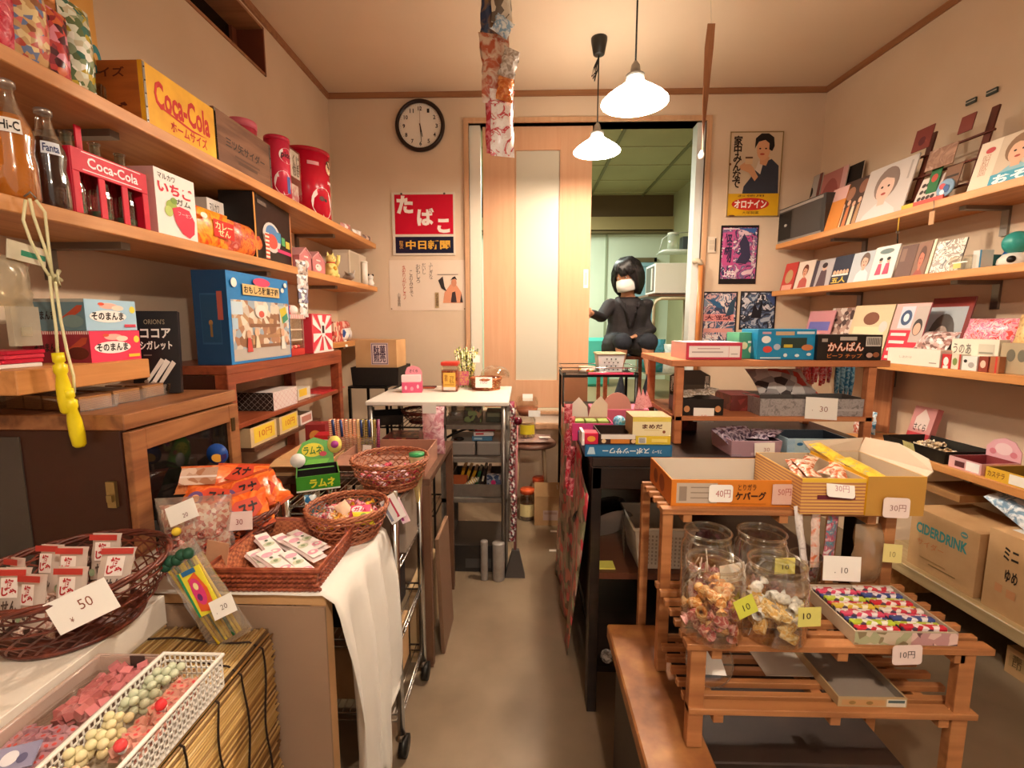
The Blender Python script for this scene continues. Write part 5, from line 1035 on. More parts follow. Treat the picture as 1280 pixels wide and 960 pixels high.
# ------------------------------------------------------------------ BACK WALL
WY = BY
def wallsign(name, label, cat, px, d, col, marks, bevel=0, rim=None, rollz=0):
    a = atY(px[0], px[3], WY-d); b = atY(px[2], px[1], WY-d); w, h = b.x-a.x, b.z-a.z
    m = boxmb(w, d, h, col, {'F': marks})
    if rim:
        for (x0, x1, z0, z1) in ((-w/2, w/2, 0, .006), (-w/2, w/2, h-.006, h), (-w/2, -w/2+.006, 0, h), (w/2-.006, w/2, 0, h)): m.b(x0, x1, -.003, 0, z0, z1, rim)
    return tag(m.build(name, bevel=bevel), label, cat, None, ((a.x+b.x)/2, WY-d-.0005, a.z), rot=(0, rollz, 0))
c = atY(525, 157, WY-.02)
t = thing('wall_clock', 'round black-rimmed wall clock with white face above the red sign', 'clock', (c.x, WY-.001, c.z))
def flat(mb, o, t): ob = mb.build(o, t); ob.rotation_euler = (PI/2, 0, 0); return ob
m = MB(); m.lathe([(.150, 0), (.162, .008), (.164, .022), (.156, .034), (.146, .036), (.138, .024)], C('2a1a12', .3), 48, cap=False); flat(m, 'rim', t)
m = MB(); m.lathe([(0.0001, .012), (.14, .012)], C('e8dccb', .5), 40, cap=False); flat(m, 'dial', t)
m = MB()
for i in range(12):
    a = math.radians(90-30*(i+1)); vs, fs = text_geo(str(i+1), .02); w_ = .016 if i < 9 else .026
    m.add([(.108*math.cos(a)+(x-.5)*w_, .108*math.sin(a)+(y-.5)*.026, .0135) for x, y in vs], fs, INK)
for i in range(60):
    a = math.radians(i*6); r0 = .128 if i % 5 else .124; m.add([(r0*math.cos(a-.004), r0*math.sin(a-.004), .0133), (.132*math.cos(a-.004), .132*math.sin(a-.004), .0133), (.132*math.cos(a+.004), .132*math.sin(a+.004), .0133), (r0*math.cos(a+.004), r0*math.sin(a+.004), .0133)], [(0, 1, 2, 3)], INK)
flat(m, 'numerals', t)
for nm, L, wd, deg, z in (('hour_hand', .07, .008, -78, .016), ('minute_hand', .10, .0055, -86, .018)):
    a = math.radians(deg); dx, dy = math.cos(a), math.sin(a); m = MB(); m.add([(-dx*.015-dy*wd/2, -dy*.015+dx*wd/2, z), (-dx*.015+dy*wd/2, -dy*.015-dx*wd/2, z), (dx*L+dy*wd/4, dy*L-dx*wd/4, z), (dx*L-dy*wd/4, dy*L+dx*wd/4, z)], [(0, 1, 2, 3)], INK); flat(m, nm, t)
m = MB(); m.tube([(0, -.02, .0195), (0, .11, .0195)], .0009, C('8a4a30'), 4); flat(m, 'second_hand', t)
wallsign('tobacco_sign', 'red and navy enamel sign with white brush lettering on the back wall', 'sign', (491.5, 240, 568, 319), .008, C('d8cbb8', .3),
         [('r', .045, .335, .975, .965, C('c4122e', .25)), ('r', .045, .03, .975, .295, C('1a1a30', .25)), ('t', 'た', .08, .66, .34, .95, 'f0e4da', .05), ('t', 'ば', .40, .47, .67, .75, 'f0e4da', .05), ('t', 'こ', .72, .355, .92, .58, 'f0e4da', .06), ('t', '中日新聞', .21, .09, .92, .24, 'e0a83c', .03), ('t', '取\n次', .105, .10, .17, .23, 'c8904a', .01), ('c', .16, .975, .018, .018, '5a4a40'), ('c', .84, .975, .018, .018, '5a4a40')], bevel=.002)
wallsign('calligraphy_poster', 'pale poster with vertical handwriting and a costumed figure below the red sign', 'poster', (488, 325, 582, 388), .002, C('e2cdb8', .6),
         [('t', 'ふ\nし\nぎ\nな', .52, .62, .57, .95, '4a3a34', 0), ('t', 'だ\nい\nし', .43, .72, .48, .94, '4a3a34', 0), ('t', 'お\nも\nし\nろ', .35, .55, .41, .92, '4a3a34', 0), ('t', 'こ\nの\nみ\nせ\nで', .26, .28, .31, .80, '5a3a34', 0), ('t', 'あ\nり\nが\nと\nう', .17, .22, .22, .90, 'b8503c', 0), ('t', '山\n本\n商', .10, .08, .14, .35, '3a2a24', 0),
          ('p', [(.70, .15), (.96, .15), (.94, .36), (.88, .5), (.8, .52), (.72, .36)], 'd8906c'), ('p', [(.64, .6), (.70, .68), (.72, .48), (.75, .38), (.68, .44)], '2a2224'), ('c', .845, .55, .035, .08, 'c88464'), ('p', [(.8, .6), (.83, .66), (.86, .68), (.89, .6), (.86, .63), (.83, .62)], '1e1618'), ('p', [(.80, .16), (.88, .16), (.86, .38), (.82, .36)], '3a2a2c'), ('p', [(.92, .16), (.96, .16), (.94, .34)], '2a2024'), ('r', .63, .71, .9, .72, '5a4a44'), ('r', .595, .05, .645, .36, 'b89a6a'), ('t', '招\n福\n猫', .602, .08, .638, .34, '4a3020', .01), ('c', .98, .03, .01, .012, '8a6a50'), ('c', .02, .03, .01, .012, '8a6a50')])
o = wallsign('enamel_sign', 'tall enamel sign of a kimono-clad figure holding a jar, yellow band below', 'sign', (907.5, 164, 980, 271), .008, C('cdb79b', .3),
         [('r', .0, 0, 1, .275, C('dba81f', .3)), ('c', .45, .15, .36, .075, 'c22a20'), ('t', 'オロナイン', .14, .10, .76, .20, 'f4ece0', .035), ('t', '大塚製薬', .30, .03, .62, .065, '4a2a14', 0), ('t', 'お徳用', .2, .235, .7, .262, '4a2a14', 0),
          ('t', '家\n中\nみ\nん\nな\nで', .07, .34, .24, .955, '2a1c16', .03), ('p', [(.28, .275), (.30, .36), (.42, .46), (.50, .55), (.66, .64), (.80, .68), (.94, .6), (.96, .275)], '343845'), ('p', [(.5, .55), (.56, .66), (.64, .62), (.60, .5)], 'd8c8b8'),
          ('p', [(.58, .62), (.70, .60), (.76, .70), (.58, .72)], 'd09a72'), ('c', .635, .79, .125, .125, 'd8a078'), ('p', [(.47, .80), (.48, .92), (.58, .975), (.72, .975), (.82, .93), (.84, .83), (.80, .77), (.74, .79), (.74, .86), (.66, .90), (.54, .88)], '1c1614'), ('c', .57, .80, .02, .009, '2a1a14'), ('c', .68, .80, .02, .009, '2a1a14'), ('c', .615, .735, .045, .012, 'b8503c'),
          ('p', [(.20, .60), (.34, .66), (.46, .58), (.56, .47), (.50, .42), (.38, .52), (.22, .56)], 'd09a72'), ('r', .30, .62, .44, .70, 'd8b890'), ('r', .30, .685, .44, .705, '5a3a28'), ('c', .02, .62, .02, .015, '6a3a20'), ('c', .1, .01, .06, .01, '5a3420')], rim=C('8f7448', .4))
PA = cells('3f5a78', 'c8a0a0', '2c3a58', 'd8c8c4', '7a8ca0', 'b86a86', scale=13, smooth=2)
wallsign('film_poster', 'dark-framed poster in purple and pink hanging above the other two', 'poster', (898, 281.5, 949, 355), .004, C('1c1618', .4),
         [('r', .04, .09, .97, .96, cells('d8bcc4', '6a5a80', 'b84f86', '34345a', 'e0d0d0', '3a3654', scale=16, smooth=2)), ('r', .06, .62, .34, .88, 'c0568c'), ('r', .06, .32, .36, .60, 'b84a80'), ('r', .06, .93, .5, .95, 'e0d4d8'), ('p', [(.45, .95), (.95, .95), (.9, .86), (.7, .9)], '3a62a0'), ('p', [(.42, .36), (.56, .52), (.5, .7), (.62, .86), (.76, .7), (.82, .45), (.7, .34)], '34304a'), ('t', '怪\n物', .10, .36, .32, .86, '3a2a4a', .03), ('t', '上映中', .1, .12, .4, .24, 'f0e4e4', .03), ('t', '大\n決\n戦', .84, .3, .92, .8, 'e8dcdc', 0)])
wallsign('film_poster', 'blue and salmon crowded poster next to the wooden handrail', 'poster', (876, 364.5, 922.5, 428), .004, C('241c20', .4),
         [('r', .04, .03, .96, .97, PA), ('r', .04, .42, .92, .56, 'd88a86'), ('p', [(.1, .86), (.4, .7), (.6, .66), (.5, .78), (.3, .84)], '2a5a80'), ('p', [(.66, .5), (.9, .56), (.95, .9), (.8, .8)], '2a4256'), ('t', '大怪獣', .08, .44, .85, .54, '5a2430', .03), ('r', .05, .2, .9, .28, 'd0948c'), ('t', '東宝', .1, .06, .5, .16, 'e8e0dc', .02)])
wallsign('film_poster', 'black and blue-white poster of tangled shapes beside the crowded one', 'poster', (923.5, 364, 971, 412), .004, C('1e181c', .4),
         [('r', .03, .04, .96, .96, cells('a8b0bc', '4a5c78', '1e2430', 'd0ccd0', '64788e', scale=18, smooth=2)), ('p', [(.3, .3), (.4, .7), (.5, .5), (.62, .8), (.6, .3)], '16161e'), ('p', [(.7, .9), (.96, .94), (.96, .6)], '3a4a78')])
wallsign('switch_plate', 'cream light switch plate beside the purple poster', 'switch', (884, 296, 896, 316), .008, C('dccab4', .5), [('r', .2, .52, .8, .8, 'cbb9a2'), ('r', .2, .18, .8, .48, 'cbb9a2'), ('r', .82, .1, .95, .9, '3a2a24')], bevel=.002)
a = atY(876, 326, WY-.045); b = atY(875, 470, WY-.045)
t = thing('handrail', 'vertical wooden handrail with beige elbow beside the doorway', 'handrail', (a.x, WY, a.z))
MB().tube([(0, -.05, -.03), (0, -.05, b.z-a.z)], .0165, wood('rail_wood', 'b8703c', 'c98048', 'd48c54', axis=2, rough=.35), 14).build('rail', t)
m = MB(); m.tube([(-.03, -.012, -.002), (-.028, -.03, .0), (-.02, -.045, .0), (-.006, -.05, -.006), (0, -.05, -.03)], .018, C('c8b296', .4), 12); m.tube([(0, -.05, b.z-a.z+.03), (0, -.03, b.z-a.z), (0, 0, b.z-a.z)], .018, C('c8b296', .4), 12); m.build('bracket', t)

# hanging items from the ceiling
t = thing('hanging_pack_strip', 'crumpled strip of foil and paper packs hanging from the ceiling', 'packaging', (atY(622, 100, 1.6).x, 1.6, 0))
def HP(u0, v0, u1, v1, mat, nm, yo=0, w2=None, tw=0):
    a = atY(u0, v1, 1.6); b = atY(u1, v0, 1.6); m = MB(); m.pillow(b.x-a.x, b.z-a.z, .035, mat, wav=.0035, n=9); o = m.build(nm, t); o.location = ((a.x+b.x)/2-t.location.x, yo, a.z); o.rotation_euler = (0, math.radians(tw), .3)
HP(613, 112, 643, 196, cells('f0e6e2', 'f4ece8', 'e8d8d4', 'c84a50', 'f0e8e4', 'f2eae6', scale=28, smooth=2), 'paper_pack')
HP(607, 95, 619, 190, crinkle('b83040', 'd88088'), 'red_pack', .015)
HP(603, 40, 640, 128, crinkle('b85a3c', 'd8b8a0', 24), 'foil_pack', .01, tw=-3)
HP(600, -60, 622, 50, crinkle('2a3a5a', '8a6a4a', 14), 'dark_pack', .02)
HP(614, -60, 640, 30, cells('d8ccb8', '6a5a4a', 'e0d8c8', scale=50), 'sticker_pack', 0)
HP(612, 24, 636, 48, crinkle('8ab0d0', 'e8f0f4', 50), 'blue_foil', -.02, tw=25)
HP(622, 62, 643, 100, crinkle('e0d8d0', 'a89888', 50), 'silver_pack', -.015, tw=15)
HP(620, 100, 640, 130, crinkle('c8642a', 'e09050', 50), 'orange_pack', -.02, tw=8)
zt = atY(622, -60, 1.6).z; MB().tube([(0, .01, zt-.03), (0, .01, CZ)], .0012, C('d8d0c0'), 4).build('string', t)
a = atY(888, 20, 2.2)
t = thing('hanging_stick', 'long thin brown wooden slat dangling on a thread near the doorway', 'slat', (a.x, 2.2, 0))
pts = [atY(u, v, 2.2) for u, v in ((889, 30), (886, 60), (883, 100), (880, 140), (878, 170), (877, 190))]
m = MB(); vs = []
for i, p in enumerate(pts):
    wv = (.016, .019, .016, .013, .006, .004)[i]; an = (0, .1, .3, .6, 1.1, 1.4)[i]
    vs += [(p.x-a.x-wv*math.cos(an), -wv*math.sin(an), p.z), (p.x-a.x+wv*math.cos(an), wv*math.sin(an), p.z)]
m.add(vs, [(2*i, 2*i+1, 2*i+3, 2*i+2) for i in range(len(pts)-1)], wood('slat_wood', '7a4a2c', '8f5a38', 'a06a44', axis=2), False); o = m.build('slat', t); md = o.modifiers.new('s', 'SOLIDIFY'); md.thickness = .004
p = pts[-1]; MB().lathe([(.004, 0), (.012, .005), (.014, .02), (.008, .03), (.006, .036)], C('e0d8cc', .4), 10, (p.x-a.x, 0, p.z-.03)).build('end_knob', t)
q = atY(885, 20, 2.2); MB().tube([(q.x-a.x, 0, CZ), (pts[0].x-a.x, 0, pts[0].z)], .0012, C('d0c0a8'), 4).build('thread', t)

# ------------------------------------------------------------------ WHITE WORK TABLE
T0 = BT
def at(u, v, z=T0): return atZ(u, v, z)
p = at(515, 491); t = thing('pink_display_box', 'small pink stepped display box at the left of the white work table', 'display box', (p.x, p.y, T0), .15)
m = boxmb(.105, .09, .055, C('d8587c', .4), {'F': [('c', .2, .5, .06, .2, 'f0c0cc'), ('c', .5, .4, .08, .2, 'e89ab0'), ('c', .8, .6, .06, .2, 'f0c0cc')]}); m.build('body', t, bevel=.001)
boxmb(.10, .06, .035, C('f0d8d8', .4)).build('upper_tier', t).location = (-.005, .015, .056)
m = MB(); m.prism([(-.04, 0), (.05, 0), (.05, .05), (.035, .075), (.0, .085), (-.03, .075), (-.04, .05)], 0, .003, C('e0909c', .4)); m.marks('F', .09, 0, .085, [('t', 'さくら', .3, .55, .8, .75, '4a2030', .02), ('r', .2, .2, .6, .4, 'f4e4e0')]); m.build('header_card', t).location = (0, .076, .055)
p = at(540, 480)
for k in range(3): tag(MB().b(-.045, .045, -.008, .008, 0, .007, ('2a1a1a', '8a2a34', 'b8603c')[k]).build('stick_pack'), ('black', 'dark red', 'orange-brown')[k]+' thin stick pack lying behind the red-lidded jar', 'stick pack', None, (p.x+.01, min(p.y, 2.68)+.03-k*.03, T0+.0005))
p = at(562, 490); t = thing('pretzel_jar', 'red-lidded square jar with yellow label on the white work table', 'jar', (p.x, p.y+.045, T0))
MB().b(-.046, .046, -.046, .046, 0, .14, CLR).build('clear_jar', t, bevel=.008, seg=2)
MB().b(-.041, .041, -.041, .041, .003, .115, cells('b0542c', 'c8764a', '8a3c20', scale=70)).build('contents', t)
m = MB(); m.b(-.033, .033, -.0485, -.0475, .01, .105, C('e0b04a')); m.marks('F', .066, 0, .105, [('r', .0, .1, 1, .26, 'e0d8cc'), ('t', '特\n製', .1, .55, .38, .9, 'a8702a', .02), ('t', 'プチ\nせん', .5, .45, .9, .85, '8a5a1c', .02), ('r', .1, .36, .9, .4, 'b8802a')], eps=.0492); m.build('label', t)
MB().b(-.046, .046, -.046, .046, .142, .162, C('c83a2c', .35)).build('lid', t, bevel=.003)
p = at(590, 478); t = thing('straw_holder', 'fan of yellow patterned straw sweets with a white tag on the white work table', 'candy bag', (p.x-.004, 2.70, T0))
for i in range(11):
    a = (i-5)*.055; c = ('e0d08a', 'd8c860', 'c8b84a', 'e8dca0')[i % 4]
    MB().tube([(.01*(i-5)*.6, .006*(i % 3), .0), (.01*(i-5)*.8, .006*(i % 3), .09), (.01*(i-5)*.8+.10*math.sin(a), .006*(i % 3), .215+.01*(i % 3))], [.005, .006, .0055], cells(c, 'f0e8c0', '8a9a3a', '4a3a2a', scale=120), 7).build('straw', t)
MB().lathe([(.045, 0), (.05, .1)], CLR, 20, cap=False).build('clear_cup', t); MB().b(-.035, .02, -.05, -.047, .02, .10, crinkle('c8487a', 'd8a060', 60)).build('wrapper', t)
o = card('small white tag clipped high on the yellow straw sweets', (p.x+.055, 2.69, T0+.145), .04, .042, []); 
p = at(606, 489); basket('sweets_basket', 'round orange-brown woven basket with white card on the white work table', (p.x, p.y+.085, T0), .078, .085, .062, noisy('light_cane', [(.3, '8a3c1c'), (.6, 'b86a38'), (.8, 'd09058')], 40, .45, .3), 20)
MB().lathe([(.074, 0), (.076, .045)], cells('e0c88a', 'c87a4a', 'f0e0b0', 'b84a3a', scale=60), 20).build('t'); o = bpy.data.objects['t']; o.name = 'sweets_heap'; tag(o, 'mixed small sweets filling the orange-brown woven basket', 'sweets', None, (p.x, p.y+.085, T0+.008)); o['kind'] = 'stuff'
card('white scalloped price card on the orange-brown woven basket', (p.x-.005, p.y-.006, T0+.02), .092, .058, [('t', '100', .3, .35, .7, .65, 'd8a0b0', 0)], 0, 8, 0)
t = thing('clear_dome', 'clear plastic dome lid propped over the orange-brown basket', 'lid', (p.x+.05, p.y+.11, T0+.066)); MB().lathe([(.085, 0), (.08, .03), (.055, .055), (.02, .066), (.001, .068)], CLR, 24, cap=False).build('dome', t)
# wire rack and grey rack contents
RX, RY = -.735, 2.24
t = thing('dark_tray', 'black shallow tray tilted on the thin wire rack', 'tray', (RX+.06, RY+.02, .756), .3); tray(.14, .16, .05, '1b1512', '120e0c', .003, flare=.01).build('body', t)
basket('dark_basket', 'low dark brown woven basket on top of the thin wire rack', (-.51, RY+.11, .757), .075, .11, .06, WICKD, 18)
p = fpack('clear_tub', 'rosy clear tub of dark sweets on the middle wire rack tier', 'tub', (478, 548, 522, 562), 2.27, .18, cells('7a2a2a', 'a83a3c', '5a2a24', 'c87a4a', scale=40), z0=.556)
p = fpack('paper_box', 'pale pinkish box with white tag near the left rack post', 'box', (524, 538, 548, 562), 2.25, .10, C('c8a8a0'), {'F': [('r', .3, .6, .95, 1.0, 'f0ece8')]}, z0=.556)
G0, GY = -.41, 2.235
t = thing('clear_bag', 'crumpled clear bag on the top tier of the grey rack', 'bag', (G0+.07, GY+.10, .767)); m = MB(); m.pillow(.09, .07, .07, CLR2, wav=.006); m.build('bag', t)
pack('picture_box', 'dark patterned box standing on the top tier of the grey rack', 'box', (G0+.155, GY+.05, .767), 0, .085, .09, .075, cells('3a3028', '6a7a4a', '2a2420', '8a6a4a', scale=50))
pack('snack_tray', 'olive dark tray at the right end of the grey rack top tier', 'tray', (G0+.26, GY+.06, .767), 0, .085, .12, .05, C('3a3a2c', .4), {'F': [('r', .1, .55, .9, .9, '6a6a50')]})
for k, (c, nm) in enumerate((('4a7a9a', 'blue flat box at the bottom of the small stack on the grey rack'), ('d8d0cc', 'white flat box in the middle of the small stack on the grey rack'), ('b82434', 'red flat box on top of the small stack on the grey rack'))):
    pack('flat_box', nm, 'box', (G0+.20+.008*k, GY+.05, .674+k*.0245), .1*k, .10, .15, .023, C(c, .35), {'F': [('r', .1, .3, .5, .7, ('a8c8d8', 'c84a4a', 'e8a0a0')[k])]})
t = thing('black_ladle', 'black coiled toy with a long handle on the grey rack', 'toy', (G0+.085, GY+.05, .684)); m = MB(); m.tube([(-.07, 0, .0), (-.02, 0, .03), (.05, 0, .055)], .006, BLACK, 8); m.ring(.022, .004, 0, BLACK, 20, 6); m.build('handle', t); m = MB(); m.ball((.06, 0, .06), .02, BLACK, 12, 8); m.build('head', t)
def bin_(label, x0, x1, z, h, mat, d=.22, inn=None):
    t = thing('storage_bin', label, 'bin', (G0+(x0+x1)/2, GY+.03, z)); tray(x1-x0, d, h, mat, inn or mat, .003, flare=.004).build('body', t); MB().b(-(x1-x0)/2-.006, (x1-x0)/2+.006, -.008, -.003, h-.01, h, C('a09a92', .5)).build('rim', t)
bin_('grey plastic bin, the left one on the grey rack', .035, .165, .602-.10+.0, .085, C('8f8880', .5)) if False else None
bin_('grey-lidded bin under the red and blue boxes, left of its twin', .03, .17, .397+.10, .085, C('948c84', .5)) if False else None
pack('storage_bin', 'grey plastic bin on the second tier, left of its twin', 'bin', (G0+.10, GY+.04, .6005), 0, .13, .22, .072, C('968e86', .5), {'F': [('r', 0, .88, 1, 1, 'b0a8a0')]}, bevel=.006)
pack('storage_bin', 'grey plastic bin on the second tier, right of its twin', 'bin', (G0+.235, GY+.04, .6005), 0, .12, .22, .072, C('8c847c', .5), {'F': [('r', 0, .88, 1, 1, 'a8a098')]}, bevel=.006)
t = thing('book_tray', 'grey metal tray of books and toys on the lower tier of the grey rack', 'tray', (G0+.165, GY+.02, .397)); tray(.26, .30, .065, GREYM, C('5a534c'), .004, flare=.006).build('body', t)
for i, (x, c, h, a, nm) in enumerate(((-.095, 'd8981c', .105, 14, 'orange-yellow upright book at the left in the book tray'), (-.07, 'e0a82c', .10, 18, 'yellow upright book second from left in the book tray'), (-.045, 'c8901c', .095, 22, 'ochre leaning book third from left in the book tray'), (-.01, '2f5a34', .09, 16, 'dark green book in the middle of the book tray'), (.02, '3a2a24', .10, 12, 'dark brown book right of the green book'), (.045, '8a6a54', .095, 10, 'tan book near the right of the book tray'))):
    pack('book', nm, 'book', (G0+.165+x, GY+.15, .403), 0, .016, .11, h, C(c, .45), {'F': [('r', .2, .3, .8, .6, 'e0d0b0')]}).rotation_euler = (0, math.radians(a), 0)
pack('sweets_box', 'speckled blue box with a pink spot standing in the book tray', 'box', (G0+.255, GY+.05, .403), -.2, .07, .03, .095, cells('5a6a8a', 'a8a8b0', '3a4a6a', scale=80), {'F': [('c', .5, .6, .18, .14, 'd83a7a')]})
pack('flat_box', 'black and orange flat box lying at the left front of the book tray', 'box', (G0+.075, GY+.04, .403), 0, .08, .12, .03, C('c8683c'), {'F': [('r', 0, .6, 1, 1, '201814')]}).rotation_euler = (math.radians(18), 0, 0)
t = thing('bright_roll', 'silver and yellow rolled wrapper lying across the book tray', 'wrapper', (G0+.135, GY+.045, .455), .5); t.rotation_euler = (0, math.radians(60), .3); MB().lathe([(.012, -.045), (.014, 0), (.012, .045)], stripes('f0e8e0', 'd8b84a', 30, 'Z'), 12).build('roll', t)
pack('storage_case', 'black case on the floor under the grey rack', 'case', (G0+.165, GY+.02, .001), 0, .26, .3, .14, C('2a2624', .4), {'F': [('r', .3, .15, .8, .5, '4a4644')]})
for x, y, r, h, nm in ((.215, -.05, .018, .20, 'thin grey tube standing in front of the grey rack base'), (.285, -.045, .03, .19, 'grey round can on the floor before the grey rack')): tag(MB().lathe([(r*.98, 0), (r, .005), (r, h-.004), (r*.97, h)], noisy('grey_can', [(.3, '8a8078'), (.7, 'a09890')], 20, .4, .05), 18).build('floor_tube'), nm, 'tube', None, (G0+x, GY+y, .0))
# candy chain by the rack
t = thing('sweets_chain', 'long vertical chain of small speckled sweets packs hanging off the white work table', 'sweets pack', (-.055, 2.18, 0))
a = atY(640, 500, 2.18)
for k in range(11):
    m = MB(); m.pillow(.030, .060, .016, cells('c8c0bc', '7a2a34', 'e0d8d4', 'b8505a', '5a4a4a', scale=110)); o = m.build('sweets_pouch', t); o.location = (.006*math.sin(k), 0, .80-k*.060); o.rotation_euler = (0, 0, .4*math.sin(k*1.3))
MB().tube([(0, 0, .86), (-.02, .03, .885)], .0015, C('d8d0c8'), 4).build('string', t)
t = bpy.data.objects['sweets_chain']
m = MB(); m.ball((0, 0, 0), .02, C('5a1020', .25), 12, 8); tag(m.build('round_charm'), 'dark red round charm hanging beside the chain of sweets packs', 'charm', None, (-.03, 2.165, .80))
t = thing('broom', 'grey brush leaning at the foot of the grey rack', 'broom', (-.045, 2.22, .0)); MB().add([(-.05, -.02, 0), (.05, -.02, 0), (.05, .02, 0), (-.05, .02, 0), (-.015, -.012, .14), (.02, -.012, .14), (.02, .012, .14), (-.015, .012, .14)], [(3,2,1,0),(4,5,6,7),(0,1,5,4),(1,2,6,5),(2,3,7,6),(3,0,4,7)], C('4a4440', .8)).build('brush_head', t); MB().tube([(0, 0, .14), (.008, 0, .78)], .007, C('a86a6a', .5), 8).build('handle', t)
# around the stool
sz = .4855
t = thing('flat_package', 'clear flat package of rosy sweets lying on the round stool', 'package', (.06, 3.03, sz+.002), .1); m = MB(); m.pillow(.25, .20, .035, clear(tint='d8b8b0', base=.12, edge=.6, rough=.15, milky=.35), wav=.004); o = m.build('bag', t); o.rotation_euler = (-PI/2, 0, 0); o.location = (0, -.1, .018); MB().b(.03, .10, -.07, -.03, .036, .038, PAPER).build('tag', t)
def jarY(label, u, vb, Y, r, h, lid, lab, fill, ltxt=None, z0=None):
    p = atY(u, vb, Y); t = thing('sweets_jar', label, 'jar', (p.x, Y, p.z if z0 is None else z0))
    MB().lathe([(r*.92, 0), (r, .008), (r, h*.72), (r*.8, h*.84), (r*.8, h*.9)], GLASS, 24, cap=False).build('glass_body', t)
    MB().lathe([(r*.9, .003), (r*.95, .01), (r*.95, h*.5)], fill, 20).build('contents', t)
    if lid: MB().lathe([(r*.84, h*.86), (r*.86, h*.98), (r*.8, h)], lid, 24).build('lid', t)
    m = MB(); K = 10; vs = []
    for k in range(K+1):
        a_ = -PI/2+(k/K-.5)*1.9
        for z in (h*.15, h*.55): vs.append(((r+.001)*math.cos(a_), (r+.001)*math.sin(a_), z))
    m.add(vs, [(2*k, 2*k+2, 2*k+3, 2*k+1) for k in range(K)], lab); m.build('label', t); return t
jarY('glass sweets jar with yellow label on the round stool below the door', 659, 541, 3.02, .055, .155, None, C('d8c02a'), cells('c8a06a', '8a6a4a', 'e0c890', scale=70), z0=sz+.036)
t = thing('woven_bowl', 'small red-brown woven bowl with white cards set on the yellow-labelled jar', 'bowl', (.015, 3.02, sz+.036+.142)); MB().lathe([(.05, 0), (.075, .05)], WICK, 24).build('bowl', t); m = MB(); m.b(.01, .085, -.083, -.082, .005, .045, PAPER); m.build('tag', t); MB().lathe([(.07, .05), (.075, .09), (.06, .12)], CLR, 20, cap=False).build('clear_cover', t)
card('white price tag standing above the small red-brown bowl', (.02, 2.97, sz+.036+.142+.10), .065, .045, [])
t = thing('pink_tube', 'dark pink upright tube beside the small red-brown bowl', 'tube', (-.085, 3.03, sz+.19)); MB().lathe([(.02, 0), (.02, .075)], C('a84a60', .4), 14).build('body', t); MB().lathe([(.006, -.19), (.006, 0)], C('c8a8a0', .5), 8).build('stem', t)
p = atY(659, 644, 2.95); jarY('orange-lidded jar with cream label on the floor by the stool', 659, 645, 2.93, .055, .20, C('d85a2c', .35), C('e0cf96'), cells('6a5040', '3a2c24', '8a7058', scale=50), z0=0)
jarY('second orange-lidded jar half hidden behind the kraft carton', 674, 630, 3.05, .055, .235, C('d0502a', .35), C('c8b890'), cells('6a5040', '3a2c24', '8a7058', scale=50), z0=0)
a = atY(672, 656, 2.80); b = atY(704, 597, 2.80)
t = thing('open_carton', 'tall kraft carton with raised flap on the floor by the black table', 'box', ((a.x+b.x)/2-.02, 2.82, 0)); tray(.155, .17, .19, CARD, CARD, .004, faces={'F': [('r', .35, .18, .95, .52, 'c8a898'), ('r', .4, .38, .9, .46, 'b08a78')]}).build('body', t); o = MB().b(-.0775, .0775, 0, .004, 0, .085, CARD).build('flap', t); o.location = (0, .001, .19); o.rotation_euler = (math.radians(-12), 0, 0)
o = MB().b(0, .004, -.0, .15, 0, .07, C('d8c8b0')).build('flap', t); o.location = (.072, .01, .19); o.rotation_euler = (0, math.radians(-10), 0)
for u, v, nm in ((692, 664, 'far'), (691, 688, 'near')): p = atZ(u, v, .0012); tag(MB().b(-.02, .02, -.012, .012, 0, .0008, PAPER).build('floor_tape'), f'small white tape mark on the floor, the {nm} one of two', 'tape', None, (p.x, p.y, .0004))
# trolley by the door: basket, cans, cloth
CT = .971
p = atZ(766, 468, CT); t = thing('mesh_basket', 'pale square dotted basket with greenish rim on the wire shelf cart', 'basket', (p.x, p.y+.07, CT))
m = tray(.125, .12, .11, C('c8ccc8', .5), C('b0b4a8', .5), .002, flare=.014)
m.marks('F', .125, .12, .11, [('c', .2+.2*i+(.1 if j % 2 else 0), .2+.18*j, .035, .04, '3a3a3a') for j in range(4) for i in range(4 if j % 2 == 0 else 3)], eps=.014); m.build('body', t)
MB().tube([(-.078, -.016, .11), (.078, -.016, .11), (.078, .136, .11), (-.078, .136, .11)], .006, C('b8b48c', .5), 6, True).build('rim', t)
p = atZ(735, 466, CT); canister('sweets_tin', 'short tin with red and yellow band beside the pale dotted basket', (p.x, p.y+.05, CT), .05, .035, cells('c83a2a', 'e0c83a', 'f0e0d0', scale=60), C('b8a890', .4), lidh=.006, cat='tin')
tag(MB().b(0, .25, 0, .05, 0, .012, C('c83a5a', .4)).build('pink_strip', bevel=.002), 'flat pink-red pack along the front edge of the wire shelf cart', 'sweets pack', None, (.35, 2.60, CT+.0005))

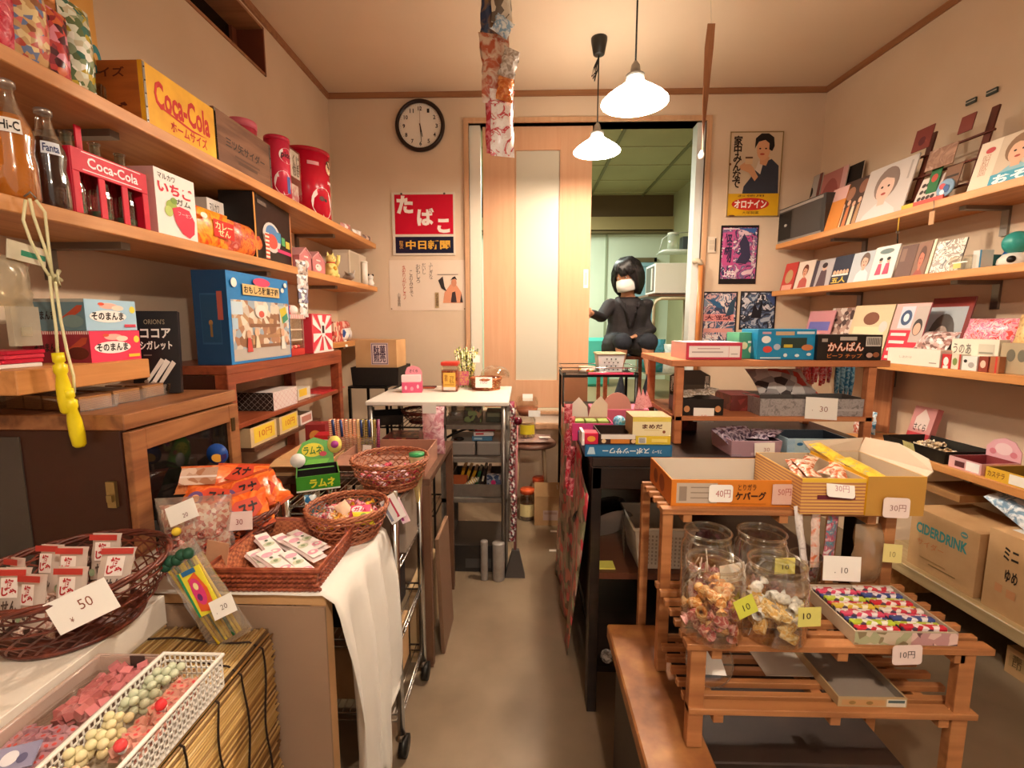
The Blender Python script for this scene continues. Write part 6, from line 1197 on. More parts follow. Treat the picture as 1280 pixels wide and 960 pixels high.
# ------------------------------------------------------------------ BACK ROOM THINGS
a = atY(818, 368, 4.25); b = atY(852, 330, 4.25)
t = thing('appliance', 'white microwave-like appliance on a tube-frame rack in the back room', 'appliance', (a.x, 4.25, a.z))
MB().b(0, .34, 0, .32, .01, .27, C('e8e4da', .35)).b(.02, .06, .02, .06, 0, .01, BLACK).b(.28, .32, .02, .06, 0, .01, BLACK).b(.02, .06, .26, .30, 0, .01, BLACK).b(.28, .32, .26, .30, 0, .01, BLACK).build('body', t, bevel=.008)
m = MB(); m.b(-.004, 0, .03, .29, .03, .25, C('4a4640', .3)).b(-.014, -.004, .05, .08, .04, .23, C('d8d4ca', .4)); m.build('door', t)
t = thing('tube_rack', 'beige tube-frame rack carrying the white appliance in the back room', 'rack', (a.x-.05, 4.2, .6))
zz = a.z-.6
MB().b(-.02, .45, -.02, .42, zz-.022, zz-.002, C('6a4a3a', .4)).build('shelf', t, bevel=.002); MB().b(.0, .45, 0, .4, .2, .21, C('b8b49c', .5)).build('shelf', t)
TB = C('cdbb9a', .4)
MB().tube([(.03, -.03, 0), (.03, -.03, zz-.10), (.05, -.03, zz-.055), (.09, -.03, zz-.04), (.45, -.03, zz-.04)], .014, TB, 8).build('tube_frame', t)
for (px, py) in ((0, .4), (.43, .4), (.43, 0)): MB().tube([(px, py, 0), (px, py, zz-.022)], .012, TB, 8).build('leg', t)
t = thing('laundry_heap', 'teal and blue bags heaped on the low tier of the tube rack', 'bag', (a.x-.02, 4.22, .813)); m = MB(); m.pillow(.25, .30, .18, crinkle('3a9a98', '5aa8c8', 14), wav=.01); o = m.build('bag', t); o.location = (.03, .1, 0); m = MB(); m.pillow(.16, .26, .14, crinkle('e8e8e0', 'd0d4cc', 14), wav=.01); o = m.build('white_bag', t); o.location = (.20, .02, .0)
MB().tube([(-.05, -.02, .30), (-.02, -.03, .25), (-.03, -.03, .12)], .012, BLACK, 8).build('black_strap', t)
a = atY(824, 316, 4.6)
t = thing('corner_shelf', 'white wire corner shelf with a jar high in the back room', 'shelf', (a.x, 4.6, a.z)); m = MB()
m.tube([(0, 0, 0), (.0, -.12, .0), (.02, -.15, 0), (IX-a.x-.002, -.15, 0)], .010, C('e0e4dc', .3), 6); m.b(0, IX-a.x-.002, -.14, .1, -.004, .0, C('d8dcd0', .4)); m.tube([(0, -.0, 0), (.02, -.02, .12), (.1, .0, .18), (IX-a.x-.004, .0, .19)], .006, C('c8ccc0', .3), 6); m.build('wire_frame', t)
canister('storage_jar', 'clear jar with pale lid on the wire corner shelf', (a.x+.11, 4.55, a.z+.002), .05, .17, clear(tint='e8ecdc', milky=.3, base=.1, edge=.5), C('d8d8c8', .4), cat='jar')
pack('storage_box', 'dark box on the wire corner shelf beside the clear jar', 'box', (a.x+.22, 4.5, a.z+.002), 0, .07, .1, .13, C('4a5258', .4))
a = atY(742, 425, 4.9); pack('teal_cushion', 'teal cushion seen behind the sitting person', 'cushion', (a.x+.05, 4.9, .6), 0, .25, .25, a.z-.6+.02, C('4fb8a8', .6), bevel=.03)

# ------------------------------------------------------------------ PERSON
PX, PY = atY(781, 430, 3.86).x, 3.86
HIP = 1.06
def remesh(mb, name, parent, vox, smooth=3):
    o = mb.build(name); md = o.modifiers.new('r', 'REMESH'); md.mode = 'VOXEL'; md.voxel_size = vox; md.use_smooth_shade = True
    sm = o.modifiers.new('s', 'SMOOTH'); sm.iterations = smooth; sm.factor = .5
    bpy.context.view_layer.update(); dg = bpy.context.evaluated_depsgraph_get(); me = bpy.data.meshes.new_from_object(o.evaluated_get(dg))
    o.modifiers.clear(); old = o.data; o.data = me; bpy.data.meshes.remove(old); me.name = name; o.parent = parent
    me.polygons.foreach_set('use_smooth', [True]*len(me.polygons)); return o
# local frame: origin at the seat point, x to the picture's right, -y to the camera
J = {'pel': (0, 0, .06), 'wai': (-.005, -.03, .22), 'che': (-.015, -.06, .38), 'nek': (-.02, -.085, .50), 'neh': (-.035, -.10, .555), 'hea': (-.045, -.115, .63),
     'shR': (-.155, -.07, .44), 'elR': (-.235, -.20, .30), 'wrR': (-.335, -.36, .335), 'shL': (.125, -.055, .44), 'elL': (.165, -.10, .18), 'wrL': (.02, -.24, .105),
     'hiR': (-.085, -.02, .06), 'knR': (-.10, -.38, .06), 'anR': (-.105, -.36, -.38), 'toR': (-.11, -.48, -.43), 'hiL': (.085, -.02, .06), 'knL': (.09, -.38, .06), 'anL': (.10, -.36, -.38), 'toL': (.11, -.48, -.43)}
def limb(mb, pts, rs, mat, n=12):
    """closed tapered limb with rounded ends through the joints"""
    P = [Vector(q) for q in pts]; path = []; rad = []
    d0 = (P[0]-P[1]).normalized(); d1 = (P[-1]-P[-2]).normalized()
    for a in (85, 60, 30): path.append(P[0]+d0*rs[0]*math.sin(math.radians(a))); rad.append(max(.002, rs[0]*math.cos(math.radians(a))))
    for k in range(len(P)):
        path.append(P[k]); rad.append(rs[k])
    for a in (30, 60, 85): path.append(P[-1]+d1*rs[-1]*math.sin(math.radians(a))); rad.append(max(.002, rs[-1]*math.cos(math.radians(a))))
    mb.tube(path, rad, mat, n)
    for k in range(1, len(P)-1): mb.ball(tuple(P[k]), rs[k]*1.0, mat, 12, 8)
def loft(mb, rings, mat, n=20):
    """closed trunk from elliptical rings (x, y, z, rx, ry)"""
    vs = [(x+rx*math.cos(2*PI*i/n), y+ry*math.sin(2*PI*i/n), z) for x, y, z, rx, ry in rings for i in range(n)]
    K = len(rings); fs = [(j*n+i, j*n+(i+1) % n, (j+1)*n+(i+1) % n, (j+1)*n+i) for j in range(K-1) for i in range(n)]+[tuple(range(n-1, -1, -1)), tuple((K-1)*n+i for i in range(n))]
    mb.add(vs, fs, mat, True)
pm = thing('person', 'person with short black hair, white face mask and dark coat sitting in the doorway', 'person', (PX, PY, HIP))
body = MB()
loft(body, [(0, 0, -.03, .13, .10), (0, -.01, .06, .15, .11), (-.005, -.03, .2, .12, .095), (-.012, -.05, .34, .15, .10), (-.015, -.06, .44, .13, .085), (-.02, -.075, .49, .06, .06), (-.03, -.09, .54, .05, .055), (-.04, -.11, .60, .05, .055)], SKIN)
for s_, q in (('R', -1), ('L', 1)):
    limb(body, [J['sh'+s_], J['el'+s_], J['wr'+s_]], [.05, .038, .025], SKIN)
    limb(body, [J['hi'+s_], J['kn'+s_], J['an'+s_], J['to'+s_]], [.085, .058, .035, .032], SKIN)
def squash(mb):      # she leans forward: the trunk folds towards her knees
    mb.v = [(x, y-.20*max(0, z-.05), z if z < .05 else .05+(z-.05)*(.76 if z < .56 else .76*.51/(z-.05)+(z-.56)/(z-.05))) for x, y, z in mb.v]
HM = Matrix.Translation((-.05, -.125, .655)) @ Euler((math.radians(14), math.radians(-6), math.radians(-38))).to_matrix().to_4x4()
body.M = HM
body.lathe([(.001, -.115), (.03, -.112), (.052, -.09), (.064, -.055), (.072, -.01), (.077, .03), (.074, .065), (.055, .098), (.025, .114), (.001, .117)], SKIN, 20, cap=False, sy=1.18)
body.add([(-.011, -.085, -.022), (.011, -.085, -.022), (0, -.108, -.022), (-.006, -.086, .02), (.006, -.086, .02), (0, -.092, .02)], [(0, 1, 2), (3, 5, 4), (0, 2, 5, 3), (1, 4, 5, 2), (0, 3, 4, 1)], SKIN)
for s in (-1, 1): body.ball((s*.077, .008, -.008), .019, SKIN, 10, 6, sy=.5)
body.ball((0, -.083, -.055), .016, SKIN, 10, 6, sz=.6)
# hands: palm and five fingers
def hand(wr, d, nrm, side, curl):
    wr = Vector(wr); d = Vector(d).normalized(); nrm = Vector(nrm).normalized(); sx = d.cross(nrm).normalized()*side
    pv = []
    for tt, ww, th2 in ((-.02, .024, .02), (.02, .033, .017), (.055, .040, .014), (.078, .038, .011)):
        c_ = wr+d*tt
        for a in range(12): an = 2*PI*a/12; pv.append(tuple(c_+sx*ww*math.cos(an)+nrm*th2*math.sin(an)))
    body.add(pv, [(j*12+i, j*12+(i+1) % 12, (j+1)*12+(i+1) % 12, (j+1)*12+i) for j in range(3) for i in range(12)]+[tuple(range(11, -1, -1)), tuple(36+i for i in range(12))], SKIN, True)
    for k, (off, L) in enumerate(((-.028, .068), (-.009, .078), (.010, .073), (.028, .058))):
        p0 = wr+d*.062+sx*off; p1 = p0+d*.03; b_ = math.radians(curl); d1 = d*math.cos(b_)+nrm*math.sin(b_); p2 = p1+d1*L*.45; d2 = d*math.cos(2*b_)+nrm*math.sin(2*b_); p3 = p2+d2*L*.4
        body.tube([p0, p1, p2, p3], [.0095, .0088, .008, .0062], SKIN, 8)
    q0 = wr+d*.02-sx*.02; q1 = q0+d*.025-sx*.024; q2 = q1+d*.028-sx*.010+nrm*.006; body.tube([q0, q1, q2], [.012, .0105, .0075], SKIN, 8)
body.M = Matrix()
hand(J['wrR'], (-.35, -.85, .1), (.8, -.3, 0), 1, 28)
hand(J['wrL'], (-.85, -.45, -.08), (0, -.1, -1), -1, 26)
squash(body); bo = remesh(body, 'body', pm, .0055, 2); bo.data.materials.clear(); bo.data.materials.append(SKIN)
COAT = noisy('dark_coat', [(.3, '201b1e'), (.7, '2c2629')], 20, .85, .15); JEAN = noisy('navy_trousers', [(.3, '15171f'), (.7, '1e222e')], 20, .85, .1)
hw = MB(); hw.M = HM
for s in (-1, 1): hw.ball((s*.027, -.077, .012), .0085, C('efe6e0', .3), 10, 6); hw.ball((s*.027, -.0835, .012), .0042, C('1e1412', .2), 8, 5)
squash(hw); hw.build('eyes', pm)
mk = MB(); mk.M = HM; vs = []; NX_, NZ_ = 12, 8
for j in range(NZ_+1):
    for i in range(NX_+1):
        a = (-.5+i/NX_)*2.5; zz = -.098+j*.100/NZ_; r = .080-.010*abs(j/NZ_-.5)+.006*math.cos(a); bul = .020*math.exp(-(a/.6)**2)*math.sin(PI*j/NZ_)
        vs.append(((r)*math.sin(a), -(r*1.17+bul)*math.cos(a), zz*(1-.22*abs(a)/1.25)-.01*abs(a)))
mk.add(vs, [(j*(NX_+1)+i, j*(NX_+1)+i+1, (j+1)*(NX_+1)+i+1, (j+1)*(NX_+1)+i) for j in range(NZ_) for i in range(NX_)], C('f2efe8', .7), True)
squash(mk); o = mk.build('face_mask', pm); md = o.modifiers.new('s', 'SOLIDIFY'); md.thickness = .003
hm = MB(); hm.M = HM
hm.lathe([(.001, .142), (.04, .136), (.072, .112), (.092, .07), (.096, .03), (.096, -.02), (.092, -.07), (.078, -.10), (.05, -.105), (.001, -.09)], 'a', 24, c=(.0, .022, 0), cap=False, sy=1.08) if False else None
HAIR = noisy('black_hair', [(.3, '100d0e'), (.7, '1f1a1b')], 60, .42, .4)
vs = []; nu, nv = 40, 14
for j in range(nv+1):
    ph = j/nv
    for i in range(nu):
        th_ = 2*PI*i/nu; fr = math.cos(th_+PI/2)     # -y is the face
        front = max(0, -math.sin(th_))
        low = -.10+.150*max(0, (front-.50)/.50)**.55 if front > .50 else -.10+.012*math.sin(th_*9)
        z = .138-(.138-low)*ph; e = math.sqrt(max(0, 1-(max(-.02, z)-.0)**2/.142**2)) if z > 0 else 1-.25*(z/.11)**2
        R = (.094+.003*math.sin(th_*13+ph*4)+.002*math.sin(th_*29))*e+.002; vs.append((R*math.cos(th_)*1.0, R*1.12*math.sin(th_)+.016, z))
hm.add(vs, [(j*nu+i, j*nu+(i+1) % nu, (j+1)*nu+(i+1) % nu, (j+1)*nu+i) for j in range(nv) for i in range(nu)], HAIR, True)
rnd = random.Random(4)
for k in range(120):
    th_ = 2*PI*k/120+rnd.uniform(-.03, .03); front = max(0, -math.sin(th_)); fr = front > .62
    low = (-.115+rnd.uniform(-.02, .012)) if not fr else (.040+rnd.uniform(-.012, .012)); off = rnd.uniform(.0, .007); pth = []
    for q in range(7):
        z = .130-(.130-low)*(q/6); e = math.sqrt(max(.05, 1-(z/.142)**2)) if z > 0 else 1-.22*(z/.11)**2
        R = (.099+off)*e; tw_ = th_+.18*(q/6)*(1 if math.cos(th_) > -.2 else -1); pth.append((R*math.cos(tw_), R*1.12*math.sin(tw_)+.016, z))
    hm.tube(pth, [.004, .006, .006, .006, .0055, .005, .002], HAIR, 5)
squash(hm); o = hm.build('hair', pm); md = o.modifiers.new('s', 'SOLIDIFY'); md.thickness = .012
co = MB()
loft(co, [(0, -.02, -.04, .19, .16), (0, -.03, .02, .195, .165), (0, -.035, .12, .165, .15), (-.006, -.045, .24, .15, .13), (-.012, -.055, .34, .158, .12), (-.016, -.065, .42, .15, .105), (-.02, -.07, .47, .11, .085), (-.022, -.075, .50, .075, .07)], COAT)
limb(co, [(-.15, -.07, .43), (-.235, -.195, .30), (-.325, -.335, .332)], [.062, .050, .040], COAT); limb(co, [(.125, -.06, .43), (.165, -.10, .175), (.055, -.218, .118)], [.062, .052, .041], COAT)
for q in (-1, 1): limb(co, [(q*.085, -.08, .04), (q*.095, -.27, .045)], [.115, .09], COAT)
squash(co); cobj = remesh(co, 'coat', pm, .008, 4); cobj.data.materials.clear(); cobj.data.materials.append(COAT)
m = MB(); m.tube([(-.10, -.10, .475), (-.075, -.165, .43), (-.045, -.195, .33), (-.02, -.195, .2)], [.022, .020, .014, .010], COAT, 8); m.tube([(.045, -.09, .48), (.045, -.155, .43), (.02, -.19, .33), (.0, -.195, .2)], [.022, .020, .014, .010], COAT, 8); m.tube([(-.1, -.08, .485), (-.06, -.02, .505), (.0, -.02, .505), (.045, -.08, .485)], .022, COAT, 8); squash(m); m.build('collar', pm)
tr = MB(); loft(tr, [(0, 0, -.04, .155, .12), (0, -.01, .04, .16, .125), (0, -.02, .12, .14, .11)], JEAN)
for q in (-1, 1): limb(tr, [(q*.09, -.03, .05), (q*.095, -.38, .06), (q*.10, -.36, -.36)], [.095, .068, .055], JEAN)
tobj = remesh(tr, 'trousers', pm, .008, 4); tobj.data.materials.clear(); tobj.data.materials.append(JEAN)
for s, nm in ((-.105, 'R'), (.105, 'L')):
    m = MB(); m.tube([(s, -.33, -.42), (s, -.38, -.42), (s-.003, -.50, -.428)], [.040, .042, .032], BLACK, 10); m.build('shoe', pm)
t = thing('wooden_chair', 'plain chair the masked person sits on in the back room', 'chair', (PX, PY+.03, .60)); MB().b(-.2, .2, -.19, .2, .375, .40, REDW).build('seat', t, bevel=.005)
for sx in (-1, 1):
    for sy in (-1, 1): MB().b(sx*.175-.015, sx*.175+.015, sy*.17-.015, sy*.17+.015, 0, .375, REDW).build('leg', t)
# ------------------------------------------------------------------ SLATTED STAND, UPPER STEP
U1, M1, L1 = .8255, .6375, .5005
def ftray(name, label, px, Y, z0, d, h, out, inn, faces=None, cat='box', flare=0, th=.003):
    a = atY(px[0], px[1], Y); b = atY(px[2], px[1], Y)
    t = thing(name, label, cat, ((a.x+b.x)/2, Y, z0)); tray(b.x-a.x, d, h, out, inn, th, faces=faces, flare=flare).build('body', t); return t
ORB = C('d07a24', .45)
t = ftray('open_sweets_box', 'wide orange open box with 40 and 50 yen tags on the upper step', (839, 620, 999), 1.075, U1, .185, .064, ORB, C('c8beb0', .5), {'F': [('r', .04, .12, .36, .88, 'b8a898'), ('r', .06, .2, .12, .75, '8a7a6c'), ('r', .15, .3, .34, .34, '8a7a6c'), ('r', .15, .5, .34, .54, '8a7a6c'), ('r', .15, .7, .3, .74, '8a7a6c'), ('t', 'とりガラ', .52, .62, .66, .86, '3a2014', .01), ('t', 'ケバーグ', .50, .25, .74, .58, '3a1c10', .04), ('r', .46, .1, .74, .14, 'b86a1c'), ('r', .80, .10, .98, .88, 'c8a090')], 'L': [('r', 0, .05, 1, .95, 'b8641c'), ('c', .3, .5, .1, .3, '7a3a14'), ('c', .6, .5, .12, .35, '8a4418')]})
T1x = t.location.x
card('white rounded card reading 40 yen on the wide orange box', (atY(901, 620, 1.07).x, 1.070, U1+.012), .055, .042, [('t', '40円', .28, .28, .9, .72, 'b05a58', 0)], 0, 0, 0, rounded=True)
card('pinkish card reading 50 yen at the right end of the wide orange box', (atY(979, 620, 1.07).x, 1.070, U1+.008), .05, .048, [('t', '50円', .25, .45, .85, .8, 'a85048', 0)], 0, 0, 0, 'd8b0a0')
sb = spack('snack_sachet', 'flat brownish snack sachet left inside the wide orange box', 'sweets pack', None, .10, .05, .012, cells('d8a890', 'b87a5a', 'e8d0c4', 'c88a78', scale=60)); sb.location = (T1x-.05, 1.10, U1+.016); sb.rotation_euler = (math.radians(-82), 0, .1)
STRB = stripes('d8a85a', 'a86a4a', 42, 'Z', duty=.6)
t = ftray('open_sweets_box', 'red and yellow striped open box of foil bars on the upper step', (1001, 625, 1081), 1.035, U1, .215, .083, STRB, C('c8b49a', .6), {'F': [('r', .25, .42, .85, .54, '6a2430'), ('r', .0, .9, 1, 1, 'e0b83a')]})
T2 = t.location
fb = spack('foil_bar', 'reddish foil-wrapped bar in the striped open box', 'sweets pack', 'foil bars in the striped box', .032, .11, .016, crinkle('b8603c', 'e8d0b8', 40), n=6)
for i, (x, y, z, a) in enumerate(((-.035, .12, .06, 70), (-.01, .15, .066, 50), (-.02, .09, .07, 80), (.02, .12, .068, 35), (.03, .08, .07, 60))):
    o = fb if i == 0 else dup(fb); o.location = (T2.x+x, T2.y+y-.05, U1+z+.004); o.rotation_euler = (math.radians(-84), 0, math.radians(a-90))
card('white wavy-edged price card on the striped open box', (T2.x+.012, 1.026, U1+.042), .062, .042, [('t', '30円', .3, .3, .8, .65, 'c88a90', 0)], 0, 18, 5, rounded=True)
t = ftray('open_sweets_box', 'yellow open box with tall kraft flap at the right of the upper step', (1083, 625, 1156), 1.03, U1, .215, .09, C('d8a41c', .4), C('c8b49a', .6), {'F': [('r', 0, 0, 1, 1, 'b8883c')]})
T3 = t.location
w3 = (atY(1156, 625, 1.03).x-atY(1083, 625, 1.03).x)/2; KF = C('c8b49c', .6)
m = MB(); h_ = .0895
m.add([(w3, 0, h_), (w3, .215, h_), (w3+.022, .225, h_+.035), (w3+.028, .12, h_+.045), (w3+.026, .03, h_+.032), (w3+.012, .0, h_+.012)], [(0, 1, 2, 3, 4, 5)], KF)
o = m.build('side_flap', t); md = o.modifiers.new('s', 'SOLIDIFY'); md.thickness = .002
m = MB(); m.add([(-w3, .215, h_), (w3, .215, h_), (w3+.018, .228, h_+.034), (-w3-.01, .235, h_+.022)], [(0, 1, 2, 3)], KF); o = m.build('back_flap', t); md = o.modifiers.new('s', 'SOLIDIFY'); md.thickness = .002
yb = spack('snack_packet', 'yellow packet with green print in the yellow open box', 'sweets pack', 'yellow packets in the yellow box', .05, .12, .022, cells('e0b82a', 'e8c84a', 'd8a81c', '8ab0a0', scale=40, smooth=True))
for i, (x, y, z, a, tl) in enumerate(((-.015, .12, .066, 28, -66), (.01, .05, .06, 20, -74))):
    o = yb if i == 0 else dup(yb); o.location = (T3.x+x, T3.y+y-.02, U1+z); o.rotation_euler = (math.radians(tl), 0, math.radians(a))
card('white rounded card reading 30 yen on the yellow open box', (T3.x-.005, 1.018, U1-.0), .058, .045, [('t', '30円', .25, .32, .85, .66, '9a6a60', 0)], 0, 4, 2, 'ecd8d0', rounded=True)

# ------------------------------------------------------------------ MIDDLE STEP: jars, pouches, stick box
def bigjar(label, x, y, r, h, group=None):
    t = thing('candy_jar', label, 'jar', (x, y, M1), 0, group)
    MB().lathe([(r*.9, 0), (r, .006), (r, h*.72), (r*.97, h*.82), (r*.86, h*.90), (r*.86, h*.97), (r*.88, h)], GLASS, 32, cap=False).build('glass_body', t)
    MB().lathe([(.001, .0005), (r*.9, .0015)], CLR, 24, cap=False).build('glass_base', t)
    m = MB(); m.ring(r*.88, .0028, h, CLR, 36, 6); m.ring(r*.87, .0018, h*.91, CLR, 36, 6); m.build('rim', t); return t
J1 = (.405, 1.002); J2 = (.522, 1.002); J3 = (.374, .888); J4 = (.496, .888); JR_ = .059
bigjar('clear round jar of pink lollies at the back left of the middle step', *J1, .055, .160)
bigjar('nearly empty clear jar at the back of the middle step', *J2, .055, .160)
bigjar('front left clear jar of orange and red sweets on the middle step', *J3, JR_, .150)
bigjar('front right clear jar of cream and white sweets on the middle step', *J4, JR_, .150)
def lolly(c, label, group):
    t = thing('lollipop', label, 'lollipop', (0, 0, 0), 0, group); MB().ball((0, 0, 0), .0115, crinkle(c, 'e8c0c8', 80), 10, 7).build('candy_head', t); MB().tube([(0, 0, 0), (0, 0, .06)], .0016, C('f0e8e4', .4), 5).build('stick', t); return t
rnd = random.Random(31); lp = lolly('b84a6a', 'pink lolly with a white stick in the back left jar', 'lollies in the back left jar')
for i in range(16):
    o = lp if i == 0 else dup(lp); a = i*2.4; q = .034*math.sqrt((i+.5)/16); o.location = (J1[0]+q*math.cos(a), J1[1]+q*math.sin(a), M1+.016+.022*(i % 3)); o.rotation_euler = (rnd.uniform(-2.4, 2.4) if i > 3 else rnd.uniform(-.4, .4), rnd.uniform(-.5, .5), rnd.uniform(0, 6))
def jarpile(c1, c2, label, group, J, n, z0, zr, r=.009, L=.022, cube=False, seedv=1, R=.040):
    if cube: m = MB(); m.b(-.015, .015, -.010, .010, -.008, .008, crinkle(c1, c2, 80)); p = m.build('wrapped_sweet', bevel=.002)
    else: p = sweet_mb(r, L, crinkle(c1, c2, 70)).build('wrapped_sweet')
    tag(p, label, 'sweet', group); rnd = random.Random(seedv)
    for i in range(n):
        o = p if i == 0 else dup(p); a = i*2.4+seedv; q = R*math.sqrt((i+.5)/n); o.location = (J[0]+q*math.cos(a), J[1]+q*math.sin(a), M1+z0+zr*rnd.random()); o.rotation_euler = (rnd.uniform(-.7, .7), rnd.uniform(-.7, .7), rnd.uniform(0, 6))
jarpile('8a3434', 'c8807a', 'dark red wrapped sweet at the bottom of the nearly empty jar', 'dark sweets in the nearly empty jar', J2, 12, .012, .02, r=.011, seedv=3)
jarpile('d88a3a', 'f0c890', 'orange wrapped sweet in the front left jar', 'orange sweets in the front left jar', J3, 18, .012, .085, r=.012, L=.026, seedv=4)
jarpile('b8484a', 'e8b0a8', 'red wrapped sweet in the front left jar', 'red sweets in the front left jar', J3, 14, .012, .05, r=.012, L=.026, seedv=6)
jarpile('e0b060', 'f0d8a8', 'cream-orange block sweet in the front right jar', 'cream blocks in the front right jar', J4, 26, .010, .055, cube=True, seedv=5)
jarpile('f0ece8', 'd8d4d0', 'white wrapped sweet in the front right jar', 'white sweets in the front right jar', J4, 9, .05, .03, r=.011, L=.026, seedv=8)
card('white card reading 20 on the back left candy jar', (J1[0]+.035, J1[1]-.060, M1+.075), .056, .040, [('t', '20', .5, .25, .78, .52, '5a3a30', 0), ('c', .25, .3, .02, .04, '5a3a30')], 10, 4, -7)
card('yellow note reading 10 on the nearly empty jar', (J2[0]+.022, J2[1]-.060, M1+.095), .044, .034, [('t', '10', .35, .3, .7, .58, '3a3020', 0)], 6, 4, 1, 'd8cf6a')
card('greenish yellow tilted note reading 10 on the front left jar', (J3[0]+.045, J3[1]-.060, M1+.075), .040, .036, [('t', '10', .35, .3, .7, .65, '3a3a20', 0)], 10, 6, -22, 'c8c84a')
card('yellow note reading 10 on the front right jar', (J4[0]+.034, J4[1]-.061, M1+.055), .046, .036, [('t', '10', .2, .4, .55, .72, '3a2a20', .006)], 8, 6, 2, 'cdc46a')
# pouches of long sticks
t = thing('clear_cup', 'clear tumbler holding long printed sweets sachets on the middle step', 'cup', (.655, 1.055, M1)); MB().lathe([(.025, 0), (.034, .08)], CLR, 22, cap=False).build('cup', t); MB().ring(.034, .002, .08, CLR, 24).build('rim', t)
for i, (u0, u1, v0, v1, c, ro, nm) in enumerate(((1004, 1022, 640, 745, ('d8ccc8', 'e8e0dc', 'b8a8a4'), 10, 'silvery long sachet leaning leftmost in the clear tumbler'), (1014, 1030, 645, 705, ('e0784a', 'e8d0c4', 'c8a898'), 3, 'long sachet with an orange patch in the clear tumbler'), (1032, 1051, 635, 700, ('e8e0e0', 'c85a6a', '2a8a9a', 'e8dcd8'), -2, 'long white sachet with red and teal letters in the clear tumbler'))):
    a = atY(u0, v1, 1.05); b = atY(u1, v0, 1.05); o = spack('sweets_sachet', nm, 'sweets pack', None, b.x-a.x, b.z-a.z+.03, .01, cells(*c, scale=45, smooth=True), [('t', 'ラムネ'[0:1+i], .2, .3, .8, .8, 'b8506a', 0)] if i == 2 else None); o.location = ((a.x+b.x)/2, 1.045+.008*i, a.z-.01); o.rotation_euler = (0, math.radians(-ro), 0)
card('large white card reading 10 in front of the clear tumbler', (atY(1054, 710, 1.01).x, 1.012, atY(1054, 727, 1.01).z), .083, .056, [('t', '10', .48, .32, .66, .55, '5a4a44', 0), ('t', '.', .3, .32, .33, .36, '5a4a44', 0)], 0, 6, 2)
t = thing('snack_bag', 'clear bag of beige snacks with yellow note at the right of the middle step', 'snack bag', (.812, 1.075, M1), .1); m = MB(); m.pillow(.085, .15, .05, clear(tint='d8b890', base=.1, edge=.5, rough=.15, milky=.3), wav=.004); m.build('clear_bag', t); m = MB(); m.pillow(.075, .10, .035, cells('c89a68', 'a87848', 'dab888', '4a5a4a', scale=28), c=(0, 0, .004), wav=.003); m.build('snack_fill', t)
card('yellow note reading 10 on the clear bag of beige snacks', (.835, 1.035, M1+.075), .042, .042, [('t', '10', .35, .3, .65, .6, '8a7a4a', 0)], 0, 6, 4, 'd8ca84')
t = ftray('stick_box', 'shallow open box of colourful striped sweet sticks at the front of the middle step', (1068, 800, 1197), .856, M1, .165, .028, C('b8a890', .5), C('c8b8a4', .6), {'F': [('r', .0, .05, .55, .95, cells('a8a884', 'c8b8a0', '8a7a5a', scale=50)), ('r', .55, .05, 1, .95, cells('b88a8a', 'd8b8b0', '6a4a4a', scale=60))]})
T4 = t.location; w4 = .182
cols4 = (('c8283a', 'f0e0e0'), ('b8c83a', 'f0f0e0'), ('3a4a8a', 'e8e0e8'), ('d8486a', 'f0e0e0'), ('e0d8d0', 'c83a4a'), ('d8b83a', 'f0e8c8'))
for q, (c1, c2) in enumerate(cols4):
    m = MB(); m.b(-.041, .041, -.0065, .0065, -.005, .005, cells(c1, c2, c1, '5a4a5a', scale=110)); p = m.build('sweet_stick', bevel=.002)
    tag(p, ('red and white', 'lime and white', 'navy and white', 'pink and white', 'white and red', 'yellow and white')[q]+' stick in the shallow open box', 'sweet stick', ('red', 'lime', 'navy', 'pink', 'white', 'yellow')[q]+' sticks in the shallow box')
    first = True
    for k in range(22):
        if (k*7+k//11) % 6 != q: continue
        o = p if first else dup(p); first = False; o.location = (T4.x-.044+.088*(k // 11), .872+.0135*(k % 11), M1+.022+.004*((k*5) % 2)); o.rotation_euler = (0, 0, .04*((k*3) % 3-1))
card('pinkish white rounded card reading 10 yen hanging on the middle step edge', (atY(1136, 820, .84).x, .842, atY(1136, 832, .84).z), .055, .04, [('t', '10円', .25, .34, .75, .7, '4a3a34', 0)], 0, 0, -3, 'e6cfc8', rounded=True)
# lower step
t = thing('round_cover', 'round clear lid with white card propped on the lower step', 'lid', (.395, .90, L1+.004)); t.rotation_euler = (math.radians(58), 0, .05)
m = MB(); m.M = TR(0, .048, 0); m.lathe([(.001, .004), (.044, .004), (.048, 0), (.05, -.008)], CLR, 36, cap=False); m.ring(.049, .0022, -.004, CLR, 36); m.build('lid', t); m = MB(); m.M = TR(-.005, .045, .006); m.add([(-.026, -.02, 0), (.032, -.024, 0), (.024, .022, 0), (-.026, .02, 0)], [(0, 1, 2, 3)], PAPER); m.build('card', t)
ftray('empty_tray', 'empty grey shallow tray with small printed front on the lower step', (1046, 895, 1132), .862, L1, .19, .020, C('b0946c', .5), C('8a7f74', .5), {'F': [('r', .05, .2, .68, .8, 'b88a5a'), ('r', .7, .1, .98, .9, 'd0c8b8'), ('r', .72, .5, .96, .8, '4a5a5a'), ('c', .2, .5, .05, .2, '8a6a3a'), ('c', .45, .5, .05, .2, '8a6a3a')]}, cat='tray')
tag(MB().b(0, .14, 0, .15, 0, .0012, C('c8bcae', .6)).build('paper_sheet'), 'grey paper sheet lying behind the empty tray on the lower step', 'paper', None, (.52, .94, L1+.0004))

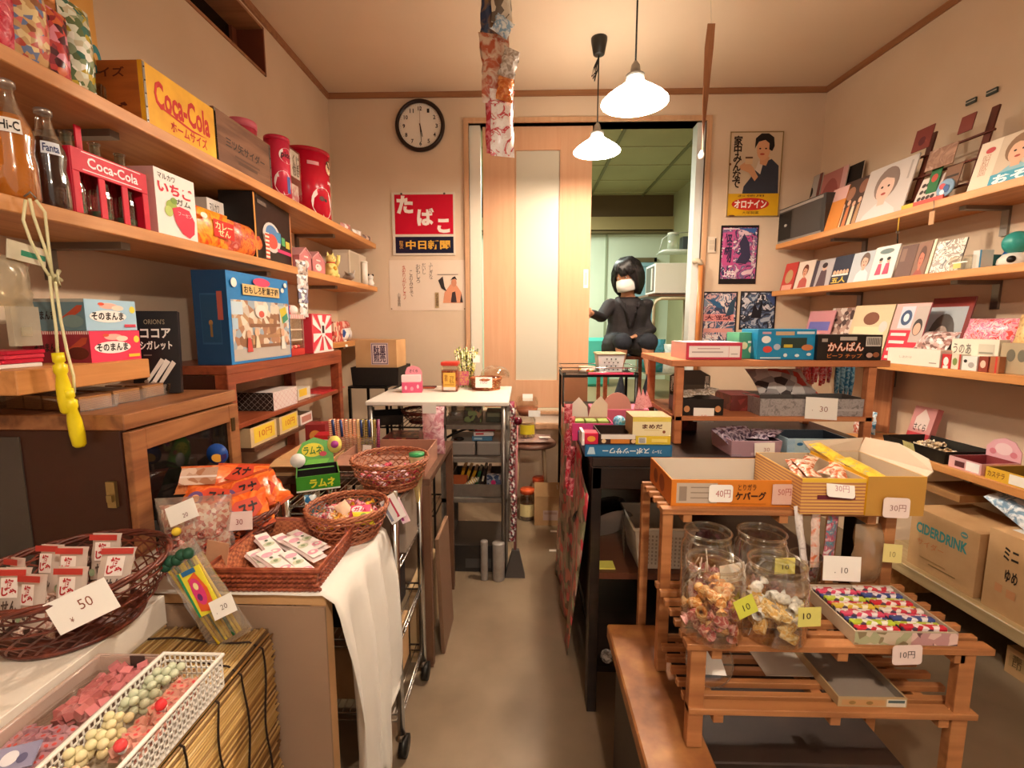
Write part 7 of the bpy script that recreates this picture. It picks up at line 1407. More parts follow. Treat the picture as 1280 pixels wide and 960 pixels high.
# ------------------------------------------------------------------ BLACK TABLE TOP
K0 = KT+.0005
def fbox2(name, label, px, Y, z0, d, h, col, faces=None, cat='box', rz=0):
    a = atY(px[0], px[1], Y); b = atY(px[2], px[1], Y); return pack(name, label, cat, ((a.x+b.x)/2, Y, z0), rz, b.x-a.x, d, h, col, faces)
o = fbox2('flat_box', 'flat blue box with upside-down white lettering at the table corner', (731, 557, 841), 1.40, K0, .21, .036, C('1e5f8c', .35))
m = o; me = MB(); W = abs(o.dimensions.x) or .26
me = boxmb(.262, .21, .036, C('1e5f8c', .35), {'F': [('r', .02, .08, .98, .92, '2a70a0')]})
vs, fs = text_geo('スポーツサワー', .03); x0, x1, z0_, z1_ = .2, .74, .25, .78
me.add([(-.131+.262*(x1-(x1-x0)*a), -.0012, .036*(z1_-(z1_-z0_)*b)) for a, b in vs], fs, 'e4e8ea'); vs, fs = text_geo('フルーツ', .02); me.add([(-.131+.262*(.88-.11*a), -.0012, .036*(.62-.3*b)) for a, b in vs], fs, 'e4e8ea')
me.add([(-.125, -.0012, .008), (-.10, -.0012, .008), (-.105, -.0012, .03), (-.118, -.0012, .03)], [(0, 1, 2, 3)], 'b8d0dc')
n = me.build('flat_box', bevel=.001); tag(n, o['label'], 'box', None, o.location, 0); bpy.data.objects.remove(o); n.name = 'flat_box'
BX = n.location.x; B0 = K0+.0365
t = thing('open_sweets_box', 'dark brown open box with orange print on the flat blue box', 'box', (BX-.03, 1.41, B0)); tray(.115, .13, .032, C('3a2018', .4), C('2a1812'), .003, faces={'F': [('r', .05, .5, .95, .95, 'e0d8d0'), ('r', .3, .08, .8, .5, 'c87a2a'), ('c', .12, .3, .06, .2, 'e0c090'), ('c', .9, .3, .06, .2, 'e0c090')]}).build('body', t)
t = thing('red_pack', 'red sweets pack with white tab at the left end of the flat blue box', 'sweets pack', (BX-.112, 1.405, B0)); m = boxmb(.042, .05, .035, C('d01f44', .35), {'F': [('c', .5, .5, .3, .25, 'e8a03a')]}); m.build('body', t, bevel=.002); MB().b(-.03, -.022, -.01, .06, 0, .04, C('ece0dc')).build('side_flap', t)
pack('sweets_box', 'yellow box with barcode, lower of two at the right of the flat blue box', 'box', (BX+.075, 1.408, B0), 0, .105, .10, .026, C('dcc23a', .4), {'F': [('r', .08, .15, .3, .85, 'e8e4dc')]+[('r', .1+.025*k, .2, .112+.025*k, .8, '3a3a3a') for k in range(7)]+[('r', .45, .3, .9, .7, 'e8d870')]})
pack('sweets_box', 'pale yellow box with brown lettering stacked on the barcode box', 'box', (BX+.07, 1.41, B0+.0265), 0, .115, .10, .058, C('ddc95c', .4), {'F': [('r', .0, .0, 1, .75, 'e6dcb0'), ('t', 'まめだ', .25, .38, .78, .62, '5a2a1c', .04), ('r', .3, .3, .7, .33, 'c8b87a'), ('c', .82, .22, .04, .08, '8a4a2a')], 'L': [('r', 0, 0, 1, 1, 'b08a5a')], 'T': [('r', .0, .0, 1, 1, 'b89a74')]})
t = thing('open_sweets_box', 'white and green open box with peaked flaps behind the red pack', 'box', (.235, 1.60, K0)); tray(.14, .12, .06, C('d8407a', .4), C('c8a080'), .003, faces={'F': [('r', 0, 0, 1, .4, 'e03a7a')]}).build('body', t)
m = MB(); m.prism([(-.07, 0), (-.0, 0), (-.005, .04), (-.035, .075), (-.065, .045)], 0, .002, C('e8dcd4')); m.prism([(.0, 0), (.07, 0), (.07, .05), (.045, .08), (.01, .045)], 0, .002, C('e8d0bc')); m.build('peaked_flap', t).location = (0, .118, .058)
for k in range(3): tag(boxmb(.038, .05, .05, C('8a9a4a', .5), {'F': [('r', .15, .3, .85, .8, 'c8b87a')]}).build('snack_box', bevel=.002), ('left', 'middle', 'right')[k]+' one of three small olive boxes in the peaked box', 'box', None, (.235-.043+.043*k, 1.635, K0+.012))
for i, (u, v, r, c, nm) in enumerate(((773, 511, .022, '4a9ac0', 'shiny pale blue foil ball by the green box'), (818, 509, .018, '3a7ab0', 'shiny darker blue foil ball right of the pink tissue'))):
    p = atY(u, v, 1.62); tag(MB().ball((0, 0, 0), r, crinkle(c, 'a8d0e0', 60), 14, 10).build('foil_ball'), nm, 'foil ball', None, (p.x, 1.60, K0+r+.045))
pack('green_box', 'small dark green box below the blue foil balls', 'box', (.345, 1.56, K0), 0, .055, .06, .044, C('2f7a4a', .4), {'F': [('r', .1, .1, .9, .4, '8a9a3a')]})
pack('low_carton', 'brown low carton under the blue foil ball and pink tissue', 'box', (.415, 1.59, K0), 0, .07, .10, .044, CARDR)
t = thing('tissue_display', 'pink tissue display with fan-shaped cards on the black table', 'display', (.36, 1.80, K0), 0)
MB().b(-.10, .12, 0, .12, 0, .075, C('d86a84', .6)).build('base', t, bevel=.003)
m = MB(); m.prism([(-.055, 0)]+[(.055*math.cos(math.radians(180-k*18)), .065*math.sin(math.radians(k*18))) for k in range(1, 10)]+[(.055, 0)], 0, .003, C('dd9a8c', .6)); m.build('fan_card', t).location = (-.005, -.005, .075)
m = MB()
for k in range(3): m.add([(.06+k*.022, .0+.02*k, .075), (.10+k*.022, .02*k, .075), (.08+k*.02, .04+.02*k, .075), (.082+k*.02, .02+.02*k, .16-.01*k)], [(0, 1, 3), (1, 2, 3), (2, 0, 3), (0, 2, 1)], cells('d87a80', 'e8a8a4', 'c8606a', scale=60, smooth=True))
m.build('folded_cone', t)
# tabletop shelf, middle tier (z .945)
S0 = KT+.0955
fb_ = fbox2('display_box', 'black open display box with gold seals on the middle tier of the small shelf', (851, 500, 905), 1.575, S0, .13, .055, C('1c1613', .35), {'F': [('c', .15, .4, .07, .2, 'c88a5a'), ('c', .87, .4, .07, .2, 'c88a5a')]}, cat='display box')
a = atY(851, 500, 1.575); b = atY(905, 500, 1.575); w = b.x-a.x; xc = (a.x+b.x)/2
t = thing('display_header', 'dark curved back panel standing in the gold-sealed display box', 'display card', (xc, 1.70, S0+.0555)); m = MB(); m.prism([(-w/2, 0), (w/2, 0), (w/2, .065), (w*.25, .085), (-w*.25, .085), (-w/2, .065)], 0, .004, C('4a3a2c', .4)); m.marks('F', w, 0, .085, [('t', '黒\n糖', .02, .1, .14, .75, 'e0d4c4', .02), ('t', '黒\n糖', .86, .1, .98, .75, 'e0d4c4', .02)]); m.build('panel', t)
cs = spack('snack_packet', 'silvery packet lying in the gold-sealed display box', 'sweets pack', 'silvery packets in the gold-sealed box', .045, .05, .016, crinkle('a89a84', 'e0d8cc', 60), n=6)
for i in range(4): o = cs if i == 0 else dup(cs); o.location = (xc-.035+.022*i, 1.60+.015*(i % 2), S0+.058+.004*i); o.rotation_euler = (math.radians(-75), 0, .5-.4*i)
card('white price card on the gold-sealed display box', (xc+.005, 1.569, S0-.02), .068, .046, [('t', '10', .4, .25, .65, .5, 'd88a84', 0)], 0, 4, 1)
pack('sweets_box', 'dark red box tucked on the table behind the small shelf leg', 'box', (xc-.01, 1.76, K0), 0, .13, .1, .062, cells('4a1a18', '6a2420', '3a1412', scale=40))
pack('sweets_box', 'rosy flat box of bread-like snacks on the small shelf', 'box', (atY(925, 500, 1.70).x, 1.66, S0), 0, .10, .14, .055, cells('6a2a24', '8a3a34', scale=40), {'T': [('r', 0, 0, 1, 1, 'c87a78')]})
o = spack('snack_bag', 'silver checker-edged snack bag lying behind the grey tray', 'snack bag', None, .21, .15, .05, cells('d8d4d0', 'a8a4a4', 'e8e4e0', '4a4444', 'c84a44', scale=30)); a = atY(975, 492, 1.76); o.location = (a.x, 1.70, S0+.055); o.rotation_euler = (math.radians(-58), 0, 0); m = None
pack('flat_box', 'grey flat box hidden beneath the silver snack bag', 'box', (a.x, 1.74, S0), 0, .18, .12, .045, C('6a6460'))
GT = cells('8a8482', 'a8a09e', '76706e', scale=60, smooth=True)
t = ftray('open_sweets_box', 'long grey printed open box on the middle tier of the small shelf', (950, 515, 1084), 1.572, S0, .13, .058, GT, C('5a5450'), {'F': [('c', .14, .6, .05, .16, '2a2a30'), ('r', .5, .3, .95, .6, 'b0a8a8')]}, flare=.002)
MB().b(-.002, .002, .01, .12, .004, .055, C('7a7470')).build('divider', t)
card('large white price card reading 30 on the long grey box', (atY(1026, 516, 1.56).x, 1.558, S0-.008), .105, .072, [('t', '30', .45, .35, .7, .6, '9a6a64', 0), ('c', .22, .4, .012, .02, '9a6a64')], 0, 6, 3)
t = thing('candy_strings', 'curtain of glossy red candy strings hanging under the small shelf top', 'candy strings', (0, 1.86, 0)); 
for i in range(9):
    p = atY(997+i*5, 456, 1.86); m = MB(); ct = crinkle('d8303a' if i > 1 else 'e0884a', 'f0a0a0', 60); ln = .10-.006*(i % 3); m.tube([(p.x, .006*(i % 2), KT+.261), (p.x+.002, .006*(i % 2), KT+.261-ln/2), (p.x, .006*(i % 2), KT+.261-ln)], [.006, .0085, .005], ct, 7); m.build('candy_string', t)
t = thing('candy_strings', 'pair of metallic blue candy strings hanging under the small shelf top', 'candy strings', (0, 1.82, 0))
for i in range(4): p = atY(1048+i*6, 456, 1.82); m = MB(); m.tube([(p.x, 0, KT+.261), (p.x, 0, KT+.19), (p.x, 0, KT+.12)], [.008, .010, .005], crinkle('2a7aa8', '8ac0e0', 60), 7); m.build('candy_string', t)
# trays on table level
t = ftray('open_sweets_box', 'purple striped open box of dark sachets on the black table', (915, 560, 975), 1.41, K0, .15, .05, C('a88a98', .4), C('3a2a34'), {'F': [('r', .0, .05, .2, .95, stripes('2a1a3a', 'c8b8c8', 110, 'Z')), ('c', .35, .68, .06, .12, '1a1a2a'), ('r', .4, .1, .95, .5, 'c8b0b8')], 'L': [('r', .1, .1, .95, .9, cells('a87a88', 'c8a8b0', scale=30, smooth=True))]}, flare=.004)
ds = spack('sweets_sachet', 'dark purple sachet in the purple striped box', 'sweets pack', 'dark sachets in the purple striped box', .05, .08, .02, crinkle('3a2a40', 'a898a8', 50), n=6)
for i in range(5): o = ds if i == 0 else dup(ds); o.location = (t.location.x-.05+.025*i, 1.44+.015*(i % 3), K0+.03+.006*i); o.rotation_euler = (math.radians(-60-6*i), 0, .6-.35*i)
card('white price card reading 30 on the purple striped box', (t.location.x+.022, 1.40, K0+.008), .06, .038, [('t', '30', .45, .3, .75, .6, 'b88a80', 0)], 0, 2, -2)
t = ftray('open_sweets_box', 'pale blue open box with striped corners on the black table', (984, 558, 1062), 1.44, K0, .13, .05, C('a8c4d0', .4), C('2a3440'), {'F': [('r', .0, .0, .12, 1, stripes('2a88b8', 'd8e8f0', 110, 'Z')), ('r', .88, .0, 1, 1, stripes('2a88b8', 'd8e8f0', 110, 'Z')), ('c', .2, .66, .05, .1, '2a6a9a'), ('t', 'ミニサイダー', .28, .3, .62, .6, '6a8a98', 0), ('c', .72, .45, .1, .25, '3a8ab8')]})

# small shelf top board
Z3 = KT+.2835
fbox2('sweets_box', 'red-rimmed white box at the left of the small shelf top', (858, 435, 928), 1.57, Z3, .16, .056, C('c83a50', .35), {'F': [('r', .05, .14, .96, .80, 'f2e8e4'), ('r', .1, .40, .66, .48, 'b8a8a4'), ('r', .76, .16, .765, .78, 'c83a50'), ('r', .2, .62, .6, .68, 'c8a8a4'), ('r', .8, .3, .92, .36, 'b8a8a4')], 'L': [('r', 0, 0, 1, 1, 'dba8a0')], 'T': [('r', 0, 0, 1, 1, 'f0e0dc')]})
fbox2('sweets_box', 'green and cream box between the red-rimmed and blue boxes', (924, 425, 946), 1.62, Z3, .10, .088, C('4a9a78', .4), {'F': [('c', .3, .5, .2, .14, 'e8e0b0'), ('c', .75, .35, .2, .14, 'e8e0c0'), ('r', .5, .6, .95, .68, 'e8f0e8')]})
fbox2('sweets_box', 'bright blue windowed box on the small shelf top', (947, 430, 1020), 1.575, Z3, .12, .10, C('1f86b4', .35), {'F': [('r', .4, .38, .84, .72, '2a3a30'), ('r', .45, .4, .6, .5, 'c8b03a'), ('r', .3, .80, .62, .92, 'c8a884'), ('r', .66, .84, .96, .92, 'd8e0e4'), ('r', .07, .84, .22, .91, 'd0a0b0'), ('c', .14, .66, .08, .12, 'ece8e4'), ('c', .17, .34, .08, .11, 'd84a40'), ('c', .33, .42, .06, .1, 'b0b8c8'), ('c', .85, .4, .1, .1, 'c87a4a'), ('c', .48, .15, .035, .06, 'dce8ec'), ('c', .68, .14, .04, .05, 'dce8ec'), ('c', .88, .18, .04, .05, 'dce8ec'), ('r', .05, .04, .4, .08, 'd8e8ec')]})
fbox2('sweets_box', 'black box with orange and white lettering and barcode on the small shelf top', (1022, 430, 1103), 1.56, Z3, .12, .082, C('1c1413', .35), {'F': [('t', 'かんぱん', .16, .34, .72, .72, 'e87a3a', .055), ('t', 'かんぱん', .165, .36, .715, .70, 'f0e0d8', .012), ('t', 'ビーフ チップ', .16, .08, .7, .26, 'c8743a', .02), ('r', .34, .78, .6, .92, 'b8aca0'), ('r', .06, .72, .15, .85, 'a89a90'), ('r', .74, .55, .97, .92, 'ded4c8')]+[('r', .76+.018*k, .6, .768+.018*k, .88, '2a2422') for k in range(11)]+[('c', .8, .2, .05, .1, 'c8a090'), ('c', .9, .22, .05, .1, '9a5a3a')]})

# below the black table
t = thing('plastic_basket', 'white perforated basket on the black table undershelf', 'basket', (.44, 1.43, .4765)); m = tray(.15, .17, .14, C('d8cec0', .45), C('c8bcac', .5), .002, flare=.02)
m.marks('F', .15, .17, .14, [('r', .06+.075*i, .2+.09*j, .075+.075*i+.02, .25+.09*j, '9a8c7c') for i in range(12) for j in range(8)], eps=.021); m.marks('L', .15, .17, .14, [('r', .06+.075*i, .2+.09*j, .095+.075*i, .25+.09*j, '9a8c7c') for i in range(12) for j in range(8)], eps=.021); m.build('body', t); MB().tube([(-.097, -.022, .14), (.097, -.022, .14), (.097, .192, .14), (-.097, .192, .14)], .005, C('e0d6c8', .45), 6, True).build('rim', t)
t = thing('stacked_plates', 'dark round plates with paper leaning on the black table undershelf', 'plate', (.275, 1.64, .4765)); m = MB(); m.M = TR(0, 0, .09, -50, 0, 20); m.lathe([(.001, 0), (.08, .0), (.10, .012), (.101, .015), (.08, .004)], C('1a1614', .25), 32, cap=False); m.build('black_plate', t); m = MB(); m.M = TR(.03, -.03, .07, -52, 10, 25); m.lathe([(.001, 0), (.085, 0)], C('a89c90', .6), 28, cap=False); m.build('paper_disc', t)
tag(MB().b(0, .05, 0, .05, 0, .004, C('d8d060')).build('yellow_note'), 'yellow paper note on the black table undershelf', 'note', None, (.24, 1.42, .4765))
m = MB(); m.ball((0, 0, .022), .022, crinkle('8a8480', 'e8e4e0', 60), 10, 7); tag(m.build('foil_wad'), 'crumpled silver wad by the foot of the black table', 'foil', None, (.275, 1.44, .1405))
# patterned vinyl sheet on the table side
t = None
vs = []; nx, ny = 26, 26
for i in range(nx+1):
    y = 1.40+.98*i/nx
    for j in range(ny+1):
        q = j/ny; top = .845-.12*max(0, 1-(i/nx)*3.2)**2+.0; z = top*(1-q)+.004*q; x = .198-.012*abs(math.sin(i*.7+q*2))-.03*q*math.sin(i*.33+1)**2; vs.append((x, y+.25*(q**1.5)*(1-i/nx), z))
m = MB(); m.add(vs, [(i*(ny+1)+j, i*(ny+1)+j+1, (i+1)*(ny+1)+j+1, (i+1)*(ny+1)+j) for i in range(nx) for j in range(ny)], cells('b04048', 'c86a5a', '8a8a6a', '5a5444', 'a89a84', '6a3a34', 'c8a898', 'd8485a', scale=38, stretch=(1, 1, .7)), True)
o = m.build('patterned_sheet'); tag(o, 'red and olive patterned sheet hanging down the side of the black table', 'sheet'); md = o.modifiers.new('s', 'SOLIDIFY'); md.thickness = .002
t = thing('tinsel_bunch', 'bunch of shiny red wrapped sweets hanging at the far left corner of the black table', 'sweets pack', (.155, 1.62, .60))
for k in range(8): m = MB(); m.pillow(.03, .07, .018, crinkle('b82a3c', 'e88a90', 50), n=6); o = m.build('sweets_pouch', t); o.location = (.008*math.sin(k*2), .03*math.cos(k*1.7), .30-k*.038); o.rotation_euler = (0, .15*math.sin(k), k*.8)

# ------------------------------------------------------------------ RIGHT WALL, TOP SHELF
RA, RB, RC, RD = 1.7685, 1.4655, 1.0685, .6725
t = rpack('radio', 'dark grey box radio with speaker grille at the far end of the top right shelf', 'radio', (972, 240, 1033), .245, RA, .13, C('3f3a36', .4), {'F': [('r', .06, .12, .36, .86, '1c1917'), ('c', .24, .5, .03, .04, 'a8a098'), ('r', .40, .1, .94, .88, '4a4440'), ('r', .04, .9, .96, .97, '9a9088'), ('r', .04, .03, .96, .09, '8a827a')]})
def sleeve(label, u0, vt, u1, o, z0, marks, base='c8b8a8', tilt=14, d=.006, cat='record sleeve', name='record_sleeve'):
    return rpack(name, label, cat, (u0, vt, u1), o, z0, d, C(base, .35), {'F': marks}, tilt=tilt)
sleeve('grey sleeve of a person in long dark dress behind the radio', 985, 215, 1018, .10, RA+.0, [('r', 0, 0, 1, 1, 'a8a098'), ('r', .0, 0, .3, .5, 'd0c8c0'), ('p', [(.5, 0), (.85, 0), (.8, .4), (.72, .6), (.6, .6), (.52, .4)], '3a2f2c'), ('c', .66, .7, .08, .1, 'd8b098'), ('c', .66, .76, .1, .08, '1e1816'), ('r', .9, 0, 1, 1, '6a3a34')], tilt=8)
sleeve('dusky red sleeve with a large round shape behind the radio', 1020, 205, 1050, .10, RA, [('r', 0, 0, 1, 1, 'b07068'), ('c', .4, .5, .38, .4, '96504a'), ('r', .8, 0, 1, 1, 'd8a8a4')], tilt=8)
sleeve('black sleeve edge standing against the wall behind the dusky sleeve', 1052, 200, 1072, .07, RA, [('r', 0, 0, 1, 1, '1c1614')], tilt=6)
sleeve('orange sleeve just past the radio on the top right shelf', 1031, 230, 1050, .245, RA, [('r', 0, 0, 1, .7, 'd8873c'), ('r', 0, .7, 1, 1, 'd8a8a0')], 'c87a3a')
sleeve('brown group-photo record sleeve next to the orange one', 1047, 212, 1088, .24, RA, [('r', 0, 0, 1, 1, '4a342a'), ('c', .25, .72, .13, .14, '9a6a50'), ('c', .6, .8, .13, .14, '8a5a44'), ('c', .85, .68, .12, .14, '8a6048')]+[('p', [(.08+.16*k, 0), (.2+.16*k, 0), (.18+.16*k, .42+.05*(k % 2)), (.1+.16*k, .42)], ('d8b890', 'c87a4a', 'e0c8a8', 'b88a60', 'd8a878')[k]) for k in range(5)]+[('c', .14+.16*k, .47+.05*(k % 2), .05, .06, 'd8a888') for k in range(5)])
lpf = portrait(.48, .58, .24, '8a7468', 'd8b4a0', 'd8ccc8')
sleeve('large pale record sleeve with a smiling short-haired portrait', 1076, 190, 1134, .245, RA, [('r', 0, 0, 1, 1, 'c8bcb4'), ('r', .88, .6, .92, .92, 'a89c94')]+lpf, 'd8d0c8')
# magazine rack
s0, _ = atR(1136, 200, .2); s1, _ = atR(1228, 180, .2)
t = thing('magazine_rack', 'dark wood wall rack with rails holding booklets on the top right shelf', 'rack', RP((s0+s1)/2, .20, RA), RZR); w = s1-s0
RK2 = C('5c2c20', .4)
for x in (-w/2+.02, w/2-.05): m = MB(); m.M = TR(x, 0, 0, -12); m.b(0, .03, 0, .008, 0, .36, RK2); m.build('upright', t)
for z in (.05, .15, .25): m = MB(); m.M = TR(0, 0, 0, -12); m.b(-w/2, w/2, -.010, -.002, z, z+.008, RK2); m.build('rail', t)
def rk(name, label, x, z, w_, h, marks, base, dy=0): o = pack(name, label, 'booklet', (0, 0, 0), 0, w_, .004, h, C(base, .4), {'F': marks}); o.matrix_world = Matrix.Translation(RP((s0+s1)/2, .20, RA)) @ Matrix.Rotation(RZR, 4, 'Z') @ TR(x, -.014-dy, z, -12); return o
rk('booklet', 'booklet with a dark red disc in the upper left of the wall rack', -w*.30, .262, .09, .10, [('r', 0, 0, 1, 1, '7a3024'), ('c', .5, .4, .2, .2, '5a1a1a')], '6a2a20')
rk('booklet', 'tan photo booklet in the middle row of the wall rack', .0, .155, .13, .09, [('r', 0, 0, 1, 1, cells('b08a74', '8a6450', 'c8a490', scale=22, smooth=True))], 'a8866c')
rk('booklet', 'green booklet in the lower row of the wall rack', -.02, .055, .05, .13, [('r', 0, 0, 1, 1, '2f6a3a'), ('c', .5, .5, .3, .14, 'b84a3a')], '2a5a34', .003)
rk('booklet', 'brown booklet at the right of the lower row of the wall rack', .06, .05, .07, .10, [('r', 0, 0, 1, 1, '7a5640'), ('r', .1, .5, .9, .6, '3a2a20')], '6a4a38')
rk('booklet', 'red-brown card standing above the right end of the wall rack', w*.30, .262, .06, .07, [('r', 0, 0, 1, 1, '7a3428')], '6a2a20')
for i, (u, v) in enumerate(((1212, 130), (1238, 118))): s, z = atR(u, v, .012); pack('wall_clip', ('dark paper clip fixed to the right wall, the farther one', 'dark paper clip fixed to the right wall, the nearer one')[i], 'clip', RP(s, .010, z), RZR, .045, .009, .022, C('3a4038', .4), {'F': [('r', .0, .4, 1, .6, 'b8b0a0')]})
sleeve('small pale sleeve with dark figures at the foot of the wall rack', 1143, 215, 1170, .235, RA, [('r', 0, 0, 1, 1, 'd8c4b8')]+[('c', .2+.2*(k % 4), .3+.22*(k//4), .09, .07, '4a3a34') for k in range(10)], 'd0c0b4', tilt=20)
t = thing('badge_stand', 'round blue picture badge standing before the wall rack', 'badge', RP(atR(1188, 225, .24)[0], .255, RA), RZR); m = MB(); m.M = TR(0, 0, .045, 80); m.lathe([(.038, 0), (.036, .006)], C('8aa8c0', .3), 28); m.build('disc', t); m = MB(); m.marks('F', .07, 0, .08, [('c', .4, .6, .2, .15, 'b84a4a'), ('c', .65, .45, .18, .2, '3a5a8a'), ('c', .4, .3, .15, .12, 'd8e0e0')]); m.build('print', t).location = (0, -.01, .005)
s, _ = atR(1155, 250, .26); pack('candy_box', 'thin red and yellow box lying along the top right shelf edge', 'box', RP(s, .272, RA), RZR, .20, .02, .018, C('c8402c', .35), {'F': [('r', 0, 0, .3, 1, 'd8b03a')]})
mg = [('r', 0, 0, 1, 1, 'c8b49c'), ('r', 0, 0, .36, 1, 'dccbb4'), ('t', '昭\n和\n歌\n謡', .1, .3, .24, .72, 'b88a74', 0), ('c', .2, .8, .08, .06, 'b84a4a')]+portrait(.70, .62, .22, '8a6a50', 'd8ab8c', '8ab0b8')+[('r', .36, .0, 1, .24, '4a9ab0'), ('t', 'おそ', .42, .03, .95, .21, 'f0f0ec', .04)]
sleeve('tall magazine with blue band and portrait at the right of the top shelf', 1218, 150, 1296, .245, RA, mg, 'c8b49c', cat='magazine', name='magazine')
# hanging trinkets under the top shelf edge
s, z = atR(1125, 265, .285); t = thing('key_charm', 'yellow strap with a ring hanging from the top right shelf', 'charm', RP(s, .286, 0), 0); MB().tube([(0, 0, RA-.035), (0, 0, RA-.095)], .003, C('d8a83a', .4), 6).build('strap', t); m = MB(); m.M = TR(0, 0, RA-.10, 90); m.ring(.007, .0018, 0, STEEL, 14, 5); m.build('ring', t); MB().tube([(0, 0, RA-.107), (.004, 0, RA-.15)], .003, BLACK, 5).build('black_tail', t)
s, z = atR(1166, 265, .285); t = thing('wooden_tag', 'small wooden tag on a loop hanging from the top right shelf', 'tag', RP(s, .286, 0), RZR); MB().b(-.012, .012, -.002, .002, RA-.10, RA-.045, C('b88a60', .5)).build('tag', t); MB().tube([(0, 0, RA-.045), (.004, 0, RA-.03), (0, 0, RA+.0)], .0012, STEEL, 5).build('loop', t)

# ------------------------------------------------------------------ RIGHT WALL, MIDDLE SHELF
def ep(label, u0, vt, u1, marks, base='d8d0c8', o=.25, tilt=12): return sleeve(label, u0, vt, u1, o, RB, marks, base, tilt)
ep('red small record sleeve at the far end of the middle right shelf', 977, 327, 992, [('r', 0, 0, 1, 1, 'b83a34'), ('c', .5, .5, .3, .25, 'b0946a'), ('r', .1, .02, .9, .2, 'd8a090')], 'a83030')
ep('cream sleeve with a curly-haired half figure, second from the far end', 994, 324, 1014, [('r', 0, 0, 1, 1, 'd8c8b8')]+portrait(.5, .62, .17, '6a3a28', 'd0987c', 'b85a50'), 'd8c8b8')
ep('grey sleeve with a dark robed figure on the middle right shelf', 1015, 322, 1038, [('r', 0, 0, 1, 1, 'b0a8a8'), ('p', [(.3, 0), (.8, 0), (.7, .6), (.4, .6)], '5a4448'), ('c', .55, .7, .12, .12, 'd0a890'), ('c', .55, .78, .14, .1, '3a2a2a'), ('r', .0, .0, .2, 1, '4a4048')], 'b0a8a8')
ep('dark sleeve with yellow letters and a row of people', 1039, 317, 1061, [('r', 0, 0, 1, 1, '2c2c3a')]+[('c', .15+.18*k, .42, .08, .09, 'd8a888') for k in range(5)]+[('r', .05, .3, .95, .36, 'e0d8d0'), ('t', '五人', .1, .05, .9, .26, 'd8b84a', .03)], '2c2c3a')
ep('pale sleeve of a long-haired person in white', 1062, 312, 1088, [('r', 0, 0, 1, 1, 'b8bcc0')]+portrait(.62, .66, .2, '6a5448', 'd0a890', 'd8d8dc'), 'c0c0c4')
ep('white sleeve of two small figures in pink', 1089, 304, 1118, [('r', 0, 0, 1, 1, 'e4ded8'), ('c', .5, .84, .3, .08, '6a7a78'), ('c', .35, .56, .07, .07, 'd8a890'), ('c', .35, .61, .08, .05, '1c1614'), ('p', [(.22, .15), (.48, .15), (.42, .48), (.28, .48)], 'c84a64'), ('c', .68, .56, .07, .07, 'd8a890'), ('c', .68, .61, .08, .05, '1c1614'), ('p', [(.55, .15), (.81, .15), (.75, .48), (.61, .48)], 'c84a64')], 'e4ded8')
ep('brown glossy sleeve with vertical lettering on the middle right shelf', 1121, 304, 1141, [('r', 0, 0, 1, 1, '6a4c40'), ('r', .1, .5, .4, .9, '8a6a5a')], '6a4c40')
ep('reddish brown portrait sleeve beside the glossy brown one', 1142, 300, 1159, [('r', 0, 0, 1, 1, '8a6450')]+portrait(.5, .5, .25, '5a3a2c', 'c8745a', '9a4a3a'), '7a5444')
ep('thin cream sleeve edge between the brown sleeves and the comic', 1160, 298, 1164, [], 'd8c8a8')
ep('brown and white comic-style sleeve on the middle right shelf', 1166, 296, 1202, [('r', 0, 0, 1, 1, cells('5a4434', 'd8ccb8', '8a7058', 'e0d8c8', '3a2c24', scale=30, smooth=2))], '6a5444')
rpack('clear_case', 'clear case with a cream model inside on the middle right shelf', 'case', (1188, 318, 1215), .27, RB, .05, CLR, {'B': [('r', .1, .1, .9, .9, 'e0d8c8')], 'F': [('r', .2, .15, .55, .5, 'e0c46a'), ('r', .15, .5, .85, .6, 'e8e0d4')]})
rpack('small_box', 'white box with blue edge next to the clear case', 'box', (1217, 312, 1228), .25, RB, .05, C('d8d4cc'), {'F': [('r', .8, 0, 1, 1, '2a6a8a')]})
rpack('small_box', 'dark teal box before the toy on the middle right shelf', 'box', (1230, 318, 1243), .20, RB, .05, C('2f5f5c'))
s, _ = atR(1262, 300, .2); t = thing('toy_robot', 'teal-headed toy with white rounded body at the near end of the middle right shelf', 'toy', RP(s, .17, RB), RZR)
MB().lathe([(.04, 0), (.05, .012), (.048, .03), (.034, .048), (.02, .052)], C('e0dcd0', .35), 24).build('body', t); m = MB(); m.ball((0, 0, .09), .042, C('2f8a80', .3), 20, 14); m.build('head', t)
m = MB()
for k in range(6): m.tube([(-.026+.009*k, -.036+.004*abs(k-2.5), .075), (-.024+.009*k, -.038+.004*abs(k-2.5), .10)], .0016, C('123a38'), 5)
m.build('vent', t); m = MB(); m.ball((.022, -.038, .025), .014, BLACK, 12, 8); m.build('dark_lens', t); MB().tube([(-.055, 0, 0), (-.05, 0, .03), (-.03, 0, .06)], [.012, .012, .008], C('1f6ab0', .3), 8).build('blue_arm', t)

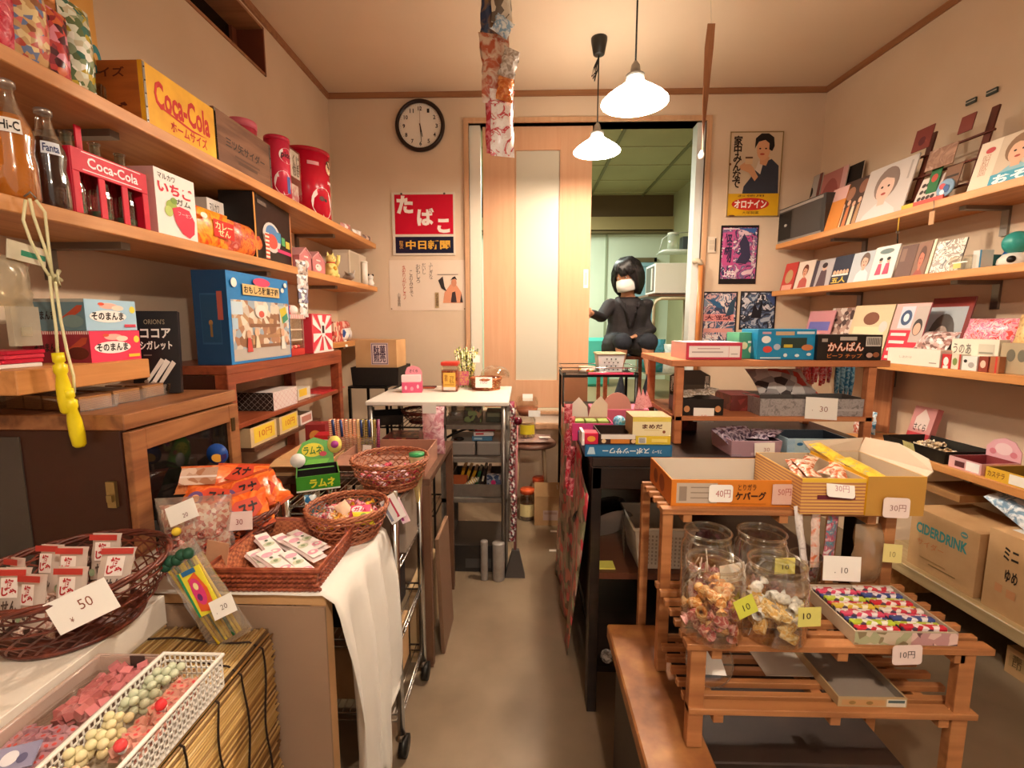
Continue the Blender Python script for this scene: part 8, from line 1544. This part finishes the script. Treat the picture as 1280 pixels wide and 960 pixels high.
# ------------------------------------------------------------------ RIGHT WALL, LOWER SHELF (z 1.068)
t = thing('cable_adapter', 'black adapter with curled cable at the far end of the lower right shelf', 'adapter', RP(atR(992, 405, .2)[0]+.02, .2, RC), RZR); MB().b(-.05, .05, 0, .05, 0, .05, BLACK).build('body', t, bevel=.004); MB().tube([(-.05, .02, .03), (-.09, .0, .025), (-.12, -.02, .01), (-.15, -.01, .006)], .003, BLACK, 6).build('cable', t)
def mag(label, u0, vt, u1, marks, base, o=.2, tilt=12, cat='magazine', name='magazine'): return sleeve(label, u0, vt, u1, o, RC, marks, base, tilt, cat=cat, name=name)
mag('pink and blue picture booklet standing on the lower right shelf', 1003, 388, 1034, [('r', 0, 0, 1, 1, 'c88a90'), ('r', .1, .55, .9, .75, '6a6ab0'), ('c', .4, .35, .3, .2, 'd8a0a0')], 'c88a90')
mag('speckled brown and white picture sheet on the lower right shelf', 1030, 384, 1060, [('r', 0, 0, 1, 1, cells('4a3430', 'd8c8bc', '8a6a60', 'b89a8c', scale=45))], '8a7068', o=.18)
t = mag('clear-wrapped cream picture pack beside the red magazine', 1058, 380, 1106, [('r', 0, 0, 1, 1, 'd8c09a'), ('c', .5, .75, .2, .12, '7a4a34'), ('r', .1, .1, .9, .6, 'e4d4ac'), ('c', .85, .6, .1, .1, 'c8c8c0')], 'd0b890', o=.22, cat='picture pack', name='picture_pack')
mag('red, white and black sports-style magazine standing tall on the lower right shelf', 1108, 378, 1150, [('r', 0, 0, 1, 1, 'd8a8a0'), ('r', 0, 0, .9, .55, 'c8283a'), ('r', .2, .58, .6, .95, 'c8ccd4'), ('c', .4, .76, .16, .13, '3a4a6a'), ('c', .4, .76, .08, .07, 'd8dce0'), ('r', .64, .35, 1, .95, 'b8a8a0'), ('c', .8, .6, .13, .14, '3a2c28'), ('c', .8, .57, .1, .1, 'd0a088')]+[('r', .08, .06+.13*k, .55, .11+.13*k, 'e8d8d0') for k in range(4)], 'c8707a', o=.24)
mag('dark red framed magazine with a large grey portrait', 1152, 370, 1204, [('r', 0, 0, 1, 1, '7a2c26'), ('r', .0, .0, .9, .86, 'a8b0b4')]+[('c', .42, .4, .32, .36, '5a5450'), ('c', .42, .34, .2, .24, 'b8a498'), ('r', .0, .0, .9, .08, 'e0dcd8')], '7a2c26', o=.16)
rpack('long_white_box', 'long white box with tiny lettering along the lower right shelf front', 'box', (1110, 438, 1176), .29, RC, .09, C('e8dccc', .5), {'F': [('t', 'しあわせ', .25, .4, .5, .55, 'a89888', 0), ('r', .82, .2, .95, .26, '9a8a7a')], 'L': [('r', 0, 0, 1, 1, 'c8283a')], 'R': [('r', 0, 0, 1, 1, 'd8c8b8')]})
s, _ = atR(1165, 420, .24); m = MB(); m.pillow(.16, .10, .07, cells('c8a8a0', 'e8dcd8', 'a87a70', 'd8c0b8', '7a5a54', scale=85), wav=.004); tag(m.build('candy_bag'), 'mound-shaped clear bag of pinkish sweets on the long white box', 'candy bag', None, RP(s, .25, RC+.066), rot=(math.radians(-35), 0, RZR))
for i, (u0, u1, c, mk, nm) in enumerate(((1178, 1189, 'c83034', [('c', .5, .5, .3, .3, 'e8e0d8'), ('r', .2, .0, .8, .2, 'e8e0d8')], 'red box with white face, first of the row of small boxes'), (1190, 1202, 'd8ccb8', [('c', .4, .5, .25, .25, '7a8a4a'), ('r', .8, 0, 1, 1, 'b83a30')], 'cream and green box, second of the row of small boxes'), (1203, 1222, 'e8e0d8', [('c', .25, .65, .12, .12, '2a2422'), ('c', .65, .4, .2, .2, 'a8a098')], 'white box with black mark, third of the row of small boxes'), (1224, 1236, '8a3a2c', [('c', .5, .5, .3, .25, 'd8b8a0')], 'brown-red box, fourth of the row of small boxes'), (1238, 1250, 'a86a44', [('r', .6, 0, .8, 1, 'c8342c')], 'brown box with red bar, last of the row of small boxes'))):
    rpack('small_box', nm, 'box', (u0, 443 if i < 2 else 446, u1), .285, RC, .04, C(c, .4), {'F': mk})
rpack('white_box', 'white box with large grey letters above the row of small boxes', 'box', (1190, 425, 1250), .24, RC, .10, C('e4dcc8', .5), {'F': [('t', 'うのあ', .05, .5, .45, .85, '7a7468', .02), ('r', .6, .5, .92, .85, 'c8c0ac'), ('r', .62, .54, .9, .6, '8a8474'), ('c', .5, .35, .05, .08, '8a8474')]})
s, _ = atR(1228, 405, .22); m = MB(); m.pillow(.20, .105, .06, cells('d84a44', 'e8a8b0', 'd86a8a', 'f0c8c8', 'c82c34', 'e8d8d0', scale=30, smooth=2), wav=.004); tag(m.build('candy_bag'), 'glossy clear bag of red and pink sweets on the white box', 'candy bag', None, RP(s, .20, RC+.103), rot=(math.radians(-18), 0, RZR))
s, _ = atR(1290, 405, .22); m = MB(); m.pillow(.13, .14, .06, cells('c8985a', 'e0bc80', 'a87844', scale=30, smooth=True), wav=.004); tag(m.build('candy_bag'), 'golden bag at the near end of the lower right shelf', 'candy bag', None, RP(s, .22, RC+.08), rot=(math.radians(-14), 0, RZR))
rpack('small_box', 'grey-brown printed box at the near end of the lower right shelf', 'box', (1252, 430, 1300), .26, RC, .10, C('a89678'), {'F': [('c', .3, .6, .12, .2, '6a6454'), ('c', .6, .6, .12, .2, '6a6454')]})

# ------------------------------------------------------------------ RIGHT WALL, LOWEST SHELF (z .672)
s0_, _ = atR(1108, 545, .285); s1_, _ = atR(1182, 560, .285)
t = thing('black_tray', 'black flared tray of wrapped sweets on the lowest right shelf', 'tray', RP((s0_+s1_)/2, .285, RD), RZR); wb = s1_-s0_
tray(wb, .20, .055, BLACK, BLACK, .003, flare=.010).build('body', t)
p = sweet_mb(.010, .024, crinkle('c8a06a', 'f0e0c8', 80)).build('wrapped_sweet'); tag(p, 'cream and brown wrapped sweet in the black flared tray', 'sweet', 'sweets in the black flared tray')
rnd = random.Random(8)
for i in range(22): o = p if i == 0 else dup(p); o.location = RP((s0_+s1_)/2+rnd.uniform(-wb*.38, wb*.38), .285-.03-rnd.uniform(0, .14), RD+.014+.02*(i % 2)); o.rotation_euler = (rnd.uniform(-.4, .4), rnd.uniform(-.4, .4), rnd.uniform(0, 6))
s, _ = atR(1139, 555, .30); card('pale yellow note stuck on the black flared tray', RP(s, .305, RD+.022), .055, .04, [('t', '10', .4, .4, .65, .65, 'b8a060', 0)], math.degrees(RZR), -20, 3, 'dcd08a')
sleeve('pink and white house-shaped pack leaning behind the black tray', 1134, 512, 1162, .10, RD, [('r', 0, 0, 1, 1, 'c88a88'), ('r', .0, .0, 1, .3, 'b83a40'), ('p', [(.2, .4), (.8, .4), (.8, .7), (.5, .95), (.2, .7)], 'e0ccc4'), ('t', 'さくら', .2, .35, .75, .55, '3a2420', .02)], 'b86a68', cat='sweets pack', name='sweets_pack', d=.03)
def rtray(label, u0, u1, v, o, z0, d, h, out, inn, marks, hm=None, hc=None):
    a, _ = atR(u0, v, o); b, _ = atR(u1, v, o); t = thing('open_sweets_box', label, 'box', RP((a+b)/2, o, z0), RZR); w = b-a
    tray(w, d, h, out, inn, .003, faces={'F': marks}).build('body', t)
    if hc: m = MB(); m.prism([(-w/2, 0), (w/2, 0), (w/2, .04), (w*.3, .075), (0, .085), (-w*.3, .07), (-w/2, .04)], 0, .003, hc); m.marks('F', w, 0, .08, hm or []); m.build('header_card', t).location = (0, d-.004, h)
    return t
rtray('pink open box with dark window and round header on the lowest right shelf', 1186, 1228, 575, .285, RD, .16, .045, C('dba8a8', .45), C('8a3a3c'), [('r', .2, .2, .5, .7, '5a2a2c'), ('r', .55, .1, .95, .9, 'f0ece8')], [('c', .5, .5, .25, .3, 'e8c8c8'), ('c', .2, .3, .1, .15, 'd07a84'), ('c', .8, .3, .1, .15, 'd07a84')], C('e0a8b0', .45))
rtray('yellow open box with white tag at the near end of the lowest right shelf', 1232, 1290, 590, .29, RD, .16, .045, C('d8a834', .4), C('8a6a2a'), [('t', 'カステラ', .05, .25, .45, .75, '7a4a1c', .02), ('r', .55, .1, .9, .9, 'ece4d8')], [('c', .4, .5, .2, .2, 'e8e070'), ('c', .8, .4, .15, .2, 'c87a3a')], C('e0c03a', .4))
# things at the far end behind the small shelf
s, _ = atR(1108, 490, .06); tag(MB().b(-.10, .10, 0, .012, 0, .40, wood('back_panel_wood', '8a5030', 'a0623c', 'b0744c', axis=2)).build('plywood_board', bevel=.002), 'brown wood panel standing against the right wall behind the small shelf', 'panel', None, RP(s-.07, .06, RD), RZR)
s, _ = atR(1105, 520, .12); m = MB(); m.pillow(.10, .12, .05, crinkle('3a8ab0', 'd8e8ec', 30), wav=.004); tag(m.build('snack_bag'), 'blue and silver snack bag in front of the brown wood panel', 'snack bag', None, RP(s-.06, .15, RD), rot=(0, 0, RZR))
s, _ = atR(1082, 500, .2); m = MB(); m.pillow(.12, .11, .05, crinkle('c85a44', 'e8d8d0', 30), wav=.004); tag(m.build('snack_bag'), 'red and white snack bag behind the grey open box', 'snack bag', None, RP(s+.02, .22, RD+.0), rot=(0, 0, RZR))

# ------------------------------------------------------------------ LOW PLANK CARTONS
PLZ = .2155
o = rpack('carton', 'kraft carton with bold blue-green capitals on the low plank', 'box', (1137, 668, 1226), .335, PLZ, .27, CARD, {'F': [('t', 'CIDERDRINK', .10, .60, .86, .78, '3f8a86', .035), ('c', .80, .88, .05, .05, '5a8a84'), ('r', .765, .87, .835, .89, 'c99f70'), ('t', 'サイダー', .14, .40, .55, .52, 'c07848', .01), ('r', .2, .2, .6, .22, 'a07a4c'), ('r', .35, .14, .75, .16, '8a6a40')]})
rpack('carton', 'kraft carton with black katakana at the near end of the low plank', 'box', (1233, 700, 1340), .335, PLZ, .27, CARD, {'F': [('t', 'ミニ', .22, .68, .42, .84, '2e2218', .03), ('t', 'ゆめ', .27, .42, .44, .58, '2e2218', .03), ('r', .16, .26, .26, .36, 'c88a5c'), ('r', .32, .24, .44, .34, 'c88a5c')], 'T': [('r', .1, .2, .9, .98, 'd8d4d0')]})
oc = o.location; hh = o.dimensions.z if o.dimensions.z else .3
o2 = rpack('carton', 'smaller open kraft carton resting on top of the lettered one', 'box', (1148, 620, 1200), .24, PLZ+.305, .2, noisy('cardboard_dark', [(.3, '8a6034'), (.7, '9c7040')], 7, .8, .08))
m = MB(); m.pillow(.20, .16, .09, crinkle('7a98b0', 'e0e4e8', 30), wav=.006); s, _ = atR(1262, 670, .25); tag(m.build('snack_bag'), 'crumpled silver-blue bag lying on the near carton', 'snack bag', None, RP(s, .27, PLZ+.335), rot=(math.radians(-60), math.radians(25), RZR))
s, _ = atR(1275, 835, .33); pack('carton', 'small printed carton on the floor below the low plank', 'box', RP(s+.06, .30, 0), RZR, .26, .2, .10, CARD, {'F': [('r', .04, .3, .3, .8, 'a8875a'), ('t', '壽\n印', .08, .3, .2, .8, '5a4424', .01), ('t', '壽\n印', .3, .3, .42, .8, '5a4424', .01)]})
m = MB(); m.lathe([(.10, 0), (.12, .02), (.11, .06), (.04, .085), (.001, .09)], noisy('brown_mat', [(.3, '6a4a24'), (.7, '8a6434')], 20, .7, .3), 24); tag(m.build('brown_cushion'), 'brown round cushion on the floor at the bottom right', 'cushion', None, (1.02, .62, .0))
